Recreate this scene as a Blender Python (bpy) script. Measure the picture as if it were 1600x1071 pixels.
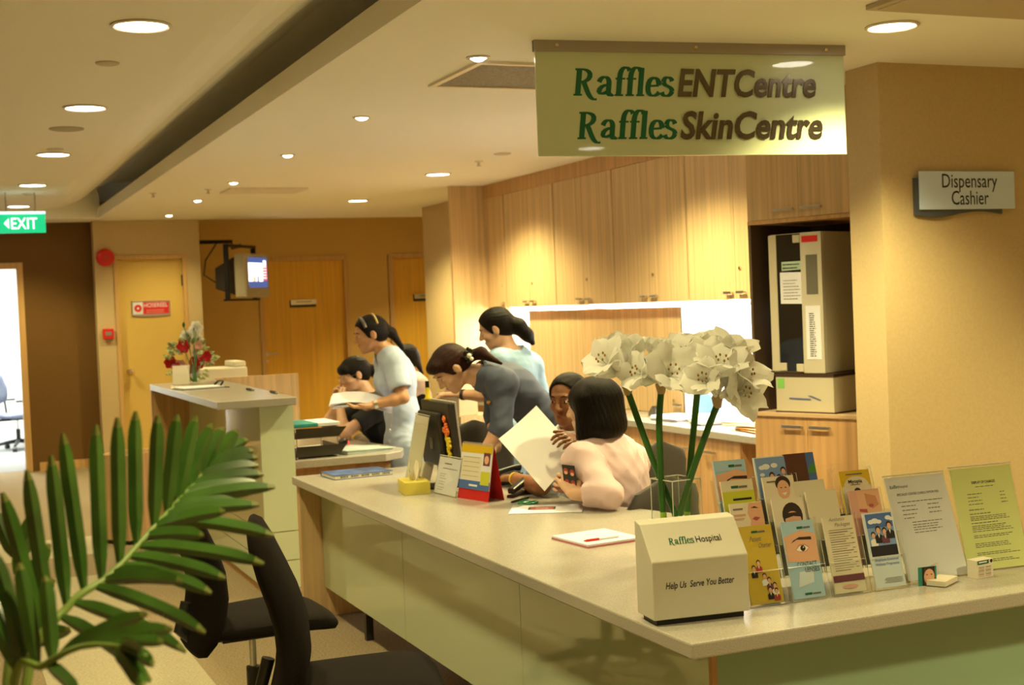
import bpy, bmesh, math, random
import numpy as np
from mathutils import Vector, Matrix, Euler

random.seed(7)
C = bpy.context.scene.collection
for _o in list(bpy.data.objects):
    bpy.data.objects.remove(_o)
PI = math.pi
R = math.radians

# ------------------------------------------------------------------ camera
FPX, IW, IH, EYE = 2100.0, 1600, 1071, 1.55
ROLL, PITCH, YAW = R(2.348), R(1.646), R(23.15)
_fwd = Vector((math.sin(YAW) * math.cos(PITCH), math.cos(YAW) * math.cos(PITCH), -math.sin(PITCH)))
_r0 = Vector((math.cos(YAW), -math.sin(YAW), 0))
_u0 = _r0.cross(_fwd)
_cr, _sr = math.cos(ROLL), math.sin(ROLL)
CR = _r0 * _cr - _u0 * _sr
CU = _r0 * _sr + _u0 * _cr
CP = Vector((0, 0, EYE))
cam_d = bpy.data.cameras.new('camera')
cam = bpy.data.objects.new('camera', cam_d)
C.objects.link(cam)
_m = Matrix((CR, CU, -_fwd)).transposed().to_4x4()
_m.translation = CP
cam.matrix_world = _m
cam_d.sensor_width = 36.0
cam_d.lens = FPX / IW * 36.0
cam_d.clip_start = 0.05
cam_d.dof.use_dof = True
cam_d.dof.focus_distance = 3.9
cam_d.dof.aperture_fstop = 5.8
bpy.context.scene.camera = cam

# ------------------------------------------------------------------ view and world
vs = bpy.context.scene.view_settings
vs.view_transform = 'Standard'
vs.look = 'None'
vs.gamma = 1.0
vs.exposure = 0.8
w = bpy.data.worlds.new('world')
bpy.context.scene.world = w
w.use_nodes = True
w.node_tree.nodes['Background'].inputs[0].default_value = (1.0, 0.8, 0.5, 1)
w.node_tree.nodes['Background'].inputs[1].default_value = 0.05

WARM = (1.0, 0.84, 0.39)
COOL = (1.0, 0.97, 0.90)
P_DOWN, P_SPOT, P_STRIP, P_OFFICE = 88.0, 20.0, 27.0, 150.0


def add_light(kind, name, loc, power, color, aim=None, size=0.1, size_y=None, cone=2.2, blend=0.7):
    l = bpy.data.lights.new(name, kind)
    l.energy = power
    l.color = color
    if kind == 'SPOT':
        l.spot_size = cone
        l.spot_blend = blend
        l.shadow_soft_size = size
    elif kind == 'AREA':
        l.shape = 'RECTANGLE'
        l.size = size
        l.size_y = size_y or size
    else:
        l.shadow_soft_size = size
    o = bpy.data.objects.new(name, l)
    o.location = loc
    d = Vector(aim) if aim else Vector((0, 0, -1))
    o.rotation_euler = d.to_track_quat('-Z', 'Y').to_euler()
    C.objects.link(o)
    return o


# fluorescent strips under the wall cabinets, lighting the back counter
for _y0, _y1 in ((6.35, 7.35), (7.45, 9.35), (9.75, 10.9)):
    add_light('AREA', 'cabinet_strip_light', (4.70, (_y0 + _y1) / 2, 1.50), P_STRIP * (_y1 - _y0), COOL, (0, 0, -1), 0.12, _y1 - _y0)
# ceiling panels of the lit office beyond the open doorway
add_light('AREA', 'office_light', (0.3, 17.2, 2.5), P_OFFICE, (0.95, 1.0, 0.93), (0, 0, -1), 1.6, 1.6)


# ------------------------------------------------------------------ helpers
def at(px, py, x=None, y=None, z=None, d=None):
    r = _fwd + CR * ((px - IW / 2) / FPX) - CU * ((py - IH / 2) / FPX)
    if d is not None:
        t = d
    elif x is not None:
        t = x / r.x
    elif y is not None:
        t = y / r.y
    else:
        t = (z - EYE) / r.z
    return CP + r * t


def lin(c):
    return tuple(v / 12.92 if v <= 0.04045 else ((v + 0.055) / 1.055) ** 2.4 for v in c)


def hx(s):
    return lin(tuple(int(s[i:i + 2], 16) / 255 for i in (0, 2, 4)))


MATS = {}


def mat(name, col, rough=0.5, metal=0.0, noise=None, bump=None, spec=0.5, emit=None, estr=1.0, trans=0.0, alpha=1.0, coat=0.0, ior=1.45, sheen=0.0, sss=0.0):
    """noise=(scale xyz, amount, detail): object-space mottling between col*(1-a) and col*(1+a); bump=(scale xyz, strength, distance)"""
    m = bpy.data.materials.new(name)
    m.use_nodes = True
    nt = m.node_tree
    b = nt.nodes['Principled BSDF']
    b.inputs['Base Color'].default_value = (*col, 1)
    b.inputs['Roughness'].default_value = rough
    b.inputs['Metallic'].default_value = metal
    b.inputs['Specular IOR Level'].default_value = spec
    b.inputs['IOR'].default_value = ior
    if trans:
        b.inputs['Transmission Weight'].default_value = trans
    if coat:
        b.inputs['Coat Weight'].default_value = coat
        b.inputs['Coat Roughness'].default_value = 0.03
    if sheen:
        b.inputs['Sheen Weight'].default_value = sheen
    if sss:
        b.inputs['Subsurface Weight'].default_value = sss
        b.inputs['Subsurface Radius'].default_value = (0.012, 0.005, 0.003)
    if emit:
        b.inputs['Emission Color'].default_value = (*emit, 1)
        b.inputs['Emission Strength'].default_value = estr
    if alpha < 1:
        b.inputs['Alpha'].default_value = alpha
    tc = None

    def coords(sc):
        nonlocal tc
        tc = tc or nt.nodes.new('ShaderNodeTexCoord')
        mp = nt.nodes.new('ShaderNodeMapping')
        mp.inputs['Scale'].default_value = sc
        nt.links.new(tc.outputs['Object'], mp.inputs['Vector'])
        return mp.outputs['Vector']
    if noise:
        n = nt.nodes.new('ShaderNodeTexNoise')
        n.inputs['Scale'].default_value = 1.0
        n.inputs['Detail'].default_value = noise[2] if len(noise) > 2 else 3.0
        nt.links.new(coords(noise[0]), n.inputs['Vector'])
        cr = nt.nodes.new('ShaderNodeValToRGB')
        a = noise[1]
        c2 = noise[3] if len(noise) > 3 else tuple(min(1, v * (1 + a)) for v in col)
        cr.color_ramp.elements[0].position = 0.32
        cr.color_ramp.elements[1].position = 0.68
        cr.color_ramp.elements[0].color = (*[v * (1 - a) for v in col], 1)
        cr.color_ramp.elements[1].color = (*c2, 1)
        nt.links.new(n.outputs['Fac'], cr.inputs['Fac'])
        nt.links.new(cr.outputs['Color'], b.inputs['Base Color'])
    if bump:
        n = nt.nodes.new('ShaderNodeTexNoise')
        n.inputs['Scale'].default_value = 1.0
        n.inputs['Detail'].default_value = 2.0
        nt.links.new(coords(bump[0]), n.inputs['Vector'])
        bp = nt.nodes.new('ShaderNodeBump')
        bp.inputs['Strength'].default_value = bump[1]
        bp.inputs['Distance'].default_value = bump[2]
        nt.links.new(n.outputs['Fac'], bp.inputs['Height'])
        nt.links.new(bp.outputs['Normal'], b.inputs['Normal'])
    MATS[name] = m
    return m


class MB:
    """collects shapes into one mesh"""

    def __init__(s):
        s.v, s.f, s.mi = [], [], []
        s.T = Matrix()

    def add(s, vs, fs, m=0):
        o = len(s.v)
        s.v += [tuple(s.T @ Vector(p)) for p in vs]
        s.f += [tuple(i + o for i in f) for f in fs]
        s.mi += [m] * len(fs)
        return s

    def box(s, lo, hi, m=0):
        x0, y0, z0 = lo
        x1, y1, z1 = hi
        return s.add([(x0, y0, z0), (x1, y0, z0), (x1, y1, z0), (x0, y1, z0), (x0, y0, z1), (x1, y0, z1), (x1, y1, z1), (x0, y1, z1)],
                     [(0, 3, 2, 1), (4, 5, 6, 7), (0, 1, 5, 4), (1, 2, 6, 5), (2, 3, 7, 6), (3, 0, 4, 7)], m)

    def prism(s, poly, a, b, axis='z', m=0):
        n = len(poly)
        def P(p, h):
            return (p[0], p[1], h) if axis == 'z' else ((p[0], h, p[1]) if axis == 'y' else (h, p[0], p[1]))
        vs = [P(p, a) for p in poly] + [P(p, b) for p in poly]
        fs = [tuple(range(n))[::-1], tuple(range(n, 2 * n))] + [(i, (i + 1) % n, n + (i + 1) % n, n + i) for i in range(n)]
        return s.add(vs, fs, m)

    def tube(s, pts, r, n=8, m=0, close=True):
        pts = [Vector(p) for p in pts]
        rs = r if isinstance(r, (list, tuple)) else [r] * len(pts)
        vs, fs = [], []
        up = None
        for i, p in enumerate(pts):
            t = (pts[min(i + 1, len(pts) - 1)] - pts[max(i - 1, 0)]).normalized()
            if up is None:
                up = t.orthogonal().normalized()
            up = (up - t * up.dot(t)).normalized()
            sd = t.cross(up)
            for k in range(n):
                a = 2 * PI * k / n
                vs.append(p + (up * math.cos(a) + sd * math.sin(a)) * rs[i])
        for i in range(len(pts) - 1):
            for k in range(n):
                k2 = (k + 1) % n
                fs.append((i * n + k, i * n + k2, (i + 1) * n + k2, (i + 1) * n + k))
        if close:
            fs.append(tuple(range(n))[::-1])
            fs.append(tuple(range((len(pts) - 1) * n, len(pts) * n)))
        return s.add(vs, fs, m)

    def lathe(s, prof, n=24, m=0, c=(0, 0, 0)):
        vs, fs = [], []
        for r, z in prof:
            for k in range(n):
                a = 2 * PI * k / n
                vs.append((c[0] + r * math.cos(a), c[1] + r * math.sin(a), c[2] + z))
        for i in range(len(prof) - 1):
            for k in range(n):
                k2 = (k + 1) % n
                fs.append((i * n + k, i * n + k2, (i + 1) * n + k2, (i + 1) * n + k))
        fs.append(tuple(range(n))[::-1])
        fs.append(tuple(range((len(prof) - 1) * n, len(prof) * n)))
        return s.add(vs, fs, m)

    def ball(s, c, r, n=12, m=0):
        r = r if isinstance(r, (list, tuple)) else (r, r, r)
        prof = [(max(1e-4, math.sin(PI * i / n)), -math.cos(PI * i / n)) for i in range(n + 1)]
        vs, fs = [], []
        k_ = n * 2
        for q, z in prof:
            for k in range(k_):
                a = 2 * PI * k / k_
                vs.append((c[0] + r[0] * q * math.cos(a), c[1] + r[1] * q * math.sin(a), c[2] + r[2] * z))
        for i in range(n):
            for k in range(k_):
                k2 = (k + 1) % k_
                fs.append((i * k_ + k, i * k_ + k2, (i + 1) * k_ + k2, (i + 1) * k_ + k))
        return s.add(vs, fs, m)

    def face(s, vs, m=0):
        return s.add(vs, [tuple(range(len(vs)))], m)

    def build(s, name, mats, parent=None, loc=None, rz=0.0, smooth=False, bev=0.0, seg=2, keep=False, M=None):
        me = bpy.data.meshes.new(name)
        me.from_pydata(s.v, [], s.f)
        mats = mats if isinstance(mats, (list, tuple)) else [mats]
        for m_ in mats:
            me.materials.append(m_)
        for p, i in zip(me.polygons, s.mi):
            p.material_index = i
        if not keep:
            b = bmesh.new()
            b.from_mesh(me)
            bmesh.ops.recalc_face_normals(b, faces=b.faces)
            b.to_mesh(me)
            b.free()
        if smooth:
            for p in me.polygons:
                p.use_smooth = True
            me.set_sharp_from_angle(angle=R(40))
        o = bpy.data.objects.new(name, me)
        C.objects.link(o)
        if parent:
            o.parent = parent
        if M is not None:
            o.matrix_local = M
        if loc is not None:
            o.location = loc
        if rz:
            o.rotation_euler = (0, 0, rz)
        if bev:
            md = o.modifiers.new('edge', 'BEVEL')
            md.width = bev
            md.segments = seg
            md.limit_method = 'ANGLE'
        return o


def tag(o, label, cat, group=None):
    o['label'] = label
    o['category'] = cat
    if group:
        o['group'] = group
    return o


def thing(name, label, cat, loc=(0, 0, 0), rz=0.0, group=None, M=None):
    o = bpy.data.objects.new(name, None)
    o.empty_display_size = 0.05
    C.objects.link(o)
    if M is not None:
        o.matrix_world = M
    else:
        o.location = loc
        o.rotation_euler = (0, 0, rz)
    return tag(o, label, cat, group)


def struct(o):
    o['kind'] = 'structure'
    return o


def dup(root, label=None, loc=None, rz=None, group=None):
    r = root.copy()
    C.objects.link(r)
    if loc is not None:
        r.location = loc
    if rz is not None:
        r.rotation_euler = (0, 0, rz)
    if label:
        r['label'] = label
    if group:
        r['group'] = group
    for ch in list(root.children):
        c = ch.copy()
        C.objects.link(c)
        c.parent = r
        for g in list(ch.children):
            d = g.copy()
            C.objects.link(d)
            d.parent = c
    return r


def frame(o, xd, yd):
    """matrix with origin o, x along xd and y near yd; z is the outward normal"""
    x = Vector(xd).normalized()
    z = x.cross(Vector(yd)).normalized()
    y = z.cross(x)
    m = Matrix((x, y, z)).transposed().to_4x4()
    m.translation = Vector(o)
    return m


def text_mesh(s, size, shear=0.0, bold=0.0, align='CENTER', space=1.0, depth=0.0):
    cu = bpy.data.curves.new('lettering', 'FONT')
    cu.body = s
    cu.size = size
    cu.shear = shear
    cu.offset = bold * size
    cu.align_x = align
    cu.space_character = space
    cu.extrude = depth
    cu.resolution_u = 3
    o = bpy.data.objects.new('lettering', cu)
    me = bpy.data.meshes.new_from_object(o)
    bpy.data.objects.remove(o)
    bpy.data.curves.remove(cu)
    return me


def text(s, size, m, parent, M, name='lettering', shear=0.0, bold=0.0, align='CENTER', space=1.0, width=1.0, depth=0.0):
    me = text_mesh(s, size, shear, bold, align, space, depth)
    me.transform(Matrix.Diagonal((width, 1, 1, 1)))
    me.materials.clear()
    me.materials.append(m)
    o = bpy.data.objects.new(name, me)
    C.objects.link(o)
    o.parent = parent
    o.matrix_local = M
    return o


# broad-nib serif letters for the hospital's logotype
def _bez(*p):
    out = []
    n = 9
    for i in range(n + 1):
        t = i / n
        q = [Vector(a) for a in p]
        while len(q) > 1:
            q = [q[j].lerp(q[j + 1], t) for j in range(len(q) - 1)]
        out.append(tuple(q[0]))
    return out


SERIF = {
    'R': (0.62, [[(0.12, 0.01), (0.12, 0.70)], [(0.0, 0.015), (0.24, 0.015)], [(0.0, 0.70), (0.2, 0.70)], _bez((0.12, 0.70), (0.52, 0.74), (0.52, 0.36), (0.14, 0.35)), _bez((0.26, 0.35), (0.36, 0.2), (0.44, -0.16), (0.66, -0.10))]),
    'a': (0.50, [_bez((0.07, 0.36), (0.12, 0.56), (0.37, 0.54), (0.35, 0.30)), [(0.35, 0.32), (0.35, 0.06)], _bez((0.35, 0.1), (0.36, -0.02), (0.44, 0.0), (0.47, 0.05)), _bez((0.35, 0.29), (0.02, 0.30), (0.0, -0.04), (0.2, 0.02), (0.35, 0.12))]),
    'f': (0.31, [[(0.14, 0.01), (0.14, 0.52)], _bez((0.14, 0.5), (0.14, 0.82), (0.36, 0.80), (0.40, 0.68)), [(0.02, 0.46), (0.30, 0.46)], [(0.03, 0.015), (0.27, 0.015)]]),
    'l': (0.27, [[(0.13, 0.01), (0.13, 0.76)], [(0.02, 0.015), (0.25, 0.015)], [(0.03, 0.745), (0.13, 0.745)]]),
    'e': (0.44, [_bez((0.08, 0.27), (0.22, 0.27), (0.38, 0.28)), _bez((0.38, 0.28), (0.38, 0.56), (0.07, 0.56), (0.07, 0.25)), _bez((0.07, 0.26), (0.06, -0.08), (0.34, -0.02), (0.40, 0.10))]),
    's': (0.38, [_bez((0.31, 0.40), (0.28, 0.54), (0.06, 0.54), (0.07, 0.38)), _bez((0.07, 0.38), (0.1, 0.24), (0.33, 0.28), (0.33, 0.12)), _bez((0.33, 0.13), (0.30, -0.04), (0.06, -0.03), (0.04, 0.10))]),
}


def serif_word(s, size, m, parent, M, shear=0.10, weight=0.115, name='lettering'):
    mb = MB()
    cx = 0.0
    lift = 0.0
    for ch in s:
        adv, strokes = SERIF[ch]
        for st in strokes:
            lift += 0.00001
            L, Rr = [], []
            for i, p in enumerate(st):
                a = Vector(st[max(0, i - 1)])
                b = Vector(st[min(len(st) - 1, i + 1)])
                t = (b - a).normalized()
                wd = 0.045 + (weight - 0.045) * abs(t.y * 0.95 + t.x * 0.05)
                n = Vector((-t.y, t.x)) * wd * 0.5
                q = Vector(p)
                L.append(q + n)
                Rr.append(q - n)
            vs = [((cx + q.x + q.y * shear) * size, q.y * size, lift) for q in L + Rr]
            k = len(L)
            mb.add(vs, [(k + i, k + i + 1, i + 1, i) for i in range(k - 1)])
        cx += adv
    o = mb.build(name, m, parent, keep=True, M=M)
    return o, cx * size


def bars(mb, x0, x1, ys, h=0.0016, z=0.0004, m=0, seed=0, ragged=0.3, word=0.012):
    """rows of small print as broken strokes"""
    rnd = random.Random(seed)
    for y in ys:
        xe = x1 - (x1 - x0) * rnd.random() * ragged
        x = x0
        while x < xe - 0.002:
            wl = min(xe, x + word * (0.5 + rnd.random()))
            mb.face([(x, y, z), (wl, y, z), (wl, y + h, z), (x, y + h, z)], m)
            x = wl + word * 0.22


# ------------------------------------------------------------------ materials
M_ceil = mat('ceiling paint', (0.87, 0.85, 0.78), 0.8)
M_wall = mat('tan wallpaper', (0.56, 0.43, 0.23), 0.75, noise=((60, 60, 60), 0.04, 4), bump=((220, 220, 220), 0.15, 0.001))
M_wood = mat('pale oak laminate', (0.62, 0.44, 0.235), 0.42, noise=((38, 38, 0.9), 0.17, 5))
M_woodh = mat('pale oak laminate flat grain', (0.60, 0.42, 0.25), 0.42, noise=((2, 30, 30), 0.15, 5))
M_wood2 = mat('warm oak laminate', (0.55, 0.33, 0.15), 0.42, noise=((30, 30, 1.0), 0.16, 5))
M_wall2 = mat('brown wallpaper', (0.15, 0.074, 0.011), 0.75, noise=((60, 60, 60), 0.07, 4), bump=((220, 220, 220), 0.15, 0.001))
M_wall3 = mat('ochre wallpaper', (0.62, 0.40, 0.12), 0.75, noise=((60, 60, 60), 0.04, 4), bump=((220, 220, 220), 0.15, 0.001))
M_door = mat('amber door veneer', (0.76, 0.42, 0.045), 0.45, noise=((40, 40, 1.0), 0.09, 4))
M_hosedoor = mat('yellow painted door', (0.66, 0.46, 0.12), 0.5)
M_frame = mat('timber door frame', (0.58, 0.36, 0.14), 0.45, noise=((40, 40, 1.0), 0.08, 4))
M_stone = mat('speckled solid surface', (0.41, 0.382, 0.33), 0.22, noise=((330, 330, 330), 0.17, 2), spec=0.5)
M_green = mat('pale green back-painted glass', (0.52, 0.62, 0.44), 0.06, coat=0.5)
M_green3 = mat('brightened green back-painted glass', (0.70, 0.80, 0.58), 0.08, coat=0.5)  # lighter copy of the pale green glass, spotlight brightness put into the colour
M_carpet = mat('brown loop carpet', (0.27, 0.205, 0.115), 0.95, noise=((90, 260, 90), 0.42, 3), bump=((200, 400, 200), 0.5, 0.004))
M_carpet2 = mat('pale carpet inlay', (0.42, 0.37, 0.25), 0.95, noise=((90, 260, 90), 0.25, 3), bump=((200, 400, 200), 0.5, 0.004))
M_office_floor = mat('grey office carpet', (0.25, 0.25, 0.25), 0.95, noise=((90, 90, 90), 0.2, 3))
M_white = mat('white paint', (0.82, 0.83, 0.80), 0.6)
M_chrome = mat('satin steel', (0.62, 0.60, 0.56), 0.28, 1.0)
M_brass = mat('polished brass knob', (0.75, 0.62, 0.40), 0.2, 1.0)
M_dark = mat('dark plastic', (0.02, 0.02, 0.021), 0.4)
M_black = mat('black paint', (0.008, 0.008, 0.009), 0.35)
M_fabric = mat('black chair fabric', (0.009, 0.006, 0.0045), 0.95, noise=((400, 400, 400), 0.4, 2), bump=((600, 600, 600), 0.4, 0.001), spec=0.2)
M_greyfab = mat('grey chair fabric', (0.065, 0.057, 0.052), 0.95, noise=((300, 300, 300), 0.2, 2), sheen=0.1)
M_bluefab = mat('blue grey chair fabric', (0.22, 0.25, 0.36), 0.9)
M_red = mat('red enamel', (0.62, 0.02, 0.02), 0.35)
M_green2 = mat('reflection-tinted green back-painted glass', (0.27, 0.43, 0.31), 0.06, coat=0.5)  # copy of the counter glass, its end's reflections put into the colour
M_paper = mat('white paper', (0.76, 0.77, 0.85), 0.7)
M_paper2 = mat('cream paper', (0.78, 0.72, 0.58), 0.7)
M_ink = mat('black ink', (0.02, 0.018, 0.016), 0.6)
M_inkg = mat('grey ink', (0.16, 0.15, 0.14), 0.6)
M_logo = mat('dark green lettering', (0.005, 0.13, 0.055), 0.4)
M_acry = mat('clear acrylic', (0.97, 0.98, 0.97), 0.03, trans=1.0, ior=1.25)
M_lens = mat('lit lamp diffuser', (0.9, 0.9, 0.85), 0.5, emit=(1.0, 0.93, 0.75), estr=9.0)
M_rim = mat('white lamp rim', (0.75, 0.68, 0.55), 0.4)
M_glow = mat('lit fluorescent tube', (0.9, 0.9, 0.9), 0.5, emit=(1.0, 0.98, 0.92), estr=5.0)

# ------------------------------------------------------------------ room shell
ZC, ZH = 2.60, 2.70            # lower and upper ceiling
XS = 1.60                      # edge of the dropped ceiling
b = MB()
b.box((-1.6, -3.0, -0.1), (7.0, 16.6, 0.0))
b.box((-3.2, 15.05, -0.1), (1.5, 20.0, 0.001), 2)
b.prism([(0.36, 3.2), (1.02, 3.2), (1.0, 6.83), (0.925, 6.85), (0.92, 8.5), (0.36, 8.6)], -0.02, 0.0015, m=1)
b.prism([(0.1, 9.3), (0.98, 9.3), (0.98, 10.1), (0.1, 10.1)], -0.02, 0.0015, m=1)
struct(b.build('floor', [M_carpet, M_carpet2, M_office_floor]))

b = MB()
b.box((-1.6, -3.0, ZH), (1.08, 14.35, ZH + 0.35))
# coved trough along the dropped ceiling: curves up and away behind the fascia
prof = [(1.08, ZH), (1.16, ZH + 0.006), (1.25, ZH + 0.025), (1.34, ZH + 0.055), (1.42, ZH + 0.095), (1.50, ZH + 0.15), (1.58, ZH + 0.21), (1.70, ZH + 0.26), (2.10, ZH + 0.28)]
b.prism(prof + [(2.10, ZH + 0.5), (1.08, ZH + 0.5)], -3.0, 14.35, axis='y')
b.box((XS - 0.02, -3.0, ZC), (XS, 14.35, ZH + 0.005))
b.box((-1.6, 14.35, ZC), (XS, 16.6, ZH + 0.35))
b.box((XS, -3.0, ZC), (7.0, 14.74, ZC + 0.04))
b.box((2.1, -3.0, ZC + 0.04), (2.2, 14.74, ZH + 0.5))
b.box((XS, 14.74, ZH), (7.0, 16.6, ZH + 0.36))
b.box((-3.2, 16.6, ZC), (1.6, 20.0, ZC + 0.1))
struct(b.build('ceiling', M_ceil))

YH, YL, YT = 14.70, 14.90, 15.70       # hose cupboard wall, corridor end wall, wall behind the television
b = MB()
b.box((1.56, YH, 0), (1.77, YH + 0.15, ZH + 0.1))
b.box((2.49, YH, 0), (2.66, YH + 0.15, ZH + 0.1))
b.box((1.77, YH, 2.22), (2.49, YH + 0.15, ZH + 0.1))
b.box((1.56, YH + 0.15, 0), (1.66, YL + 0.15, ZH + 0.1))
b.box((2.56, YH + 0.15, 0), (2.66, YT, ZH + 0.1))
b.box((1.80, YH + 0.12, 0), (2.46, YH + 0.15, 2.2))
struct(b.build('wall_hose_cupboard', M_wall))
b = MB()
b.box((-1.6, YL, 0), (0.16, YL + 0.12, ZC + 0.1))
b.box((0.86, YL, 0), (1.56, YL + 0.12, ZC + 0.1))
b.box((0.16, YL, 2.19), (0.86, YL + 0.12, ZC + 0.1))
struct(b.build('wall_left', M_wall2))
b = MB()
b.box((2.66, YT, 0), (3.50, YT + 0.12, ZH + 0.1))
b.box((4.60, YT, 0), (5.10, YT + 0.12, 2.21))
b.box((6.2, YT, 0), (7.0, YT + 0.12, 2.21))
b.box((3.50, YT, 2.21), (7.0, YT + 0.12, ZH + 0.1))
struct(b.build('wall_back', M_wall3))
b = MB()
b.box((4.76, 11.05, 0), (4.92, 13.4, ZC + 0.05))
b.box((4.92, 13.28, 0), (7.0, 13.4, ZC + 0.05))
struct(b.build('wall_column', M_wall))
b = MB()
b.box((4.82, 6.0, 0), (4.92, 11.05, ZC + 0.05))
struct(b.build('wall_right', M_white))
b = MB()
b.box((4.065, 5.07, 0), (7.0, 5.31, ZC + 0.05))
struct(b.build('wall_dispensary', M_wall))
b = MB()
b.box((-1.7, -3.0, 0), (-1.6, 15.0, ZH + 0.3))
struct(b.build('wall_corridor', M_wall))
b = MB()
b.box((-1.7, -3.1, 0), (7.0, -3.0, ZH + 0.3))
struct(b.build('wall_front', M_wall))
b = MB()
b.box((6.9, -3.0, 0), (7.0, 16.6, ZH + 0.3))
struct(b.build('wall_east', M_wall))
# lit office beyond the doorway
b = MB()
b.box((-3.2, 18.9, 0), (1.6, 19.0, ZC))
b.box((1.5, 15.03, 0), (1.6, 18.9, ZC))
b.box((-3.2, 15.03, 0), (-3.1, 18.9, ZC))
b.box((-3.1, 15.03, 0), (-1.6, 15.1, ZC))
struct(b.build('wall_office', M_white))
# baseboards
b = MB()
b.box((0.93, YL - 0.012, 0), (1.56, YL, 0.09))
struct(b.build('baseboard_left', M_frame))

# doors
def door(nm, x0, x1, y, ztop, m, fw=0.05, rec=0.04, fm=None):
    d = MB()
    d.box((x0, y + rec, 0.005), (x1, y + rec + 0.04, ztop))
    o = struct(d.build(nm, m))
    f = MB()
    f.box((x0 - fw, y - 0.015, 0), (x0, y + rec + 0.05, ztop + fw))
    f.box((x1, y - 0.015, 0), (x1 + fw, y + rec + 0.05, ztop + fw))
    f.box((x0, y - 0.015, ztop), (x1, y + rec + 0.05, ztop + fw))
    f.build('door_frame', fm or M_frame, o, bev=0.004)
    return o


def lever(parent, x, y, z, s=1):
    h = MB()
    h.T = Matrix.Translation((x, y, z)) @ Matrix.Rotation(PI / 2, 4, 'X')
    h.lathe([(0.026, 0), (0.026, 0.008), (0.01, 0.012), (0.01, 0.05)], 16)
    h.T = Matrix()
    h.tube([(x, y - 0.045, z), (x + s * 0.13, y - 0.045, z)], 0.009, 10)
    h.T = Matrix.Translation((x, y, z - 0.085)) @ Matrix.Rotation(PI / 2, 4, 'X')
    h.lathe([(0.02, 0), (0.02, 0.008), (0.006, 0.01)], 12)
    h.build('door_handle', M_chrome, parent, smooth=True)


d1 = door('door_1', 1.79, 2.465, YH, 2.185, M_hosedoor, 0.042)
h = MB()
p = at(204, 581, y=YH + 0.03)
h.T = Matrix.Translation((p.x, YH + 0.04, p.z)) @ Matrix.Rotation(PI / 2, 4, 'X')
h.lathe([(0.035, 0), (0.035, 0.008), (0.014, 0.012), (0.014, 0.04), (0.03, 0.05), (0.034, 0.065), (0.024, 0.08), (0.001, 0.083)], 20)
h.build('door_knob', M_brass, d1, smooth=True)
for zz in (1.95, 0.3):
    h = MB()
    h.tube([(2.462, YH + 0.02, zz - 0.06), (2.462, YH + 0.02, zz + 0.06)], 0.011, 8)
    h.build('hinge', M_dark, d1, smooth=True)
d2 = door('door_2', 3.56, 4.545, YT, 2.165, M_door, 0.055)
p = at(418, 554, y=YT)
lever(d2, p.x, YT + 0.04, p.z)
d3 = door('door_3', 5.17, 6.10, YT, 2.165, M_door, 0.06)
f = MB()
f.box((0.16, YL - 0.02, 0), (0.225, YL + 0.13, 2.19))
f.box((0.795, YL - 0.02, 0), (0.86, YL + 0.13, 2.19))
f.box((0.225, YL - 0.02, 2.125), (0.795, YL + 0.13, 2.19))
df = struct(f.build('door_4', M_frame, bev=0.004))

# ------------------------------------------------------------------ ceiling fittings
def downlight(label, loc, r, power, group, cone=2.1):
    t = thing('downlight', label, 'ceiling light', loc, 0, group)
    q = MB()
    q.lathe([(r * 0.98, 0.004), (r * 1.1, 0.0), (r * 1.14, -0.006), (r * 1.02, -0.010), (r * 0.96, -0.006), (r * 0.96, 0.004)], 32)
    q.build('rim', M_rim, t, smooth=True)
    q = MB()
    q.lathe([(r * 0.97, -0.001), (r * 0.97, -0.004), (r * 0.6, -0.007), (0.001, -0.008)], 32)
    q.build('diffuser', M_lens, t, smooth=True)
    add_light('SPOT', 'downlight_beam', (loc[0], loc[1], loc[2] - 0.03), power, WARM, None, r, cone=cone, blend=0.65)
    return t


ROWL = [('round lit downlight nearest the hall entrance, largest of the corridor row', 5.42), ('round lit downlight between two plain ceiling discs, second along the corridor row', 7.56),
        ('round lit downlight just beyond the corridor speaker disc, third of the corridor row', 9.68), ('small lit downlight, fourth along the corridor row', 11.83), ('small lit downlight directly above the green exit sign', 13.95)]
for lb, yy in ROWL:
    downlight(lb, (0.795, yy, ZH), 0.105, P_DOWN, 'corridor downlights')
for yy in (-1.2, 1.0, 3.2):
    downlight('round lit corridor downlight overhead, out of view', (0.78, yy, ZH), 0.105, P_DOWN * 1.25, 'corridor downlights')
ROWR = [('large lit downlight to the side of the hanging glass sign', 3.57, 4.355), ('lit downlight hidden behind the hanging glass sign', 3.66, 7.2), ('lit downlight in front of the tall oak cabinet doors', 3.70, 10.0), ('lit downlight farthest along the staff side, near the doors', 3.76, 12.4)]
for lb, xx, yy in ROWR:
    downlight(lb, (xx, yy, ZC), 0.095, P_DOWN * (2.1 if yy < 5 else 2.05 if yy < 11 else 2.3), 'staff side downlights', 2.2 if yy < 5 else 2.4)
downlight('added downlight out of view beyond the wall column', (5.6, 14.3, ZC), 0.095, P_DOWN * 1.4, 'staff side downlights')  # unseen lamp added to brighten the television wall and doors
downlight('added downlight above the staff aisle, hidden behind the hanging glass sign', (3.02, 5.75, ZC), 0.095, P_DOWN * 1.3, 'staff side downlights', 2.3)  # unseen lamp added to light the tower appliance and the staff
for xx, yy in ((3.4, 1.2), (5.6, 3.4), (5.4, 0.5)):
    downlight('lit downlight behind the viewpoint on the staff side', (xx, yy, ZC), 0.095, P_DOWN * 1.8, 'staff side downlights')


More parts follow.
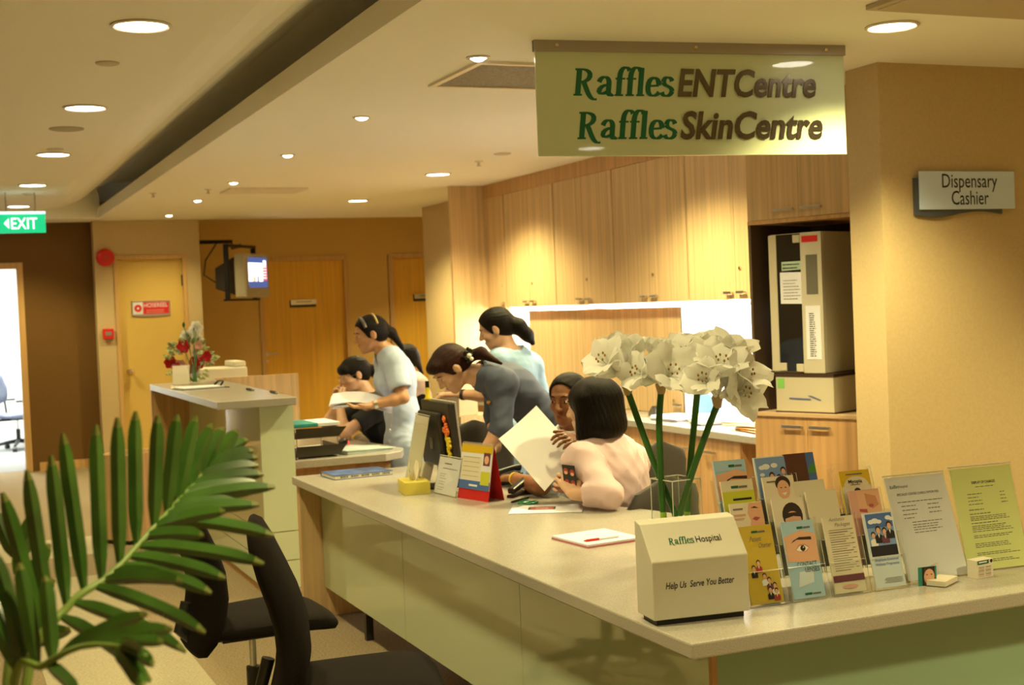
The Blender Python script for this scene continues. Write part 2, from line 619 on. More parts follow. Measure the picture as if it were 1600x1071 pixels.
def spot(label, loc):
    t = thing('ceiling_spotlight', label, 'spotlight', loc, 0, 'counter spotlights')
    q = MB()
    q.lathe([(0.036, 0.006), (0.050, 0.0), (0.052, -0.004), (0.040, -0.008), (0.036, 0.0)], 24)
    q.build('rim', M_chrome, t, smooth=True)
    q = MB()
    q.lathe([(0.034, -0.001), (0.034, -0.006), (0.02, -0.016), (0.001, -0.018)], 20)
    q.build('bulb', M_lens, t, smooth=True)
    add_light('SPOT', 'spotlight_beam', (loc[0], loc[1], loc[2] - 0.035), P_SPOT * (1.8 if loc[1] > 13 else 1), WARM, None, 0.04, cone=2.3 if loc[1] > 13 else 1.6, blend=0.85)


SPOTS = [('small bright spotlight beside the hanging glass sign, first of the spotlight row', 2.165, 5.30), ('small spotlight over the service counter, second of the row', 2.185, 7.06), ('small spotlight, third of the row above the raised desk', 2.20, 8.80),
         ('small spotlight just in front of the slotted air vent', 2.215, 10.64), ('small spotlight beyond the slotted air vent', 2.22, 12.26), ('tiny spotlight over the hose cupboard door', 2.24, 14.0)]
for lb, xx, yy in SPOTS:
    spot(lb, (xx, yy, ZC))
for yy in (3.55, 1.8):
    spot('small spotlight out of view above the near counter end', (2.15, yy, ZC))

for lb, px, py, rr, zz, gm in (('plain blank disc on the corridor ceiling near the largest downlight', 168, 98, 0.052, ZH, 0), ('round speaker disc on the corridor ceiling between two downlights', 104, 201, 0.10, ZH, 1), ('thin blank disc on the corridor ceiling just in front of third downlight', 86, 233, 0.055, ZH, 0), ('faint blank disc on the corridor ceiling beyond fourth downlight', 45, 303, 0.055, ZH, 0),
                                   ('faint round disc on the ceiling in front of the oak cabinets', 785, 240, 0.06, ZC, 0)):
    p = at(px, py, z=zz)
    q = MB()
    q.lathe([(rr, 0.0), (rr, -0.005), (rr * 0.85, -0.009), (0.001, -0.010)], 28)
    tag(q.build('ceiling_speaker' if gm else 'ceiling_disc', mat('speaker grille' if gm else 'disc paint', (0.45, 0.40, 0.30) if gm else (0.6, 0.53, 0.42), 0.7), loc=p, smooth=True), lb, 'speaker' if gm else 'ceiling disc', 'blank ceiling discs' if not gm else None)
def sprinkler(lb, px, py, zz):
    p = at(px, py, z=zz)
    q = MB()
    q.lathe([(0.03, 0), (0.03, -0.004), (0.009, -0.008), (0.009, -0.03), (0.018, -0.034), (0.018, -0.037)], 14)
    tag(q.build('sprinkler_head', M_chrome, loc=p, smooth=True), lb, 'sprinkler', 'ceiling sprinklers')
sprinkler('small ceiling sprinkler beside the downlight facing the oak cabinets', 748, 252, ZC)
sprinkler('tiny ceiling sprinkler next to the slotted air vent, on its near side', 325, 296, ZC)
sprinkler('tiny ceiling sprinkler over the corridor edge of the lowered ceiling', 239, 302, ZC)

# slotted air vent
p = at(412, 297, z=ZC)
t = thing('air_vent', 'slotted rectangular air vent in the lowered ceiling beyond the reception desk', 'vent', (p.x, p.y, ZC))
q = MB()
for a, c in (((-0.33, -0.22), (0.33, -0.19)), ((-0.33, 0.19), (0.33, 0.22)), ((-0.33, -0.19), (-0.30, 0.19)), ((0.30, -0.19), (0.33, 0.19))):
    q.box((a[0], a[1], -0.014), (c[0], c[1], 0.0))
q.build('frame', M_rim, t)
q = MB()
q.box((-0.30, -0.19, -0.002), (0.30, 0.19, 0.0))
q.build('backing', M_dark, t)
q = MB()
for k in range(11):
    y0 = -0.18 + k * 0.035
    q.add([(-0.30, y0, -0.003), (0.30, y0, -0.003), (0.30, y0 + 0.013, -0.013), (-0.30, y0 + 0.013, -0.013), (-0.30, y0 + 0.002, -0.002), (0.30, y0 + 0.002, -0.002), (0.30, y0 + 0.015, -0.012), (-0.30, y0 + 0.015, -0.012)],
          [(0, 1, 2, 3), (7, 6, 5, 4), (0, 4, 5, 1), (2, 6, 7, 3), (1, 5, 6, 2), (3, 7, 4, 0)])
q.build('louvre', M_rim, t)
# square return grille partly behind the glass sign
p = at(672, 133, z=ZC)
pb = at(838, 98, z=ZC)
t = thing('return_air_grille', 'square egg-crate air grille partly hidden behind the hanging glass sign', 'vent', (2.08, 5.83, ZC))
x0, x1, y0, y1 = 0.16, 0.86, -0.72, -0.07
t.location = (p.x - 0.01, p.y, ZC)
W_, D_ = 0.80, max(0.35, (p.y - pb.y))
q = MB()
for a, c in (((0, -D_), (W_, -D_ + 0.03)), ((0, -0.03), (W_, 0)), ((0, -D_ + 0.03), (0.03, -0.03)), ((W_ - 0.03, -D_ + 0.03), (W_, -0.03))):
    q.box((a[0], a[1], -0.012), (c[0], c[1], 0.0))
q.build('frame', M_rim, t)
q = MB()
q.box((0.03, -D_ + 0.03, -0.005), (W_ - 0.03, -0.03, -0.001))
q.build('grid', mat('grey egg-crate grid', (0.22, 0.19, 0.14), 0.6, noise=((120, 120, 120), 0.35, 1)), t)
# access panel edge at the top
p = at(1352, 8, z=ZC)
q = MB()
q.box((0, -0.62, -0.02), (1.1, 0, 0.0))
q.box((0.03, -0.59, -0.024), (1.07, -0.03, -0.018))
tag(q.build('ceiling_panel', mat('panel paint', (0.5, 0.42, 0.28), 0.6), loc=(p.x, p.y, ZC), bev=0.004), 'rectangular ceiling panel above the large downlight, cut off by the frame', 'ceiling panel')
# ------------------------------------------------------------------ cabinets along the staff wall
def bar_handle(parent, M, ln=0.10, m=None):
    q = MB()
    q.box((-ln / 2, -0.008, 0.018), (ln / 2, 0.008, 0.026))
    q.box((-ln / 2 + 0.006, -0.005, 0.0), (-ln / 2 + 0.016, 0.005, 0.02))
    q.box((ln / 2 - 0.016, -0.005, 0.0), (ln / 2 - 0.006, 0.005, 0.02))
    return q.build('handle', m or M_chrome, parent, bev=0.002, M=M)


XU = 4.49
UNITS = [('tall narrow end wall cabinet next to the oak end post', 10.58, 11.0, 1), ('pair of tall oak wall cabinet doors second from the oak end post', 9.58, 10.57, 2), ('pair of tall oak wall cabinet doors behind the standing nurses and amaryllis stems', 8.58, 9.57, 2),
         ('pair of tall oak wall cabinet doors above the wide oak back panel', 7.56, 8.57, 2), ('pair of tall oak wall cabinet doors above the bright open gap', 6.44, 7.55, 2)]
ZU0, ZU1 = 1.52, 2.485
for lb, y0, y1, nd in UNITS:
    t = thing('wall_cabinet', lb, 'cabinet', (XU, y0, ZU0), 0, 'tall oak wall cabinets')
    L = y1 - y0
    q = MB()
    q.box((0.021, 0, 0), (0.32, L, ZU1 - ZU0))
    q.build('carcass', M_wood2, t)
    for k in range(nd):
        a, c = L * k / nd + 0.0015, L * (k + 1) / nd - 0.0015
        q = MB()
        q.box((0, a, 0.0), (0.02, c, ZU1 - ZU0 - 0.002))
        dr = q.build('door', M_wood, t)
        hy = (c - 0.07) if (nd == 2 and k == 0) else (a + 0.07)
        bar_handle(dr, frame((0, hy, 0.045), (0, -1, 0), (0, 0, 1)), 0.085)
        if k == 0:
            q = MB()
            q.T = Matrix.Translation((0, hy + 0.02, 0.19)) @ Matrix.Rotation(-PI / 2, 4, 'Y')
            q.lathe([(0.011, 0), (0.011, 0.008), (0.004, 0.009)], 14)
            q.build('lock', M_brass, dr, smooth=True)
q = MB()
q.box((XU - 0.004, 6.2, ZU1), (XU + 0.32, 11.0, ZC))
tag(q.build('cornice_panel', M_wood2), 'horizontal oak filler panel between the wall cabinets and the ceiling', 'filler panel')
q = MB()
q.box((4.17, 11.0, 0), (4.85, 11.045, ZC))
tag(q.build('oak_end_post', M_wood), 'full height pale oak end panel closing off the cabinet run', 'end panel')

# wide oak back panels standing on the back counter
ZB = 0.75
XP = 4.58
pa = at(826, 490, x=XP)
pb = at(1064, 478, x=XP)
t = thing('counter_cabinet', 'low oak cabinet standing on the back counter under the wall cabinets', 'cabinet', (XP, pb.y, ZB))
L = pa.y - pb.y
q = MB()
q.box((0.02, 0, 0), (0.20, L, 0.70))
q.build('carcass', M_wood2, t)
q = MB()
q.box((-0.008, -0.02, 0), (0.2, 0.0, 0.735))
q.build('edge_strip', M_chrome, t)
nd = 5
for k in range(nd):
    q = MB()
    q.box((0, L * k / nd + 0.0015, 0.004), (0.018, L * (k + 1) / nd - 0.0015, 0.735))
    dr = q.build('door', M_wood, t)
    hy = L * (k + (0.85 if k % 2 == 1 else 0.15)) / nd
    bar_handle(dr, frame((0, hy, 0.075), (0, -1, 0), (0, 0, 1)), 0.09)
    if k in (0, 2):
        q = MB()
        q.T = Matrix.Translation((0, hy + 0.06, 0.10)) @ Matrix.Rotation(-PI / 2, 4, 'Y')
        q.lathe([(0.010, 0), (0.010, 0.008), (0.004, 0.009)], 14)
        q.build('lock', M_brass, dr, smooth=True)
# lit tubes under the wall cabinets
for lb, y0, y1 in (('lit tube under the wall cabinets over the bright gap beside the appliance tower', 6.4, 7.35), ('lit tube along the top of the low oak cabinet', 7.45, 9.35), ('lit tube under the wall cabinets in the bright gap beside the oak end post', 9.75, 10.9)):
    q = MB()
    q.tube([(4.665, y0, 1.507), (4.665, y1, 1.507)], 0.012, 10)
    tag(q.build('strip_lamp', M_glow, smooth=True), lb, 'lamp', 'strip lamps under the wall cabinets')

# back counter
XB = 4.20
q = MB()
q.prism([(XB - 0.02, 6.305), (4.82, 6.55), (4.82, 10.99), (XB - 0.02, 10.99)], ZB - 0.045, ZB)
tag(q.build('back_worktop', M_stone, bev=0.004), 'long speckled stone worktop of the back counter', 'worktop')
for k, (y0, y1, lb) in enumerate(((6.56, 7.45, 'oak base cabinet under the heap of papers'), (7.46, 8.57, 'oak base cabinet behind the pink jacket and grey chairs'), (8.58, 9.69, 'oak base cabinet behind the woman in dark grey'), (9.70, 10.98, 'oak base cabinet next to the oak end post'))):
    t = thing('base_cabinet', lb, 'cabinet', (XB, y0, 0), 0, 'oak base cabinets')
    L = y1 - y0
    q = MB()
    q.box((0.02, 0, 0.10), (0.6, L, ZB - 0.046))
    q.build('carcass', M_wood2, t)
    q = MB()
    q.box((0.06, 0, 0), (0.58, L, 0.10))
    q.build('plinth', M_dark, t)
    for j in range(2):
        a, c = L * j / 2 + 0.0015, L * (j + 1) / 2 - 0.0015
        q = MB()
        q.box((0, a, 0.10), (0.019, c, ZB - 0.05))
        dr = q.build('door', M_wood2, t)
        bar_handle(dr, frame((0, c - 0.12 if j == 0 else a + 0.12, ZB - 0.13), (0, -1, 0), (0, 0, 1)), 0.13)

# appliance tower, turned slightly towards the counter
TA = Vector((4.10, 6.25, 0))
TD = Vector((0.343, -0.939, 0)).normalized()
TN = Vector((-TD.y, TD.x, 0)) * 1.0            # towards the back
if TN.x < 0:
    TN = -TN
MT = Matrix((TD, TN, Vector((0, 0, 1)))).transposed().to_4x4()
MT.translation = TA
MTi = MT.inverted()


def tower(px, py, dy=0.0):
    r = _fwd + CR * ((px - IW / 2) / FPX) - CU * ((py - IH / 2) / FPX)
    o = MTi @ CP
    d = MTi.to_3x3() @ r
    return o + d * ((dy - o.y) / d.y)


t = thing('cabinet_tower', 'oak tower cabinet with an open niche holding the beige appliance', 'cabinet', M=MT)
WT = 0.86
ZN0, ZN1 = 0.905, 1.925
q = MB()
q.box((0, 0.02, 0.08), (WT, 0.6, ZN0 - 0.02))
q.build('lower_body', M_wood2, t)
q = MB()
q.box((0, -0.012, ZN0 - 0.02), (WT, 0.6, ZN0))
q.build('niche_shelf', M_woodh, t)
q = MB()
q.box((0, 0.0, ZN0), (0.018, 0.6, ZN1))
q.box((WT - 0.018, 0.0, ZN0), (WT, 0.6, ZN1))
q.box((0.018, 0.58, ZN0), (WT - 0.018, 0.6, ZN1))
q.build('niche_lining', mat('shaded wood laminate', (0.10, 0.065, 0.035), 0.5), t)  # dark wood with the niche's shade put into its colour
q = MB()
q.box((0, 0.02, ZN1 + 0.02), (WT, 0.6, ZC))
q.build('upper_body', M_wood2, t)
q = MB()
q.box((0, -0.004, ZN1), (WT, 0.6, ZN1 + 0.02))
q.build('niche_head', M_wood2, t)
ju = tower(1246, 280).x
jl = tower(1262, 680).x
for nm, z0, z1, j, hz in (('upper', ZN1 + 0.022, ZC - 0.004, ju, 0.045), ('lower', 0.08, ZN0 - 0.022, jl, -0.05)):
    for a, c, s in ((0.0015, j - 0.0015, 1), (j + 0.0015, WT - 0.0015, -1)):
        q = MB()
        q.box((a, 0, z0), (c, 0.019, z1))
        dr = q.build('door', M_wood if nm == 'upper' else M_wood2, t)
        hxp = (c - 0.085) if s == 1 else (a + 0.085)
        bar_handle(dr, frame((hxp, 0, (z0 if hz > 0 else z1) + hz), (1, 0, 0), (0, 0, 1)), 0.13)

# beige cabinet appliance in the niche, on a beige box
M_beige = mat('beige enamel', (0.56, 0.51, 0.38), 0.45)
M_smoke = mat('smoked glass door', (0.012, 0.011, 0.010), 0.04, coat=0.6)
a0 = tower(1203, 480, 0.03).x + 0.004
a1 = tower(1287, 480, 0.03).x
AZ0, AZ1 = 1.105, 1.865
ta = thing('drying_cabinet', 'tall beige lab appliance with smoked glass door inside the tower niche', 'appliance', M=MT @ Matrix.Translation((a0, 0.03, AZ0 + 0.012)))
AW, AH = a1 - a0, AZ1 - AZ0 - 0.012
q = MB()
q.box((0, 0.012, 0), (AW, 0.44, AH))
q.build('body', M_beige, ta, bev=0.004)
q = MB()
q.box((0, -0.002, 0.01), (0.05, 0.012, AH - 0.004))
q.build('side_strip', M_beige, ta, bev=0.002)
q = MB()
g1 = AW * 0.60
q.box((0.052, 0.0, 0.01), (g1, 0.012, AH - 0.004))
q.build('glass_door', M_smoke, ta)
for cx, cz in ((0.075, 0.035), (g1 - 0.02, 0.03), (g1 - 0.02, AH - 0.03)):
    q = MB()
    q.box((cx - 0.022, -0.008, cz - 0.022), (cx + 0.022, 0.0, cz + 0.02))
    q.build('door_clip', M_beige, ta, bev=0.002)
q = MB()
q.box((g1 + 0.003, -0.006, 0.0), (AW, 0.012, AH))
cp = q.build('control_panel', mat('light beige control panel', (0.55, 0.51, 0.40), 0.4), ta, bev=0.003)
q = MB()
cw = AW - g1
q.box((g1 + cw * 0.28, -0.008, AH * 0.56), (g1 + cw * 0.80, -0.005, AH * 0.84))
q.build('display', mat('grey display window', (0.16, 0.15, 0.12), 0.25), cp)
q = MB()
q.box((g1 + cw * 0.12, -0.008, AH * 0.93), (g1 + cw * 0.85, -0.005, AH * 0.975))
q.build('red_sticker', M_red, cp)
q = MB()
q.box((g1 + cw * 0.2, -0.008, AH * 0.10), (g1 + cw * 0.88, -0.005, AH * 0.48))
q.build('key_label', M_paper, cp)
q = MB()
q.T = frame((g1, -0.0084, 0), (1, 0, 0), (0, 0, 1))
bars(q, cw * 0.36, cw * 0.66, [AH * (0.12 + 0.015 * k) for k in range(21)], 0.005, 0.0003, seed=3, ragged=0.3, word=0.02)
q.build('printed_rows', M_ink, cp)
q = MB()
q.T = frame((0.07, -0.0015, 0), (1, 0, 0), (0, 0, 1))
q.face([(0.0, AH * 0.50, 0), (0.15, AH * 0.495, 0), (0.155, AH * 0.72, 0.0006), (0.0, AH * 0.725, 0.0006)])
nt_ = q.build('taped_note', M_paper, ta)
q = MB()
q.T = frame((0.07, -0.003, 0), (1, 0, 0), (0, 0, 1))
bars(q, 0.02, 0.13, [AH * (0.53 + 0.022 * k) for k in range(7)], 0.004, 0.0004, seed=5)
q.build('print', M_inkg, nt_)
q = MB()
q.T = frame((0.07, -0.0015, 0), (1, 0, 0), (0, 0, 1))
q.face([(0.012, AH * 0.735, 0), (0.145, AH * 0.74, 0), (0.145, AH * 0.80, 0.0004), (0.012, AH * 0.80, 0.0004)])
nt_ = q.build('taped_label', mat('pale mint paper', (0.42, 0.58, 0.45), 0.7), ta)
q = MB()
q.T = frame((0.07, -0.003, 0), (1, 0, 0), (0, 0, 1))
bars(q, 0.02, 0.14, [AH * 0.75, AH * 0.775], 0.006, 0.0006, seed=6)
q.build('print', M_ink, nt_)

b0 = tower(1213, 620, 0.02).x
b1 = tower(1303, 620, 0.02).x
tb = thing('equipment_base', 'low beige box under the lab appliance, on the niche shelf', 'box', M=MT @ Matrix.Translation((b0, 0.02, ZN0 + 0.006)))
q = MB()
q.box((0, 0, 0.0), (b1 - b0, 0.45, AZ0 - ZN0 - 0.012))
q.build('body', M_beige, tb, bev=0.003)
q = MB()
q.box((-0.004, -0.004, AZ0 - ZN0 - 0.012), (b1 - b0 + 0.004, 0.45, AZ0 - ZN0 + 0.004))
q.box((-0.004, -0.004, -0.005), (b1 - b0 + 0.004, 0.45, 0.0))
q.build('dark_trim', mat('dark brown trim', (0.05, 0.025, 0.015), 0.4), tb)
q = MB()
q.box((0.012, -0.002, 0.125), (0.055, 0.0, 0.178))
st = q.build('green_sticker', mat('green sticker', (0.22, 0.55, 0.12), 0.5), tb)
q = MB()
q.T = frame((0, -0.003, 0), (1, 0, 0), (0, 0, 1))
q.face([(0.085, 0.075, 0), (0.22, 0.072, 0), (0.225, 0.064, 0), (0.085, 0.067, 0)])
q.face([(0.20, 0.088, 0), (0.225, 0.088, 0), (0.29, 0.066, 0), (0.275, 0.064, 0)])
q.build('blue_marking', mat('blue ink', (0.10, 0.13, 0.35), 0.5), tb)

# ------------------------------------------------------------------ service counter
ZT = 0.72
OUT = [(1.62, 2.775), (4.25, 2.775), (4.25, 3.12), (2.95, 3.12), (2.80, 3.16), (2.72, 3.26), (2.69, 3.5), (2.67, 3.9), (2.63, 4.25), (2.55, 4.6), (2.46, 4.85), (2.42, 5.1), (2.42, 6.70), (1.62, 6.70)]
t = thing('service_counter', 'long L-shaped service counter with speckled top and pale green glass front', 'counter', (1.62, 2.775, 0))
def loc_(v):
    return (v[0] - 1.62, v[1] - 2.775)
q = MB()
q.prism([loc_(p) for p in OUT], ZT - 0.04, ZT)
q.build('worktop', M_stone, t, bev=0.005)
q = MB()
q.box((0.02, 3.865, 0), (0.78, 3.905, ZT - 0.041))
q.build('end_panel', M_wood, t, bev=0.002)
ZG = 0.155
for y0, y1 in ((0.135, 1.339), (1.343, 2.576), (2.580, 3.86)):
    q = MB()
    q.box((0.13, y0, ZG), (0.142, y1, ZT - 0.042))
    q.build('glass_panel', M_green, t)
q = MB()
q.box((0.1435, 0.14, ZG + 0.005), (0.165, 3.86, ZT - 0.042))
q.box((0.165, 0.1385, ZG + 0.005), (2.6, 0.16, ZT - 0.042))
q.build('backing_board', M_woodh, t)
for x0, x1 in ((0.145, 1.30), (1.304, 2.6)):
    q = MB()
    q.box((x0, 0.125, ZG), (x1, 0.137, ZT - 0.042))
    q.build('glass_panel', M_green2, t)
q = MB()
q.box((0.128, 0.122, ZG), (0.1435, 0.138, ZT - 0.042))
q.build('corner_trim', M_wood2, t)
for xx, yy in ((0.16, 3.26), (0.16, 1.9), (0.17, 0.3), (2.4, 0.3)):
    q = MB()
    q.box((xx, yy, 0), (xx + 0.035, yy + 0.035, ZT - 0.042))
    q.build('leg', M_dark, t)

# raised reception desk further back
t = thing('reception_desk', 'raised reception desk with overhanging stone top, green glass end and oak far panel', 'reception desk', (1.33, 7.05, 0))
ZR = 1.10
q = MB()
q.prism([(0, 0), (0.42, 0.0), (0.50, 2.42), (0, 2.42)], ZR - 0.042, ZR)
q.build('worktop', M_stone, t, bev=0.004)
q = MB()
q.box((0.0, 2.37, 0), (0.55, 2.41, ZR - 0.043))
q.build('end_panel', M_wood2, t)
q = MB()
q.box((0.262, 0.162, 0.0), (0.42, 2.37, ZR - 0.043))
q.build('body', M_wood2, t)
for z0, z1 in ((0.365, ZR - 0.043), (0.205, 0.36), (0.05, 0.20)):
    q = MB()
    q.box((0.25, 0.163, z0), (0.261, 2.369, z1))
    q.build('glass_panel', M_green3, t)
    q = MB()
    q.box((0.25, 0.150, z0), (0.435, 0.161, z1))
    q.build('glass_panel', M_green3, t)
q = MB()
q.box((1.76 - 1.33, 2.30, ZR - 0.25), (1.01, 2.33, ZR + 0.02))
q.box((1.76 - 1.33, 2.30, 0.0), (1.01, 2.33, ZR - 0.25))
q.build('screen_panel', M_wood, t)

# low staff desk behind it
t = thing('staff_desk', 'low stone topped staff desk behind the raised reception desk', 'desk', (1.78, 7.36, 0))
q = MB()
q.prism([(0, 0.02), (0.56, 0.02), (0.68, 0.10), (0.74, 0.24), (0.70, 0.6), (0.66, 0.9), (0.66, 1.95), (0, 1.95)], ZT - 0.045, ZT)
q.build('worktop', M_stone, t, bev=0.004)
q = MB()
q.box((0.005, 0.07, 0), (0.60, 0.095, ZT - 0.046))
q.build('side_panel', M_wood2, t)
q = MB()
q.box((0.005, 1.9, 0), (0.60, 1.925, ZT - 0.046))
q.build('side_panel', M_wood2, t)

# small low wooden box cabinet standing before it
p = at(202, 853, z=0)
t = thing('box_cabinet', 'low oak box cabinet on the carpet at the far end of reception desk', 'box cabinet', (p.x + 0.07, p.y + 0.23, 0), R(37))
q = MB()
q.box((-0.195, -0.145, 0.03), (0.195, -0.125, 0.62))
q.box((-0.195, 0.125, 0.03), (0.195, 0.145, 0.62))
q.box((-0.195, -0.125, 0.03), (-0.175, 0.125, 0.62))
q.box((0.175, -0.125, 0.03), (0.195, 0.125, 0.62))
q.box((-0.175, -0.125, 0.03), (0.175, 0.125, 0.50))
q.build('body', M_wood, t)
q = MB()
q.box((-0.175, -0.125, 0.0), (0.175, 0.125, 0.03))
q.build('plinth', M_dark, t)

# cream machine behind the reception desk
p = at(312, 600, y=11.6)
p2 = at(386, 566, y=11.6)
t = thing('office_machine', 'cream office machine on a stand behind the raised reception desk', 'machine', (p.x, 11.6, 0))
q = MB()
q.box((0.05, 0.03, 0), (0.42, 0.4, 0.85))
q.build('stand', M_wood2, t)
q = MB()
q.box((0, 0, 0.85), (p2.x - p.x, 0.45, p2.z - 0.04))
q.box((0.30, 0.05, p2.z - 0.04), (p2.x - p.x, 0.42, p2.z + 0.01))
q.build('body', mat('cream plastic', (0.62, 0.58, 0.44), 0.5), t, bev=0.012)

# ------------------------------------------------------------------ chairs
def loft(mb, st, n=20, m=0, ex=2.6):
    """st: (centre, half width vector, half thickness vector) stations lofted as a rounded slab"""
    vs, fs = [], []
    for c, a, b_ in st:
        c, a, b_ = Vector(c), Vector(a), Vector(b_)
        for k in range(n):
            th = 2 * PI * k / n
            cx, sx = math.cos(th), math.sin(th)
            vs.append(c + a * (abs(cx) ** (2 / ex) * (1 if cx >= 0 else -1)) + b_ * (abs(sx) ** (2 / ex) * (1 if sx >= 0 else -1)))
    for i in range(len(st) - 1):
        for k in range(n):
            k2 = (k + 1) % n
            fs.append((i * n + k, i * n + k2, (i + 1) * n + k2, (i + 1) * n + k))
    fs.append(tuple(range(n))[::-1])
    fs.append(tuple(range((len(st) - 1) * n, len(st) * n)))
    return mb.add(vs, fs, m)


def star_base(t, m_leg, zc=0.40):
    q = MB()
    q.tube([(0.02, 0, 0.10), (0.02, 0, zc - 0.12)], 0.026, 14)
    g = q.build('column_sleeve', M_dark, t, smooth=True)
    q = MB()
    q.tube([(0.02, 0, zc - 0.13), (0.02, 0, zc)], 0.014, 12)
    q.build('gas_lift', M_chrome, t, smooth=True)
    for k in range(5):
        a = 2 * PI * k / 5 + 0.3
        dx, dy = math.cos(a), math.sin(a)
        q = MB()
        q.tube([(0.02 + 0.02 * dx, 0.02 * dy, 0.115), (0.02 + 0.15 * dx, 0.15 * dy, 0.10), (0.02 + 0.30 * dx, 0.30 * dy, 0.075)], [0.026, 0.022, 0.015], 10)
        lg = q.build('leg', m_leg, t, smooth=True)
        q = MB()
        q.T = Matrix.Translation((0.02 + 0.30 * dx, 0.30 * dy, 0.03)) @ Matrix.Rotation(a, 4, 'Z') @ Matrix.Rotation(PI / 2, 4, 'X')
        q.lathe([(0.012, -0.024), (0.029, -0.022), (0.03, -0.006), (0.018, -0.004), (0.018, 0.004), (0.03, 0.006), (0.029, 0.022), (0.012, 0.024)], 16)
        q.build('caster', M_dark, lg, smooth=True)


def visitor_chair(label, loc, rz):
    """armless swivel chair facing +x with a tall S-curved padded back"""
    t = thing('office_chair', label, 'chair', loc, rz, 'black swivel chairs at the service counter')
    cl = [(-0.245, 0.945), (-0.238, 0.925), (-0.222, 0.87), (-0.195, 0.79), (-0.165, 0.71), (-0.143, 0.63), (-0.138, 0.55), (-0.150, 0.47), (-0.175, 0.40), (-0.195, 0.35), (-0.203, 0.335)]
    ws = [0.07, 0.13, 0.175, 0.195, 0.205, 0.21, 0.215, 0.215, 0.20, 0.16, 0.10]
    ts = [0.010, 0.026, 0.038, 0.046, 0.050, 0.052, 0.052, 0.050, 0.044, 0.030, 0.012]
    q = MB()
    st = []
    for i, (x, z) in enumerate(cl):
        a = Vector(cl[max(0, i - 1)])
        b_ = Vector(cl[min(len(cl) - 1, i + 1)])
        d = (b_ - a).normalized()
        st.append(((x, 0, z), (0, ws[i], 0), (Vector((d.y, 0, -d.x)) * ts[i])))
    loft(q, st, 28)
    q.build('backrest', M_fabric, t, smooth=True)
    q = MB()
    st = []
    for x, hw, ht, zz in ((-0.165, 0.15, 0.012, 0.425), (-0.15, 0.19, 0.03, 0.425), (-0.10, 0.215, 0.036, 0.425), (0.05, 0.23, 0.038, 0.428), (0.17, 0.235, 0.040, 0.430), (0.24, 0.23, 0.040, 0.424), (0.28, 0.21, 0.034, 0.414), (0.30, 0.17, 0.016, 0.406)):
        st.append(((x, 0, zz), (0, hw, 0), (0, 0, ht)))
    loft(q, st, 28, ex=3.2)
    q.build('seat', M_fabric, t, smooth=True)
    q = MB()
    q.box((-0.10, -0.05, 0.36), (0.13, 0.05, 0.392))
    q.tube([(-0.09, 0, 0.375), (-0.20, 0, 0.375), (-0.245, 0, 0.42), (-0.215, 0, 0.52)], 0.02, 10)
    q.build('mechanism', M_dark, t, smooth=True)
    star_base(t, M_dark, 0.37)
    return t


pc = at(268, 765, d=4.85)
visitor_chair('black swivel chair with its tall back beside the palm fronds, farther of the two', (pc.x + 0.245, pc.y, 0), R(3))
pc = at(396, 811, d=3.95)
visitor_chair('black swivel chair nearest the camera, seat cut off by the bottom edge', (pc.x + 0.245, pc.y, 0), R(-14))


def staff_chair(label, loc, rz, m, back_z=0.72, bw=0.215, group='grey swivel chairs behind the counter', arms=False):
    """swivel chair facing +x with a rounded back shell"""
    t = thing('swivel_chair', label, 'chair', loc, rz, group)
    q = MB()
    st = []
    for k in range(9):
        f = -1 + 2 * k / 8
        hw = bw * (1 - abs(f) ** 3.2) ** 0.42 * (0.9 if f > 0 else 1) + 0.012
        st.append(((-0.22 - 0.045 * (f if f > 0 else f * 0.4), 0, back_z + f * 0.215), (0, hw, 0), (0.032 * (1 - 0.75 * abs(f) ** 4), 0, 0)))
    loft(q, st, 26)
    q.build('backrest', m, t, smooth=True)
    q = MB()
    st = []
    for x, hw, ht in ((-0.20, 0.14, 0.010), (-0.18, 0.19, 0.028), (-0.05, 0.225, 0.036), (0.12, 0.23, 0.038), (0.22, 0.215, 0.034), (0.26, 0.17, 0.012)):
        st.append(((x, 0, 0.43), (0, hw, 0), (0, 0, ht)))
    loft(q, st, 26, ex=3)
    q.build('seat', m, t, smooth=True)
    q = MB()
    q.box((-0.1, -0.05, 0.37), (0.12, 0.05, 0.395))
    q.tube([(-0.08, 0, 0.385), (-0.22, 0, 0.385), (-0.275, 0, 0.45), (-0.265, 0, back_z)], 0.018, 10)
    q.build('mechanism', M_dark, t, smooth=True)
    if arms:
        for s in (-1, 1):
            q = MB()
            q.tube([(0.02, s * 0.17, 0.39), (0.02, s * 0.26, 0.40), (0.0, s * 0.265, 0.60)], 0.014, 10)
            q.box((-0.12, s * 0.265 - 0.03, 0.60), (0.13, s * 0.265 + 0.03, 0.625))
            q.build('armrest', M_dark, t, smooth=True, bev=0.008)
    star_base(t, M_dark, 0.38)
    return t


staff_chair('grey swivel chair of the person in pink, its back seen through the glass vase', (2.585, 4.985, 0), R(112), M_greyfab, 0.615, bw=0.25)
p = at(1030, 735, d=6.55)
staff_chair('grey swivel chair back farther off, between the pink jacket and the amaryllis stems', (p.x - 0.07, p.y + 0.24, 0), R(105), M_greyfab, 0.64)
p = at(728, 690, d=7.3)
staff_chair('grey swivel chair behind the computer monitor', (p.x + 0.06, p.y + 0.17, 0), R(80), M_greyfab, 0.72)
p = at(606, 680, d=9.0)
staff_chair('black swivel chair of the seated woman in the black top', (p.x + 0.06, p.y + 0.05, 0), R(200), M_fabric, 0.74, group='black swivel chairs behind the counter')

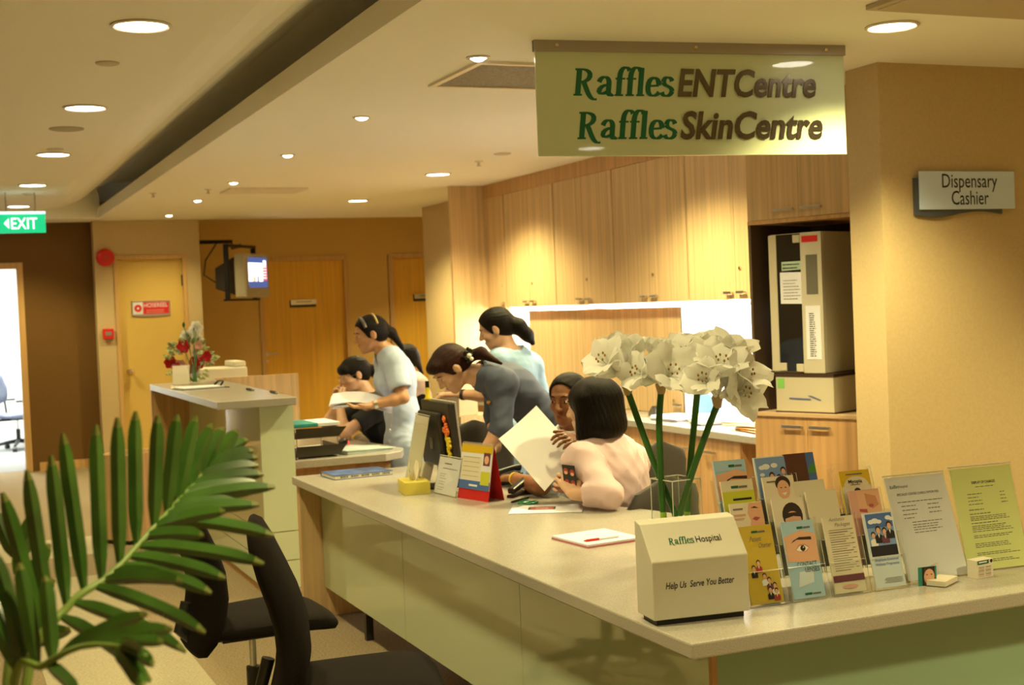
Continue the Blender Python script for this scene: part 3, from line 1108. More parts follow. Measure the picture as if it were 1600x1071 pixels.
# lit office beyond the corridor doorway
p = at(26, 688, z=0.05)
staff_chair('blue grey office chair with armrests in the lit room beyond the doorway', (min(p.x, 0.85), min(max(p.y, 16.2), 17.6), 0), R(25), M_bluefab, 0.80, group='chairs in the lit office', arms=True)
t = thing('office_desk', 'pale desk edge beside the blue grey chair in the lit room', 'desk', (1.0, 17.95, 0))
q = MB()
q.box((0, 0, 0.70), (0.48, 0.9, 0.735))
q.build('desktop', M_woodh, t)
q = MB()
q.box((0.02, 0.03, 0), (0.46, 0.06, 0.70))
q.build('side_panel', M_white, t)
q = MB()
q.box((0.02, 0.85, 0), (0.46, 0.88, 0.70))
q.build('side_panel', M_white, t)
# ------------------------------------------------------------------ clear acrylic: see-through sheet with a fresnel sheen
def acrylic(name, tint, gl=0.06):
    m = bpy.data.materials.new(name)
    m.use_nodes = True
    nt = m.node_tree
    nt.nodes.remove(nt.nodes['Principled BSDF'])
    out = nt.nodes['Material Output']
    a = nt.nodes.new('ShaderNodeBsdfTransparent')
    a.inputs[0].default_value = (*tint, 1)
    g = nt.nodes.new('ShaderNodeBsdfGlossy')
    g.inputs['Roughness'].default_value = gl
    lw = nt.nodes.new('ShaderNodeLayerWeight')
    pw = nt.nodes.new('ShaderNodeMath')
    pw.operation = 'POWER'
    pw.inputs[1].default_value = 3.0
    ml = nt.nodes.new('ShaderNodeMath')
    ml.operation = 'MULTIPLY_ADD'
    ml.inputs[1].default_value = 0.5
    ml.inputs[2].default_value = 0.02
    lw.inputs['Blend'].default_value = 0.5
    nt.links.new(lw.outputs['Facing'], pw.inputs[0])
    nt.links.new(pw.outputs[0], ml.inputs[0])
    mx = nt.nodes.new('ShaderNodeMixShader')
    nt.links.new(ml.outputs[0], mx.inputs[0])
    nt.links.new(a.outputs[0], mx.inputs[1])
    nt.links.new(g.outputs[0], mx.inputs[2])
    nt.links.new(mx.outputs[0], out.inputs['Surface'])
    return m


M_acry = acrylic('clear acrylic sheet', (0.985, 0.99, 0.98))
M_acedge = mat('acrylic cut edge', (0.62, 0.62, 0.52), 0.15, spec=0.8)


def fit(me_o, width):
    xs = [v.co.x for v in me_o.data.vertices]
    a, c = min(xs), max(xs)
    k = width / (c - a)
    for v in me_o.data.vertices:
        v.co.x = (v.co.x - a) * k
    return me_o


# ------------------------------------------------------------------ hanging glass sign
A = Vector((2.251, 4.912, 2.135))
B = Vector((3.636, 4.757, 2.135))
SW = (B - A).length
ang = math.atan2(B.y - A.y, B.x - A.x)
t = thing('hanging_sign', 'frosted green glass sign hanging from the ceiling with green and metallic lettering', 'sign', A, ang)
SH = ZC - A.z
q = MB()
q.box((0, 0, 0), (SW, 0.012, SH - 0.003))
q.build('glass_panel', mat('frosted green glass', (0.58, 0.66, 0.43), 0.35, coat=1.0), t, bev=0.002)
q = MB()
q.box((-0.004, -0.010, SH - 0.044), (SW + 0.004, -0.001, SH))
q.box((-0.004, 0.013, SH - 0.044), (SW + 0.004, 0.022, SH))
rl = q.build('mounting_rail', mat('dull aluminium', (0.42, 0.38, 0.34), 0.45, 0.7), t)
for u in (0.09, SW * 0.5, SW - 0.09):
    q = MB()
    q.T = Matrix.Translation((u, -0.010, SH - 0.022)) @ Matrix.Rotation(PI / 2, 4, 'X')
    q.lathe([(0.009, 0), (0.008, 0.004), (0.001, 0.005)], 12)
    q.build('screw', M_brass, rl, smooth=True)
M_metal_let = mat('brushed bronze lettering', (0.17, 0.14, 0.105), 0.25, 1.0)
for v, s, u0, ue, u1 in ((0.245, 'ENTCentre', 0.155, 0.612, 1.253), (0.070, 'SkinCentre', 0.165, 0.618, 1.278)):
    o, wd = serif_word('Raffles', 0.150, M_logo, t, frame((u0, -0.0015, v), (1, 0, 0), (0, 0, 1)), 0.12, 0.155, name='green_lettering')
    fit(o, ue - u0 - 0.012)
    o['label'] = 'dark green serif lettering'
    o = text(s, 0.158, M_metal_let, t, frame((ue, -0.004, v), (1, 0, 0), (0, 0, 1)), 'metal_lettering', shear=0.2, bold=0.024, align='LEFT', depth=0.002)
    fit(o, u1 - ue)
    o['label'] = 'bronze slanted lettering'

# ------------------------------------------------------------------ wall sign by the dispensary
p0, p1 = at(1437, 328, y=5.05), at(1585, 325, y=5.05)
t = thing('wall_sign', 'silver wall sign for dispensary and cashier, on a dark wavy backing plate', 'sign', (p0.x, 5.07, p0.z))
WS, HS = p1.x - p0.x, 0.18
q = MB()
pts = [(-0.022, -0.025), (WS - 0.07, -0.022)]
wave = [(-0.022 + (WS - 0.05) * k / 16, -0.022 - 0.016 * math.sin(2 * PI * (k / 16 + 0.02)) * (1 if k < 9 else 0.7)) for k in range(17)]
q.prism(wave + [(WS - 0.07, HS - 0.03), (-0.022, HS - 0.03)], -0.016, -0.002, axis='y')
q.build('backing_plate', mat('slate grey plate', (0.085, 0.095, 0.11), 0.4), t)
q = MB()
q.box((0, -0.026, 0), (WS, -0.0165, HS))
q.build('face_plate', mat('brushed silver plate', (0.62, 0.76, 1.0), 0.35), t, bev=0.002)
for s, v, w_ in (('Dispensary', 0.103, 0.335), ('Cashier', 0.022, 0.225)):
    o = text(s, 0.095, M_ink, t, frame((WS * 0.52 - w_ / 2, -0.0268, v), (1, 0, 0), (0, 0, 1)), 'lettering', bold=0.004, align='LEFT')
    fit(o, w_)

# ------------------------------------------------------------------ exit sign
t = thing('exit_sign', 'lit green exit sign hanging above the corridor', 'exit sign', (0.53, 12.5, 2.345))
q = MB()
q.box((0, -0.02, 0), (0.40, 0.02, 0.165))
q.build('sign_box', mat('lit green sign face', (0.02, 0.5, 0.25), 0.4, emit=(0.0, 0.42, 0.17), estr=0.75), t, bev=0.003)
q = MB()
q.box((0.0, -0.025, 0.166), (0.40, 0.025, 0.185))
q.build('lamp_housing', mat('lit lamp housing', (0.8, 0.9, 0.9), 0.4, emit=(0.6, 0.95, 0.85), estr=1.2), t)
q = MB()
q.tube([(0.08, 0, 0.185), (0.08, 0, 0.355)], 0.006, 8)
q.tube([(0.32, 0, 0.185), (0.32, 0, 0.355)], 0.006, 8)
q.build('hanger', M_chrome, t)
M_lit = mat('lit white lettering', (0.9, 0.95, 0.9), 0.4, emit=(0.85, 1.0, 0.9), estr=1.0)
o = text('EXIT', 0.14, M_lit, t, frame((0.115, -0.0215, 0.035), (1, 0, 0), (0, 0, 1)), 'lettering', bold=0.006, align='LEFT')
fit(o, 0.215)
q = MB()
q.T = frame((0.055, -0.0215, 0.083), (1, 0, 0), (0, 0, 1))
q.face([(0, 0, 0), (0.042, -0.045, 0), (0.042, 0.045, 0)])
q.build('arrow', M_lit, t, keep=True)

# ------------------------------------------------------------------ fire fittings and door signs
p = at(164, 403, y=YH)
t = thing('alarm_bell', 'round red alarm bell high on the wall beside the hose cupboard door', 'alarm bell', p)
q = MB()
q.T = Matrix.Rotation(PI / 2, 4, 'X')
q.lathe([(0.05, 0), (0.05, 0.02), (0.092, 0.025), (0.095, 0.035), (0.080, 0.055), (0.04, 0.066), (0.001, 0.068)], 28)
q.build('gong', M_red, t, smooth=True)
q = MB()
q.T = Matrix.Rotation(PI / 2, 4, 'X')
q.lathe([(0.018, 0.066), (0.018, 0.072), (0.001, 0.074)], 14)
q.build('centre_cap', mat('dull red cap', (0.45, 0.06, 0.05), 0.4), t, smooth=True)
p = at(169, 522, y=YH)
t = thing('fire_call_point', 'small square red fire call point low on the wall by the hose cupboard door', 'call point', p)
q = MB()
q.box((-0.055, -0.045, -0.055), (0.055, 0, 0.055))
q.build('housing', M_red, t, bev=0.006)
q = MB()
q.box((-0.032, -0.048, -0.018), (0.032, -0.0455, 0.022))
q.build('glass', mat('grey call point glass', (0.25, 0.22, 0.2), 0.1), t)

p0, p1 = at(207, 494, y=YH), at(267, 490, y=YH)
t = thing('hose_sign', 'red and silver hose reel sign on the yellow cupboard door', 'sign', (p0.x, YH + 0.039, p0.z))
WS, HS = p1.x - p0.x, 0.155
q = MB()
q.prism([(0, 0), (WS * 0.2, -0.008), (WS * 0.5, -0.012), (WS * 0.8, -0.008), (WS, 0), (WS, HS), (0, HS)], -0.014, 0.0, axis='y')
q.build('backing_plate', M_chrome, t)
q = MB()
q.box((0.012, -0.017, 0.014), (0.115, -0.0145, HS - 0.014))
q.build('symbol_panel', M_paper, t)
q = MB()
q.box((0.116, -0.017, 0.014), (WS - 0.012, -0.0145, HS - 0.014))
q.build('red_panel', M_red, t)
q = MB()
q.T = Matrix.Translation((0.064, -0.0172, HS / 2)) @ Matrix.Rotation(PI / 2, 4, 'X')
q.lathe([(0.040, 0), (0.040, 0.0008), (0.001, 0.0009)], 24)
q.build('reel_symbol', M_red, t)
q = MB()
q.T = Matrix.Translation((0.064, -0.0182, HS / 2)) @ Matrix.Rotation(PI / 2, 4, 'X')
q.lathe([(0.012, 0), (0.012, 0.0004), (0.001, 0.0005)], 16)
q.build('reel_hub', M_paper, t)
o = text('HOSEREEL', 0.062, M_paper, t, frame((0.125, -0.0176, HS * 0.56), (1, 0, 0), (0, 0, 1)), 'lettering', bold=0.006, align='LEFT')
fit(o, WS - 0.15)
q = MB()
q.T = frame((0.15, -0.0176, 0), (1, 0, 0), (0, 0, 1))
bars(q, 0.0, WS - 0.2, [0.028, 0.05], 0.008, 0, seed=2, ragged=0.1, word=0.02)
q.build('small_print', mat('pale red print', (0.75, 0.35, 0.3), 0.6), t, keep=True)


def plaque(lb, px, py, py2, w_, cut=None):
    p = at(px, py2, y=YT + 0.035)
    t = thing('door_plaque', lb, 'door sign', (p.x, YT + 0.039, p.z), 0, 'door plaques')
    q = MB()
    q.box((0, -0.008, 0), (w_, 0, 0.085))
    q.build('backing_plate', M_dark, t)
    q = MB()
    q.box((0.012, -0.014, 0.03), (w_ + 0.005, -0.009, 0.09))
    q.build('name_strip', M_chrome, t)
    q = MB()
    q.T = frame((0.05, -0.0146, 0.05), (1, 0, 0), (0, 0, 1))
    bars(q, 0.03, w_ - 0.1, [0.008], 0.012, 0, seed=4, ragged=0.1, word=0.02)
    q.build('print', M_inkg, t, keep=True)


plaque('dark and silver name plaque on the amber door beside the television', 453, 468, 481, 0.32)
plaque('dark and silver name plaque on the amber door cut off by the wall column', 646, 459, 471, 0.32)

# ------------------------------------------------------------------ television on its wall bracket
pt = at(377, 432, y=14.55)
t = thing('television', 'small silver tube television high in the corner, screen switched on', 'television', (pt.x, pt.y, pt.z), R(50))
q = MB()
q.box((-0.27, -0.20, -0.235), (0.27, -0.06, 0.235))
q.build('front_shell', mat('silver grey plastic', (0.40, 0.36, 0.26), 0.4), t, bev=0.02, seg=3)
q = MB()
vs = [(-0.255, -0.061, -0.21), (0.255, -0.061, -0.21), (0.255, -0.061, 0.21), (-0.255, -0.061, 0.21), (-0.15, 0.24, -0.13), (0.15, 0.24, -0.13), (0.15, 0.24, 0.10), (-0.15, 0.24, 0.10)]
q.add(vs, [(0, 1, 2, 3), (7, 6, 5, 4), (0, 4, 5, 1), (1, 5, 6, 2), (2, 6, 7, 3), (3, 7, 4, 0)])
q.build('rear_shell', M_dark, t, bev=0.02)
q = MB()
q.T = frame((0, -0.2015, 0.03), (1, 0, 0), (0, 0, 1))
def scr(x0, y0, x1, y1, m, z=0.0):
    q.face([(x0, y0, z), (x1, y0, z), (x1, y1, z), (x0, y1, z)], m)
scr(-0.215, -0.16, 0.215, 0.165, 0)
scr(-0.215, -0.095, 0.11, 0.105, 1, 0.0006)
scr(0.11, -0.08, 0.205, 0.105, 2, 0.0006)
scr(0.125, 0.08, 0.19, 0.135, 1, 0.0009)
scr(-0.12, -0.095, -0.05, -0.045, 3, 0.0009)
scr(-0.02, -0.095, 0.02, -0.04, 4, 0.0009)
for k in range(5):
    scr(0.12, -0.06 + 0.03 * k, 0.195, -0.052 + 0.03 * k, 1, 0.0009)
q.build('screen', [mat('screen blue', (0.02, 0.03, 0.08), 0.2, emit=(0.06, 0.09, 0.25), estr=0.8), mat('screen white', (0.8, 0.85, 0.9), 0.2, emit=(0.85, 0.95, 1.0), estr=1.3), mat('screen red', (0.7, 0.1, 0.1), 0.2, emit=(0.9, 0.10, 0.10), estr=0.9),
                      mat('screen tan', (0.6, 0.4, 0.3), 0.2, emit=(0.75, 0.5, 0.35), estr=0.8), mat('screen slate', (0.1, 0.1, 0.1), 0.2, emit=(0.1, 0.12, 0.15), estr=0.8)], t, keep=True)
q = MB()
q.lathe([(0.012, -0.002), (0.012, 0.003)], 12, c=(0, 0, 0))
q.v = [(x, -0.2 - z, y - 0.185) for x, y, z in q.v]
q.build('power_button', M_chrome, t)
tm = thing('television_bracket', 'black steel wall bracket carrying the corner television', 'bracket', (2.66, 14.95, pt.z + 0.40))
q = MB()
tx, ty = pt.x - 2.66, pt.y - 14.95
q.box((0.0, -0.06, -0.07), (0.012, 0.06, 0.07))
q.tube([(0.0, 0, 0), (tx + 0.0, 0, 0.0), (tx, 0.0, -0.07), (tx, ty, -0.07)], 0.022, 8)
q.build('swing_arm', M_black, tm)
q = MB()
rot = Matrix.Rotation(R(50), 4, 'Z')
q.T = Matrix.Translation((tx, ty, 0)) @ rot
q.box((-0.32, -0.02, -0.09), (0.32, 0.03, -0.06))
q.box((-0.32, -0.02, -0.66), (-0.295, 0.03, -0.06))
q.box((0.295, -0.02, -0.66), (0.32, 0.03, -0.06))
q.box((-0.32, -0.05, -0.665), (0.32, 0.05, -0.645))
q.build('cradle', M_black, tm)
q = MB()
q.tube([(0.25, 0.05, 0.0), (0.12, 0.1, -0.2), (0.10, 0.12, -0.36), (0.25, 0.2, -0.45)], 0.008, 6)
q.build('cable', M_black, tm, smooth=True)

# ------------------------------------------------------------------ things on the service counter
def ctable(px, py, z=ZT):
    v = at(px, py, z=z)
    return Vector((v.x, v.y, z))


# suggestion box
FL, FR = Vector((1.626, 2.966, 0)), Vector((1.890, 2.934, 0))
ang = math.atan2(FR.y - FL.y, FR.x - FL.x)
t = thing('suggestion_box', 'cream sloping-front suggestion box at the near corner of the counter', 'suggestion box', (FL.x, FL.y, ZT), ang)
W_ = (FR - FL).length
q = MB()
q.prism([(0, 0.015), (0, 0.163), (0.075, 0.250), (0.112, 0.256), (0.112, 0.015)], 0, W_, axis='x')
q.build('body', mat('cream enamel', (0.62, 0.60, 0.50), 0.4), t, bev=0.003, seg=3)
q = MB()
q.box((0.012, 0.012, 0.0), (W_ - 0.012, 0.10, 0.0149))
q.build('base', M_black, t)
sl = Vector((0, 0.075, 0.087)).normalized()
fm = frame((0.062, 0.031 - 0.0009, 0.163 + 0.0365), (1, 0, 0), sl)
o, wd = serif_word('Raffles', 0.026, M_logo, t, fm, 0.1, 0.13, name='green_lettering')
fit(o, 0.070)
o = text('Hospital', 0.026, M_ink, t, frame((0.1375, 0.031 - 0.0009, 0.163 + 0.0365), (1, 0, 0), sl), 'lettering', bold=0.008, align='LEFT')
fit(o, 0.070)
o = text('Help Us  Serve You Better', 0.024, M_ink, t, frame((0.035, -0.0008, 0.093), (1, 0, 0), (0, 0, 1)), 'lettering', shear=0.2, bold=0.012, align='LEFT')
fit(o, 0.190)

# brochures and their racks
M_b = {k: mat('print ' + k, hx(v), 0.45) for k, v in dict(sky='7f9fd8', deepsky='4c6fb5', pale='d5e2ee', skin='e2b091', skin2='c98d68', brow='33231c', eyew='f2efe8', iris='2b1c14', lip='b6525c', yellow='c9ae3f', lime='c8cc3a', cream='ded6bf', cream2='e6dcc9', brown='5a3320', blue='8fb4d8', plum='6d3a4c', gold='d8b51e', suit='1c1c26', red='a83a34', teal='2f8a7d', cloud='e6ebf2', green='4d8a4a', pink='d9a79a', ltblue='a8cbe6').items()}


class Print:
    """flat print in the plane of a leaflet face, one mesh per colour"""

    def __init__(s, parent, M):
        s.parent, s.M, s.z, s.by = parent, M, 0.0003, {}

    def poly(s, pts, m):
        s.z += 0.00006
        s.by.setdefault(m, MB()).face([(x, y, s.z) for x, y in pts])
        return s

    def rect(s, x0, y0, x1, y1, m):
        return s.poly([(x0, y0), (x1, y0), (x1, y1), (x0, y1)], m)

    def disc(s, cx, cy, rx, ry, m, n=18, a0=0, a1=2 * PI):
        return s.poly([(cx + rx * math.cos(a0 + (a1 - a0) * k / n), cy + ry * math.sin(a0 + (a1 - a0) * k / n)) for k in range(n if a1 - a0 > 6.2 else n + 1)], m)

    def done(s, name='print'):
        mb = MB()
        ms = list(s.by)
        for i, m in enumerate(ms):
            mb.add(s.by[m].v, s.by[m].f, i)
        return mb.build(name, [M_b.get(m, m) if isinstance(m, str) else m for m in ms], s.parent, keep=True, M=s.M)


def eye(p, cx, cy, s, w0, w1):
    """close photograph of an eye and brow between y limits"""
    p.poly([(w0[0], w0[1]), (w0[2], w0[1] - 0.006), (w0[2], w0[3] - 0.01), (cx + s * 0.2, w0[3] + 0.002), (w0[0], w0[3] - 0.012)], 'skin')
    p.poly([(cx - s * 1.5, cy + s * 0.75), (cx - s * 0.6, cy + s * 1.15), (cx + s * 1.5, cy + s * 1.0), (cx + s * 1.5, cy + s * 1.38), (cx - s * 0.2, cy + s * 1.45), (cx - s * 1.1, cy + s * 1.1)], 'brow')
    p.poly([(cx - s, cy - s * 0.1), (cx - s * 0.4, cy + s * 0.52), (cx + s * 0.4, cy + s * 0.58), (cx + s * 1.05, cy + s * 0.1), (cx + s * 0.5, cy - s * 0.42), (cx - s * 0.4, cy - s * 0.4)], 'skin2')
    p.poly([(cx - s * 0.9, cy - s * 0.1), (cx - s * 0.35, cy + s * 0.36), (cx + s * 0.4, cy + s * 0.40), (cx + s * 0.9, cy + s * 0.05), (cx + s * 0.4, cy - s * 0.32), (cx - s * 0.4, cy - s * 0.32)], 'eyew')
    p.disc(cx + s * 0.08, cy + s * 0.05, s * 0.36, s * 0.36, 'iris')
    p.disc(cx + s * 0.18, cy + s * 0.16, s * 0.09, s * 0.09, 'eyew', 8)


def bust(p, cx, cy, s, top, hair='brow', skin='skin'):
    """small half figure"""
    p.poly([(cx - s * 1.1, cy - s * 3.0), (cx + s * 1.1, cy - s * 3.0), (cx + s * 1.15, cy - s * 1.5), (cx + s * 0.5, cy - s * 1.0), (cx - s * 0.5, cy - s * 1.0), (cx - s * 1.15, cy - s * 1.5)], top)
    p.poly([(cx - s * 0.25, cy - s * 1.0), (cx + s * 0.25, cy - s * 1.0), (cx, cy - s * 1.9)], 'eyew')
    p.disc(cx, cy + s * 0.18, s * 0.72, s * 0.85, hair)
    p.disc(cx, cy - s * 0.15, s * 0.56, s * 0.72, skin)


def logo(p, x, y, h, m=M_inkg, m2=M_logo, w=0.042):
    p.rect(x, y, x + w * 0.45, y + h, m2)
    p.rect(x + w * 0.48, y, x + w, y + h * 0.8, m)


LEAN = R(15.5)
BW, BH = 0.099, 0.208
RO = Vector((1.947, 3.012, ZT))
RD = Vector((1, -0.045, 0)).normalized()
RUP = Vector((0.045 * math.sin(LEAN), math.sin(LEAN), math.cos(LEAN))).normalized()
COLX = [0.0, 0.131, 0.262, 0.393]


def tier(col, k):
    o = RO + RD * COLX[col] + Vector((0, 0.042 * k, 0.057 * k + 0.006))
    return frame(o, RD, RUP)


for nm, cols, lb in (('a', (0, 1), 'clear acrylic leaflet rack next to the cream suggestion box'), ('b', (2, 3), 'clear acrylic leaflet rack next to the white price sheet stand')):
    t = thing('brochure_rack', lb, 'rack', tier(cols[0], 0).translation - Vector((0, 0, 0.006)), 0, 'clear leaflet racks')
    Ti = Matrix.Translation(t.location).inverted()
    for k in range(4):
        for c in cols:
            q = MB()
            q.T = Ti @ tier(c, k)
            q.box((-0.010, -0.004, 0.009), (BW + 0.010, 0.085, 0.0115))
            q.box((-0.010, -0.004, -0.010), (-0.0075, 0.150, 0.009))
            q.box((BW + 0.0075, -0.004, -0.010), (BW + 0.010, 0.150, 0.009))
            q.box((-0.010, -0.006, -0.012), (BW + 0.010, -0.004, 0.0115))
            q.box((-0.010, -0.004, -0.0125), (BW + 0.010, 0.165, -0.0105))
            pk = q.build('pocket', M_acry, t)
            q = MB()
            q.T = Ti @ tier(c, k)
            q.tube([(-0.010, 0.085, 0.0102), (BW + 0.010, 0.085, 0.0102)], 0.0007, 6)
            q.tube([(-0.0088, 0.150, -0.008), (-0.0088, 0.148, 0.0095), (-0.0088, -0.005, 0.0100), (BW + 0.0088, -0.005, 0.0100), (BW + 0.0088, 0.148, 0.0095), (BW + 0.0088, 0.150, -0.008)], 0.0007, 6)
            q.build('polished_edge', M_acedge, pk)
    q = MB()
    q.box((-0.012, -0.012, 0.0), (0.131 + BW + 0.012, 0.16, 0.0015))
    q.build('base_sheet', M_acry, t)


def leaflet(col, k, label, base, draw, dx=0.0, dy=0.0, h=BH, th=0.006, dw=0.0):
    M = tier(col, k) @ Matrix.Translation((dx, dy, 0.0))
    t = thing('leaflet', label, 'leaflet', M=M, group='leaflets in the acrylic racks')
    q = MB()
    q.box((0, 0, -th), (BW + dw, h, 0))
    q.build('sheets', M_b.get(base, base) if isinstance(base, str) else base, t)
    p = Print(t, Matrix())
    draw(p)
    if p.by:
        p.done()
    return t


def d_charter(p):
    logo(p, 0.035, BH - 0.020, 0.006)
    for k in range(5):
        p.disc(0.020 + 0.013 * k + 0.01, 0.163 - 0.0006 * k, 0.0045, 0.006, M_b['yellow'] if k % 2 else M_b['gold'], 10)
    for i, (x, y) in enumerate(((0.024, 0.095), (0.040, 0.108), (0.052, 0.072), (0.064, 0.060), (0.078, 0.045), (0.062, 0.035), (0.080, 0.030))):
        bust(p, x, y, 0.0085, ('suit', 'red', 'cloud', 'plum', 'eyew', 'suit', 'red')[i])
t = leaflet(0, 0, 'mustard yellow charter leaflet in the lowest pocket beside the cream box', 'yellow', d_charter)
for s, x, y, w_ in (('Patient', 0.026, 0.166, 0.036), ('Charter', 0.050, 0.148, 0.040)):
    o = text(s, 0.019, M_inkg, t, Matrix.Translation((x, y, 0.0012)), 'lettering', shear=0.35, bold=-0.004, align='LEFT')
    fit(o, w_)


def d_contact(p):
    p.rect(0, BH - 0.05, BW, BH, 'ltblue')
    eye(p, 0.052, 0.132, 0.022, (0.0, 0.100, BW, 0.180), None)
    logo(p, 0.045, BH - 0.022, 0.006)
    p.poly([(0.02, 0.03), (0.07, 0.04), (0.075, 0.075), (0.03, 0.07)], 'pale')
    logo(p, 0.035, 0.008, 0.006, w=0.05)
t = leaflet(1, 0, 'pale blue contact lens leaflet with a large eye in a lowest pocket', 'ltblue', d_contact)
for s, x, y, w_ in (('CONTACT', 0.026, 0.084, 0.062), ('LENSES', 0.048, 0.069, 0.045)):
    o = text(s, 0.018, M_ink, t, Matrix.Translation((x, y, 0.0025)), 'lettering', align='LEFT')
    fit(o, w_)


def d_pack(p):
    mb = MB()
    for k in range(18):
        p.rect(0.012, 0.060 + 0.0065 * k, 0.012 + 0.05 + 0.02 * ((k * 7) % 3) / 2, 0.0612 + 0.0065 * k + 0.0008 * (k % 4 == 0), M_inkg)
        if k % 2:
            p.rect(0.080, 0.060 + 0.0065 * k, 0.090, 0.0616 + 0.0065 * k, M_inkg)
    p.rect(0.0, 0.030, BW, 0.048, 'plum')
    p.disc(0.05, 0.016, 0.024, 0.006, 'pink')
t = leaflet(2, 0, 'cream price list leaflet with a plum stripe in a lowest pocket', 'cream', d_pack)
for s, x, y, w_ in (('Aesthetics', 0.018, 0.196, 0.05), ('Packages', 0.034, 0.181, 0.05)):
    o = text(s, 0.014, M_inkg, t, Matrix.Translation((x, y, 0.0025)), 'lettering', shear=0.35, bold=-0.004, align='LEFT')
    fit(o, w_)


def d_group(p):
    p.rect(0.006, 0.085, BW - 0.006, BH - 0.004, 'sky')
    p.rect(0.006, 0.165, BW - 0.006, BH - 0.004, 'deepsky')
    for x, y, r in ((0.022, 0.182, 0.010), (0.035, 0.184, 0.012), (0.048, 0.181, 0.009), (0.080, 0.190, 0.010), (0.090, 0.186, 0.008)):
        p.disc(x, y, r, r * 0.62, 'cloud', 12)
    p.rect(0.006, 0.085, BW - 0.006, 0.115, 'suit')
    bust(p, 0.022, 0.145, 0.010, 'eyew')
    bust(p, 0.040, 0.158, 0.012, 'suit')
    bust(p, 0.060, 0.153, 0.011, 'plum')
    bust(p, 0.078, 0.168, 0.012, 'suit')
    for k in range(4):
        p.rect(0.03 + 0.005 * (k % 2), 0.012 + 0.004 * k, 0.09, 0.0132 + 0.004 * k, M_inkg)
t = leaflet(3, 0, 'pale blue wellness leaflet with four office workers in a lowest pocket', 'pale', d_group)
for s, x, y, w_ in (('Employee Emotional', 0.012, 0.073, 0.076), ('Wellness Programme', 0.010, 0.061, 0.078)):
    o = text(s, 0.010, M_b['deepsky'], t, Matrix.Translation((x, y, 0.0028)), 'lettering', bold=0.01, align='LEFT')
    fit(o, w_)


def d_face(p):
    p.rect(0.045, BH - 0.075, BW, BH - 0.002, 'skin')
    p.poly([(0.045, BH - 0.002), (0.058, BH - 0.002), (0.050, BH - 0.03), (0.058, BH - 0.05), (0.050, BH - 0.075), (0.045, BH - 0.075)], 'cream2')
    p.poly([(0.062, BH - 0.016), (0.075, BH - 0.012), (0.088, BH - 0.018), (0.075, BH - 0.017)], 'brow')
    p.poly([(0.062, BH - 0.046), (0.072, BH - 0.040), (0.088, BH - 0.044), (0.075, BH - 0.052)], 'lip')
    for k, (y, w_) in enumerate(((BH - 0.018, 0.03), (BH - 0.034, 0.036), (BH - 0.044, 0.03))):
        p.rect(0.008, y, 0.008 + w_, y + 0.004, M_inkg if k == 0 else 'pink')
leaflet(0, 1, 'cream leaflet with a calm face in profile, right behind the yellow charter leaflet', 'cream2', d_face)


def d_boy(p):
    p.poly([(0.02, 0.10), (0.095, 0.10), (0.09, 0.135), (0.03, 0.135)], 'red')
    p.disc(0.058, BH - 0.048, 0.032, 0.036, 'brow')
    p.disc(0.058, BH - 0.064, 0.026, 0.028, 'skin')
    p.poly([(0.028, BH - 0.04), (0.088, BH - 0.04), (0.085, BH - 0.054), (0.06, BH - 0.05), (0.03, BH - 0.056)], 'brow')
leaflet(1, 1, 'cream leaflet with a dark haired child in a red top behind contact lens leaflet', 'cream2', d_boy)
leaflet(2, 1, 'blank cream leaflet turned back to front, behind the cream price list', 'cream', lambda p: p, dx=-0.02, dy=0.012)


def d_nose(p):
    p.rect(0, BH - 0.08, BW, BH - 0.003, 'skin')
    p.poly([(0.05, BH - 0.01), (0.085, BH - 0.02), (0.092, BH - 0.045), (0.07, BH - 0.055), (0.052, BH - 0.045)], 'skin2')
    p.disc(0.066, BH - 0.046, 0.008, 0.005, 'lip')
    p.poly([(0.02, BH - 0.052), (0.05, BH - 0.055), (0.05, BH - 0.065), (0.02, BH - 0.06)], 'lip')
    p.rect(0, BH - 0.08, 0.025, BH - 0.003, 'pink')
leaflet(3, 1, 'leaflet with a close photograph of a nose behind the office workers leaflet', 'pink', d_nose, dx=-0.012, dy=0.002)


def d_lime(p):
    p.rect(0, 0.0, BW, BH - 0.030, 'lime')
    logo(p, 0.03, BH - 0.022, 0.007, w=0.05)
    p.rect(0.03, BH - 0.056, 0.088, BH - 0.050, M_ink)
leaflet(0, 2, 'lime and cream leaflet, third up from the yellow charter leaflet', 'cream', d_lime)


def d_woman(p):
    p.disc(0.062, BH - 0.022, 0.024, 0.022, 'brow')
    p.disc(0.062, BH - 0.038, 0.020, 0.026, 'skin')
    p.poly([(0.054, BH - 0.048), (0.072, BH - 0.046), (0.064, BH - 0.055)], 'eyew')
    p.disc(0.055, BH - 0.033, 0.003, 0.0015, 'brow', 8)
    p.disc(0.069, BH - 0.033, 0.003, 0.0015, 'brow', 8)
    p.rect(0.012, BH - 0.016, 0.040, BH - 0.012, M_inkg)
leaflet(1, 2, 'cream leaflet with a smiling dark haired woman, beside the lime leaflet', 'cream2', d_woman)


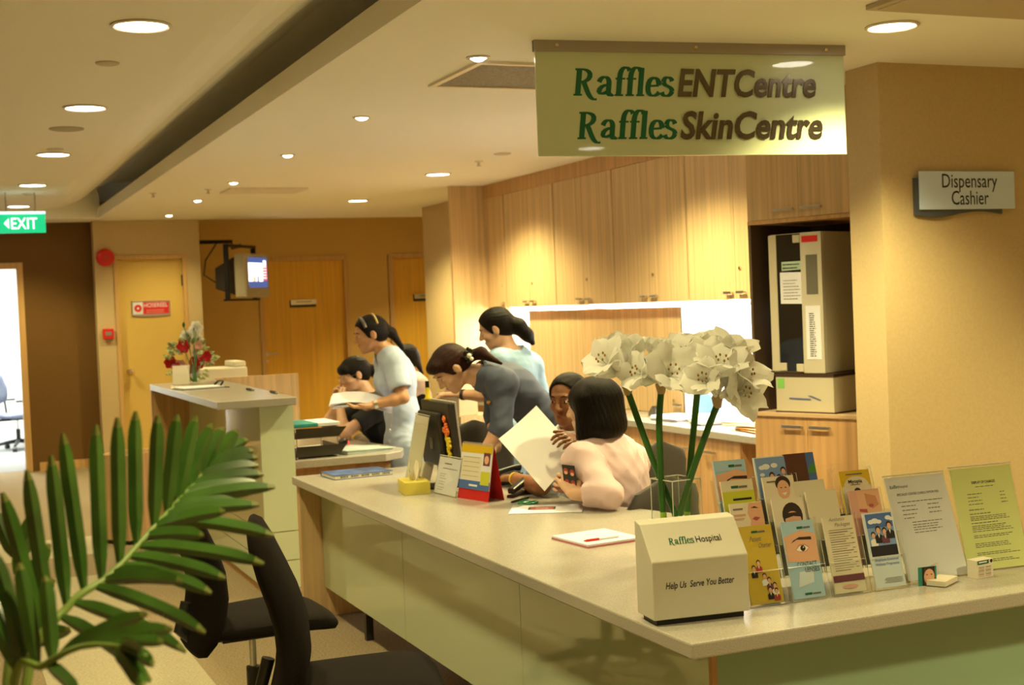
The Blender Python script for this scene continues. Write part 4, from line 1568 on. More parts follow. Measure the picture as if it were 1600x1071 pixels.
def d_myopia(p):
    p.rect(0.0, BH - 0.03, BW, BH, 'gold')
    p.disc(0.05, BH - 0.045, 0.042, 0.028, 'cream')
    p.rect(0.0, 0.0, BW, BH - 0.045, 'cream')
    p.rect(0.02, BH - 0.013, 0.075, BH - 0.009, M_inkg)
    p.rect(0.03, BH - 0.042, 0.062, BH - 0.040, M_inkg)
    p.disc(0.05, BH - 0.062, 0.012, 0.012, 'brow')
t = leaflet(3, 2, 'yellow topped myopia leaflet just below the empty clear pocket', 'gold', d_myopia, dx=-0.012, dy=-0.004)
o = text('Myopia', 0.014, M_ink, t, Matrix.Translation((0.024, BH - 0.036, 0.0014)), 'lettering', bold=0.02, align='LEFT')
fit(o, 0.046)
leaflet(2, 2, 'pale yellow leaflet edge showing beside the blank cream leaflet', 'gold', lambda p: p.rect(0, 0, BW, BH, 'cream'), dx=-0.035, dy=-0.02)


def d_eye2(p):
    p.rect(0, BH - 0.03, BW, BH, 'ltblue')
    eye(p, 0.062, 0.128, 0.024, (0.0, 0.100, BW, 0.180), None)
    logo(p, 0.045, BH - 0.020, 0.007)
leaflet(0, 3, 'pale blue leaflet with a half hidden eye in the topmost pocket above the cream box', 'ltblue', d_eye2, dx=0.004, dy=-0.006)


def d_sky(p):
    p.rect(0.004, 0.0, BW, BH - 0.003, 'sky')
    for x, y, r in ((0.022, BH - 0.03, 0.010), (0.035, BH - 0.028, 0.013), (0.062, BH - 0.026, 0.011), (0.02, BH - 0.05, 0.008)):
        p.disc(x, y, r, r * 0.62, 'cloud', 12)
    bust(p, 0.050, BH - 0.056, 0.012, 'suit')
    bust(p, 0.072, BH - 0.062, 0.010, 'plum')
    bust(p, 0.088, BH - 0.044, 0.012, 'suit')
leaflet(1, 3, 'blue sky leaflet with clouds and small heads in the topmost pocket', 'pale', d_sky, dy=-0.006)


def d_brown(p):
    p.rect(0.072, 0, BW, BH, 'deepsky')
    p.poly([(0.072, BH - 0.05), (0.085, BH - 0.035), (BW, BH - 0.03), (BW, BH - 0.06), (0.072, BH - 0.06)], 'green')
leaflet(2, 3, 'brown and blue leaflet standing tallest in the racks', 'brown', d_brown, dx=-0.035, dy=-0.004)


def acrylic_stand(name, label, cat, origin, ang, wd, ht, lean, sheet, group=None):
    """leaning acrylic sheet holder; local x along the base, faces -y"""
    t = thing(name, label, cat, origin, ang, group)
    up = Vector((0, math.sin(lean), math.cos(lean)))
    F = frame((0, 0, 0.002), (1, 0, 0), up)
    q = MB()
    q.T = F
    q.box((-0.004, 0, 0.0012), (wd + 0.004, ht + 0.006, 0.003))
    q.box((-0.004, 0, -0.003), (wd + 0.004, ht + 0.006, -0.0012))
    q.T = Matrix()
    q.box((-0.004, 0.0, 0.0), (wd + 0.004, 0.10, 0.002))
    q.build('holder', M_acry, t)
    q = MB()
    q.T = F
    q.tube([(-0.004, ht + 0.006, 0), (wd + 0.004, ht + 0.006, 0)], 0.0022, 6)
    q.build('polished_edge', M_acedge, t)
    q = MB()
    q.T = F
    q.box((0, 0.003, -0.0008), (wd, ht, 0.0008))
    q.build('sheet', sheet, t)
    return t, F @ Matrix.Translation((0, 0, 0.001))


p0, p1 = ctable(1434, 911), ctable(1505, 899)
t, F = acrylic_stand('price_sheet_stand', 'clear stand with a white consultation fee sheet, beside the leaflet racks', 'sign stand', (2.475, 3.025, ZT), R(-3), 0.205, 0.30, R(20), M_paper)
o = text('SPECIALIST CENTRE CONSULTATION FEES', 0.010, M_ink, t, F @ Matrix.Translation((0.03, 0.245, 0.0004)), 'lettering', align='LEFT')
fit(o, 0.145)
q = MB()
q.T = F
bars(q, 0.026, 0.18, [0.225], 0.0022, 0.0004, seed=11, ragged=0.0)
bars(q, 0.036, 0.10, [0.213, 0.201, 0.189, 0.178], 0.0022, 0.0004, seed=12, ragged=0.5)
bars(q, 0.125, 0.17, [0.213, 0.201, 0.189], 0.0022, 0.0004, seed=13, ragged=0.5)
bars(q, 0.06, 0.17, [0.165, 0.157, 0.150, 0.143, 0.135], 0.0020, 0.0004, seed=14, ragged=0.7)
q.build('print', M_inkg, t, keep=True)
fm = F @ Matrix.Translation((0.012, 0.268, 0.0004))
o, wd = serif_word('Raffles', 0.012, M_logo, t, fm, name='green_lettering')
fit(o, 0.030)
o = text('Hospital', 0.012, M_inkg, t, F @ Matrix.Translation((0.043, 0.268, 0.0004)), 'lettering', align='LEFT')
fit(o, 0.030)

M_gpaper = mat('pale green paper', (0.74, 0.80, 0.36), 0.65)
t, F = acrylic_stand('notice_stand', 'clear stand with a yellow green charges notice beside the wall', 'sign stand', (2.692, 3.03, ZT), R(-4), 0.215, 0.30, R(14), M_gpaper)
o = text('DISPLAY OF CHARGES', 0.011, M_ink, t, F @ Matrix.Translation((0.068, 0.252, 0.0004)), 'lettering', bold=0.01, align='LEFT')
fit(o, 0.083)
q = MB()
q.T = F
bars(q, 0.078, 0.145, [0.242], 0.0018, 0.0004, seed=20, ragged=0)
bars(q, 0.045, 0.10, [0.222, 0.212, 0.202, 0.192], 0.0018, 0.0004, seed=21, ragged=0.4)
bars(q, 0.16, 0.185, [0.222, 0.212, 0.202, 0.192], 0.0018, 0.0004, seed=22, ragged=0.3)
bars(q, 0.042, 0.14, [0.176, 0.164, 0.137], 0.0022, 0.0004, seed=23, ragged=0.5)
bars(q, 0.042, 0.195, [0.156, 0.151, 0.146, 0.129, 0.124, 0.119, 0.113, 0.101, 0.096, 0.078, 0.073, 0.068, 0.051, 0.046, 0.030, 0.025], 0.0018, 0.0004, seed=24, ragged=0.25)
q.build('print', M_inkg, t, keep=True)

# small card box, business card tray, photo card
p = ctable(1519, 904)
t = thing('card_box', 'small box of white cards with a green header standing before the green notice', 'box', p + Vector((0.0, -0.02, 0)), R(6))
q = MB()
q.box((0, 0, 0), (0.066, 0.035, 0.052))
q.build('body', M_paper2, t, bev=0.001)
pr = Print(t, frame((0, -0.0004, 0), (1, 0, 0), (0, 0, 1)))
pr.rect(0.003, 0.040, 0.048, 0.051, M_logo)
pr.rect(0.008, 0.044, 0.040, 0.048, M_paper)
pr.disc(0.058, 0.046, 0.005, 0.005, 'brow')
for k in range(6):
    pr.rect(0.006, 0.006 + 0.005 * k, 0.028, 0.0075 + 0.005 * k, M_inkg if k % 2 else 'pink')
    pr.rect(0.034, 0.006 + 0.005 * k, 0.056, 0.0075 + 0.005 * k, M_inkg if k % 2 else 'pink')
pr.done()
p = ctable(1487, 913)
t = thing('business_card_tray', 'clear tray of white business cards lying before the white price sheet', 'card tray', p + Vector((-0.02, -0.015, 0)), R(28))
q = MB()
q.box((-0.035, -0.002, 0), (0.067, 0.058, 0.002))
q.box((-0.035, -0.002, 0.002), (-0.033, 0.058, 0.022))
q.box((0.065, -0.002, 0.002), (0.067, 0.058, 0.022))
q.box((-0.033, 0.056, 0.002), (0.065, 0.058, 0.05))
q.build('tray', M_acry, t)
q = MB()
q.box((-0.030, 0.001, 0.0022), (0.062, 0.054, 0.016))
q.build('cards', M_paper2, t)
p = ctable(1428, 917)
t = thing('photo_card', 'small upright card with a smiling face at the foot of the white price sheet', 'card', p + Vector((0.012, -0.006, 0.0)), R(-6))
q = MB()
q.box((0, 0, 0), (0.058, 0.002, 0.052))
q.build('card', M_b['teal'], t)
pr = Print(t, frame((0, -0.0004, 0), (1, 0, 0), (0, 0, 1)))
pr.rect(0.012, 0, 0.052, 0.052, 'brow')
pr.disc(0.034, 0.024, 0.017, 0.022, 'skin')
pr.disc(0.027, 0.03, 0.003, 0.0015, 'brow', 8)
pr.disc(0.041, 0.03, 0.003, 0.0015, 'brow', 8)
pr.poly([(0.027, 0.014), (0.042, 0.015), (0.034, 0.008)], 'lip')
pr.done()

# notepad and pen
p0, p1, p2 = ctable(866, 844), ctable(925, 857), ctable(977, 851)
t = thing('notepad', 'white notepad with a pink edge lying beside the cream suggestion box', 'notepad', ctable(924, 857), R(-4))
q = MB()
q.box((-0.012, 0.0, 0.0), (0.21, 0.24, 0.006))
q.build('backing', mat('pink card', (0.55, 0.18, 0.22), 0.6), t)
q = MB()
q.box((-0.011, 0.002, 0.006), (0.209, 0.239, 0.012))
q.build('pages', M_paper, t)
t.rotation_euler = (0, 0, R(6))
pp = at(912, 846, z=ZT + 0.016)
pe = at(962, 839, z=ZT + 0.016)
t = thing('pen', 'red and white ballpoint pen lying on the notepad', 'pen', (pp.x, pp.y, ZT + 0.0165), math.atan2(pe.y - pp.y, pe.x - pp.x))
q = MB()
q.tube([(0.0, 0, 0), (0.012, 0, 0), (0.06, 0, 0)], [0.0015, 0.0042, 0.0045], 10)
q.build('grip', M_red, t, smooth=True)
q = MB()
q.tube([(0.06, 0, 0), (0.14, 0, 0)], 0.0044, 10)
q.build('barrel', M_paper, t, smooth=True)

# loose paper with a photograph, scissors, glass dish
t = thing('photo_print', 'white sheet with a small dark photograph on it, in front of the pink jacket', 'paper', (2.20, 4.90, ZT + 0.001), R(-28))
q = MB()
q.box((-0.13, -0.10, 0), (0.16, 0.11, 0.002))
q.build('sheet', M_paper, t)
pr = Print(t, Matrix.Translation((0, 0, 0.002)))
pr.rect(-0.06, -0.02, 0.05, 0.055, 'brow')
pr.rect(-0.05, -0.012, 0.042, 0.046, 'lip')
pr.rect(-0.03, 0.0, 0.02, 0.03, 'pink')
pr.done()
p = ctable(822, 789)
t = thing('scissors', 'pair of scissors with green handles on the counter', 'scissors', (p.x, p.y, ZT + 0.004), R(215))
q = MB()
for s in (-1, 1):
    q.add([(0.02, s * 0.006 - 0.005, 0), (0.02, s * 0.006 + 0.005, 0), (0.13, s * 0.012, 0), (0.02, s * 0.006 - 0.005, 0.002), (0.02, s * 0.006 + 0.005, 0.002), (0.13, s * 0.012, 0.002)], [(0, 2, 1), (3, 4, 5), (0, 1, 4, 3), (1, 2, 5, 4), (2, 0, 3, 5)])
q.build('blade', M_chrome, t)
q = MB()
for s in (-1, 1):
    q.tube([(0.02 - 0.035 + 0.035 * math.cos(a), s * 0.02 + 0.016 * math.sin(a), 0.003) for a in [2 * PI * k / 14 for k in range(15)]], 0.005, 8)
q.build('handle', mat('green plastic', (0.02, 0.30, 0.12), 0.35), t, smooth=True)
p = ctable(862, 778)
t = thing('glass_dish', 'small clear dish on the counter beside the stapler', 'dish', (p.x, p.y, ZT), 0)
q = MB()
q.lathe([(0.001, 0.0), (0.035, 0.0), (0.05, 0.022), (0.047, 0.022), (0.034, 0.004), (0.001, 0.004)], 24)
q.build('bowl', M_acry, t, smooth=True)
p = ctable(812, 774)
t = thing('stapler', 'black stapler on the counter behind the red desk calendar', 'stapler', (p.x, p.y, ZT), R(40))
q = MB()
q.box((-0.09, -0.018, 0), (0.08, 0.018, 0.012))
q.build('base', M_black, t, bev=0.004)
q = MB()
q.T = Matrix.Translation((-0.08, 0, 0.014)) @ Matrix.Rotation(R(-12), 4, 'Y')
q.box((0, -0.018, 0), (0.17, 0.018, 0.026))
q.build('arm', M_black, t, bev=0.008)
p = ctable(818, 781)
t = thing('pen', 'slim black pen lying in front of the stapler', 'pen', (p.x - 0.03, p.y - 0.03, ZT + 0.006), R(35))
q = MB()
q.tube([(-0.07, 0, 0), (-0.06, 0, 0), (0.07, 0, 0)], [0.002, 0.005, 0.005], 10)
q.build('barrel', M_black, t, smooth=True)
p = ctable(790, 764)
t = thing('desk_phone', 'flat black desk telephone behind the red calendar', 'telephone', (p.x + 0.04, p.y + 0.20, ZT), R(20))
q = MB()
q.prism([(-0.09, 0), (0.09, 0), (0.09, 0.05), (-0.09, 0.02)], -0.09, 0.09, axis='y')
q.build('body', M_black, t, bev=0.006)
q = MB()
q.tube([(-0.08, -0.06, 0.05), (-0.02, -0.06, 0.062), (0.05, -0.06, 0.07), (0.09, -0.06, 0.068)], [0.018, 0.012, 0.012, 0.018], 10)
q.build('handset', M_black, t, smooth=True)

# desk calendar facing the visitors
c0, c1 = ctable(715, 778), ctable(763, 785.5)
dv = (c1 - c0)
ang = math.atan2(dv.y, dv.x)
t = thing('desk_calendar', 'red tent desk calendar with a white, yellow and blue page', 'calendar', c0, ang)
W_, HC = dv.length, 0.235
DP = 0.085
q = MB()
q.prism([(0, 0), (0.002, 0), (DP / 2, HC - 0.003), (DP - 0.002, 0), (DP, 0), (DP / 2, HC)], 0, W_, axis='x')
q.build('stand', M_red, t)
up = Vector((0, DP / 2, HC)).normalized()
F = frame((0, -0.0008, 0), (1, 0, 0), up)
q = MB()
q.T = F
q.box((0, 0.045, 0.0), (W_, HC + 0.004, 0.003))
pg = q.build('page', M_paper, t)
pr = Print(pg, F @ Matrix.Translation((0, 0, 0.003)))
pr.rect(0, HC - 0.035, W_, HC + 0.003, 'gold')
pr.rect(0, 0.045, W_, 0.082, M_b['deepsky'])
pr.rect(0.012, 0.086, W_ * 0.68, HC - 0.05, 'cream')
for k in range(5):
    pr.rect(0.02, 0.10 + 0.02 * k, W_ * 0.62, 0.1015 + 0.02 * k, M_inkg)
pr.rect(W_ * 0.74, 0.15, W_ * 0.95, 0.205, 'plum')
pr.disc(W_ * 0.84, 0.175, 0.016, 0.018, 'skin')
pr.rect(W_ * 0.70, 0.068, W_ * 0.98, 0.125, 'lime')
pr.rect(W_ * 0.35, 0.058, W_ * 0.62, 0.066, 'cloud')
pr.done()
q = MB()
for k in range(16):
    u = 0.008 + (W_ - 0.016) * k / 15
    q.tube([(u, DP / 2 + 0.008 * math.sin(a), HC - 0.002 + 0.008 * math.cos(a)) for a in [2 * PI * j / 8 for j in range(9)]], 0.0012, 5)
q.build('ring_binding', M_chrome, t)

# small white notice stand beside the calendar
c0, c1 = ctable(678, 771), ctable(716, 780)
dv = c1 - c0
t, F = acrylic_stand('card_notice', 'white printed card leaning upright beside the red calendar', 'notice', c0 + Vector((0.0, 0.0, 0)), math.atan2(dv.y, dv.x), min(0.21, dv.length), 0.165, R(14), M_paper)
q = MB()
q.T = F
bars(q, 0.06, 0.13, [0.135], 0.006, 0.0004, seed=31, ragged=0)
bars(q, 0.05, 0.19, [0.115], 0.003, 0.0004, seed=32, ragged=0)
bars(q, 0.03, 0.12, [0.09, 0.08, 0.07, 0.055, 0.045, 0.03, 0.02], 0.002, 0.0004, seed=33, ragged=0.5)
q.build('print', M_inkg, t, keep=True)

# tissue box
c0 = ctable(633, 775)
t = thing('tissue_box', 'yellow tissue box with a cream tissue pulled up', 'tissue box', c0, R(-9))
q = MB()
q.box((0, 0, 0), (0.115, 0.185, 0.056))
q.build('box', mat('yellow card', (0.70, 0.60, 0.10), 0.6), t, bev=0.002)
q = MB()
rnd = random.Random(5)
for s in (-1, 1):
    g = []
    for i in range(7):
        row = []
        for j in range(6):
            u, v = i / 6, j / 5
            row.append((0.055 + s * (0.004 + 0.018 * v) + 0.008 * math.sin(6 * u + v * 3), 0.05 + 0.085 * u + s * 0.02 * v, 0.052 + 0.085 * v * (0.75 + 0.35 * math.sin(2.5 * u + s))))
        g.append(row)
    vs = [p for r_ in g for p in r_]
    q.add(vs, [(i * 6 + j, i * 6 + j + 1, (i + 1) * 6 + j + 1, (i + 1) * 6 + j) for i in range(6) for j in range(5)])
q.build('tissue', M_paper2, t, smooth=True, keep=True)

# acrylic brochure stand, edge on, and a cream pad
c0 = ctable(651, 762)
t, F = acrylic_stand('leaflet_stand', 'tall clear stand seen edge on between tissue box and monitor', 'sign stand', (c0.x - 0.025, c0.y + 0.10, ZT), R(-93), 0.215, 0.335, R(12), M_paper2)
p = ctable(640, 757)
t = thing('memo_pad', 'small cream card pad propped behind the yellow tissue box', 'memo pad', (p.x + 0.03, p.y + 0.05, ZT), R(-70))
q = MB()
q.T = frame((0, 0, 0), (1, 0, 0), Vector((0, 0.35, 1)))
q.box((0, 0, -0.008), (0.12, 0.11, 0))
q.build('pad', M_paper2, t)

# blue book with ring holes
c0 = ctable(523, 751)
t = thing('ring_book', 'blue ring bound book lying at the far end of the counter', 'book', c0, R(3))
q = MB()
q.box((0, 0, 0), (0.305, 0.22, 0.003))
q.box((0, 0, 0.019), (0.305, 0.22, 0.022))
q.box((0, 0.217, 0.003), (0.305, 0.22, 0.019))
q.build('cover', mat('blue book cover', (0.06, 0.12, 0.33), 0.4, noise=((14, 14, 14), 0.5, 3)), t)
q = MB()
q.box((0.004, 0.002, 0.0032), (0.301, 0.216, 0.0188))
bk = q.build('pages', M_paper2, t)
q = MB()
q.T = frame((0, 0.0016, 0.0032), (1, 0, 0), (0, 0, 1))
for k in range(5):
    bars(q, 0.03 + 0.055 * k, 0.07 + 0.055 * k, [0.004], 0.008, 0.0002, seed=k, ragged=0, word=0.009)
q.build('edge_print', M_inkg, bk, keep=True)

# computer monitor seen from behind
mt = at(690, 680, d=6.25)
t = thing('computer_monitor', 'dark computer monitor seen from behind with little flowers stuck on it', 'monitor', (2.115, 5.83, ZT), R(-90))
# local: +y faces the user (screen), -y is the back; x runs from far to near
q = MB()
q.lathe([(0.10, 0), (0.10, 0.008), (0.03, 0.016), (0.001, 0.017)], 24)
q.build('foot', M_dark, t, smooth=True)
q = MB()
q.box((-0.035, -0.012, 0.012), (0.035, 0.018, 0.16))
q.build('neck', M_dark, t, bev=0.006)
M_mon = mat('charcoal plastic', (0.035, 0.032, 0.026), 0.4)
F = Matrix.Translation((0, 0, 0.088)) @ Matrix.Rotation(R(5), 4, 'X')
q = MB()
q.T = F
q.box((-0.19, 0.0, 0), (0.19, 0.03, 0.31))
bd = q.build('screen_shell', M_mon, t, bev=0.008)
q = MB()
q.T = F
q.box((-0.175, -0.028, 0.012), (0.10, -0.0005, 0.262))
q.build('rear_housing', M_mon, t, bev=0.01)
q = MB()
q.T = F
q.box((-0.192, 0.0305, -0.002), (0.192, 0.040, 0.312))
q.build('front_bezel', mat('silver bezel', (0.45, 0.42, 0.40), 0.4), t, bev=0.003)
q = MB()
q.T = F
q.box((-0.04, -0.030, 0.09), (0.0, -0.0285, 0.145))
q.build('badge', mat('silver badge', (0.4, 0.38, 0.3), 0.4), t)
for nm, m_, pts in (('orange_blossom', mat('orange blossom', (0.85, 0.20, 0.05), 0.5), [(0.135, 0.235), (0.15, 0.205), (0.12, 0.185), (0.16, 0.18), (0.145, 0.17)]), ('yellow_blossom', mat('yellow blossom', (0.80, 0.62, 0.02), 0.5), [(0.14, 0.145), (0.165, 0.14), (0.15, 0.12), (0.165, 0.115), (0.145, 0.095), (0.155, 0.075), (0.15, 0.055)])):
    for i, (x, z) in enumerate(pts):
        q = MB()
        q.T = F
        for a in range(4):
            q.ball((x + 0.008 * math.cos(a * 1.57 + i), -0.008, z + 0.008 * math.sin(a * 1.57 + i)), (0.009, 0.008, 0.009), 6)
        q.build(nm, m_, t, smooth=True)
hl = F @ Vector((-0.12, 0.015, 0.31))
mw = Matrix.Translation((2.115, 5.83, ZT)) @ Matrix.Rotation(R(-90), 4, 'Z')
hw = mw @ hl
t = thing('highlighter', 'yellow highlighter with a black cap standing on the monitor top', 'highlighter', hw + Vector((0, 0, 0.001)))
q = MB()
q.lathe([(0.016, 0), (0.016, 0.006), (0.011, 0.012), (0.010, 0.055)], 14)
q.build('barrel', mat('yellow plastic', (0.75, 0.58, 0.02), 0.4), t, smooth=True)
q = MB()
q.lathe([(0.0095, 0.055), (0.0095, 0.085), (0.001, 0.086)], 12)
q.build('cap', M_black, t, smooth=True)

# ------------------------------------------------------------------ things on the staff desk
p = ctable(490, 712)
t = thing('letter_tray', 'two tier dark letter tray at the near edge of the staff desk', 'letter tray', (1.83, 7.44, ZT), R(2))
for z in (0.012, 0.115):
    q = MB()
    q.box((0, 0, z), (0.26, 0.34, z + 0.004))
    q.add([(0, 0, z + 0.004), (0.26, 0, z + 0.004), (0.30, -0.012, z + 0.06 if z < 0.05 else z + 0.055), (0.0, -0.012, z + 0.06)], [(0, 1, 2, 3)])
    q.box((-0.003, 0, z), (0, 0.34, z + 0.055))
    q.box((0.26, 0, z), (0.263, 0.34, z + 0.055))
    q.build('tray', mat('smoked plastic', (0.045, 0.042, 0.03), 0.35), t)
q = MB()
for x, y in ((0.01, 0.01), (0.25, 0.01), (0.01, 0.33), (0.25, 0.33)):
    q.tube([(x, y, 0), (x, y, 0.118)], 0.003, 8)
q.build('post', M_chrome, t)
q = MB()
q.box((0.015, 0.02, 0.017), (0.245, 0.32, 0.030))
q.build('papers', M_paper, t)
t = thing('folder', 'teal and white ring file lying on top of the letter tray', 'file', (1.82, 7.46, ZT + 0.1755), R(2))
q = MB()
q.box((0, 0, 0), (0.15, 0.30, 0.022))
q.build('teal_cover', mat('teal card', (0.03, 0.30, 0.30), 0.4), t, bev=0.003)
q = MB()
q.box((0.151, 0, 0), (0.28, 0.30, 0.022))
q.build('white_cover', M_paper, t, bev=0.003)
t = thing('open_folder', 'pale blue document folder lying open on the rounded corner of the staff desk', 'folder', (2.14, 7.47, ZT + 0.001), R(18))
q = MB()
q.add([(0, 0, 0), (0.32, 0, 0), (0.32, 0.22, 0), (0, 0.22, 0), (0, 0, 0.018), (0.32, 0, 0.008), (0.32, 0.22, 0.008), (0, 0.22, 0.018)], [(0, 3, 2, 1), (4, 5, 6, 7), (0, 1, 5, 4), (1, 2, 6, 5), (2, 3, 7, 6), (3, 0, 4, 7)])
q.build('pages', mat('pale cyan paper', (0.62, 0.72, 0.66), 0.6), t)
q = MB()
q.add([(-0.01, -0.01, 0.021), (0.33, -0.01, 0.0095), (0.33, 0.23, 0.0095), (-0.01, 0.23, 0.021), (-0.01, -0.01, 0.023), (0.33, -0.01, 0.0115), (0.33, 0.23, 0.0115), (-0.01, 0.23, 0.023)], [(0, 3, 2, 1), (4, 5, 6, 7), (0, 1, 5, 4), (1, 2, 6, 5), (2, 3, 7, 6), (3, 0, 4, 7)])
q.build('cover', mat('pale blue card', (0.50, 0.62, 0.60), 0.5), t)
p = ctable(535, 693)
t = thing('computer_mouse', 'black computer mouse with a red glow on the staff desk', 'mouse', (p.x, p.y - 0.02, ZT), R(70))
q = MB()
q.ball((0, 0, 0.012), (0.055, 0.032, 0.022), 10)
q.v = [(x, y, max(z, 0.0)) for x, y, z in q.v]
q.build('body', M_black, t, smooth=True)
q = MB()
q.box((-0.012, -0.034, 0.004), (0.010, -0.0285, 0.014))
q.build('red_light', mat('lit red led', (0.8, 0.02, 0.02), 0.3, emit=(1.0, 0.03, 0.03), estr=2.0), t)
for lb, x, y, a in (('white sheets spread between the letter tray and the computer mouse', 2.06, 8.02, 12), ('white sheet lying under the edge of the pale blue folder', 2.26, 7.80, 40)):
    t = thing('paper_sheet', lb, 'paper', (x, y, ZT + 0.0005), R(a), 'papers on the staff desk')
    q = MB()
    q.box((-0.15, -0.105, 0), (0.15, 0.105, 0.004))
    q.build('sheet', M_paper, t)

# ------------------------------------------------------------------ things on the raised reception desk
pv = at(303, 603, z=ZR)
t = thing('clipboard', 'clipboard with white forms and a black clip on the raised desk', 'clipboard', (1.375, 8.40, ZR), R(8))
q = MB()
q.box((0, 0, 0), (0.30, 0.22, 0.004))
q.build('board', M_dark, t)
q = MB()
q.box((0.01, 0.01, 0.004), (0.27, 0.21, 0.012))
q.build('forms', M_paper, t)
q = MB()
q.tube([(0.26, 0.05, 0.014), (0.28, 0.06, 0.035), (0.285, 0.11, 0.04), (0.28, 0.16, 0.035), (0.26, 0.17, 0.014)], 0.006, 8)
q.build('clip', M_black, t, smooth=True)
for lb, a, b_ in (('silver pen lying on the raised desk beside the clipboard', (386, 608), (409, 612)), ('thick silver marker pen at the near edge of the raised desk', (423, 612), (447, 616.5))):
    p, pe = at(*a, z=ZR + 0.008), at(*b_, z=ZR + 0.008)
    t = thing('pen', lb, 'pen', (p.x, p.y, ZR + 0.0075), math.atan2(pe.y - p.y, pe.x - p.x))
    L = min(0.17, (pe - p).length)
    q = MB()
    q.tube([(0, 0, 0), (L * 0.8, 0, 0)], 0.007, 10)
    q.build('barrel', M_dark, t, smooth=True)
    q = MB()
    q.tube([(L * 0.8, 0, 0), (L * 0.95, 0, 0), (L, 0, 0)], [0.007, 0.006, 0.002], 10)
    q.build('tip', M_chrome, t, smooth=True)
t = thing('card_holder', 'small clear leaflet holder beside the red and white flowers', 'leaflet holder', (1.42, 9.06, ZR), R(-15))
q = MB()
F = frame((0, 0, 0.001), (1, 0, 0), Vector((0, 0.35, 1)))
q.T = F
q.box((-0.01, 0, 0.009), (0.12, 0.08, 0.011))
q.box((-0.01, 0, -0.004), (0.12, 0.15, -0.002))
q.build('holder', M_acry, t)
q = MB()
q.T = F
q.box((0, 0.004, 0.0), (0.11, 0.135, 0.006))
q.build('leaflets', M_b['cream2'], t)
# ------------------------------------------------------------------ amaryllis in a square glass vase
M_petal = mat('white petals', (0.90, 0.90, 0.87), 0.55)
_nt = M_petal.node_tree
_tr = _nt.nodes.new('ShaderNodeBsdfTranslucent')
_tr.inputs[0].default_value = (0.86, 0.86, 0.80, 1)
_mx = _nt.nodes.new('ShaderNodeMixShader')
_mx.inputs[0].default_value = 0.42
_nt.links.new(_nt.nodes['Principled BSDF'].outputs[0], _mx.inputs[1])
_nt.links.new(_tr.outputs[0], _mx.inputs[2])
_nt.links.new(_mx.outputs[0], _nt.nodes['Material Output'].inputs['Surface'])
M_stem = mat('green flower stem', (0.035, 0.13, 0.02), 0.35, noise=((6, 6, 6), 0.25, 2))
M_sheath = mat('papery bud sheath', (0.50, 0.36, 0.18), 0.7)
M_anther = mat('brown anthers', (0.30, 0.16, 0.03), 0.7)
M_leaf = mat('green leaf', (0.05, 0.17, 0.03), 0.4, noise=((20, 20, 20), 0.3, 2))
M_stemfoot = mat('pale green stem foot', (0.30, 0.50, 0.06), 0.4)

VC = at(1057, 800, d=4.22)
VX, VY = VC.x, VC.y
t = thing('flower_vase', 'square clear glass vase behind the cream suggestion box', 'vase', (VX, VY, ZT), R(8))
hw, hh = 0.055, 0.262
q = MB()
for a, c in (((-hw, -hw, 0.004), (hw, -hw + 0.004, hh)), ((-hw, hw - 0.004, 0.004), (hw, hw, hh)), ((-hw, -hw + 0.004, 0.004), (-hw + 0.004, hw - 0.004, hh)), ((hw - 0.004, -hw + 0.004, 0.004), (hw, hw - 0.004, hh))):
    q.box(a, c)
q.box((-hw, -hw, 0), (hw, hw, 0.004))
q.build('glass', M_acry, t)
q = MB()
for z in (hh,):
    q.tube([(-hw, -hw, z), (hw, -hw, z), (hw, hw, z), (-hw, hw, z), (-hw, -hw, z)], 0.002, 6)
for x, y in ((-hw, -hw), (hw, -hw), (hw, hw), (-hw, hw)):
    q.tube([(x, y, 0.002), (x, y, hh)], 0.0018, 6)
q.build('rim', M_acedge, t)


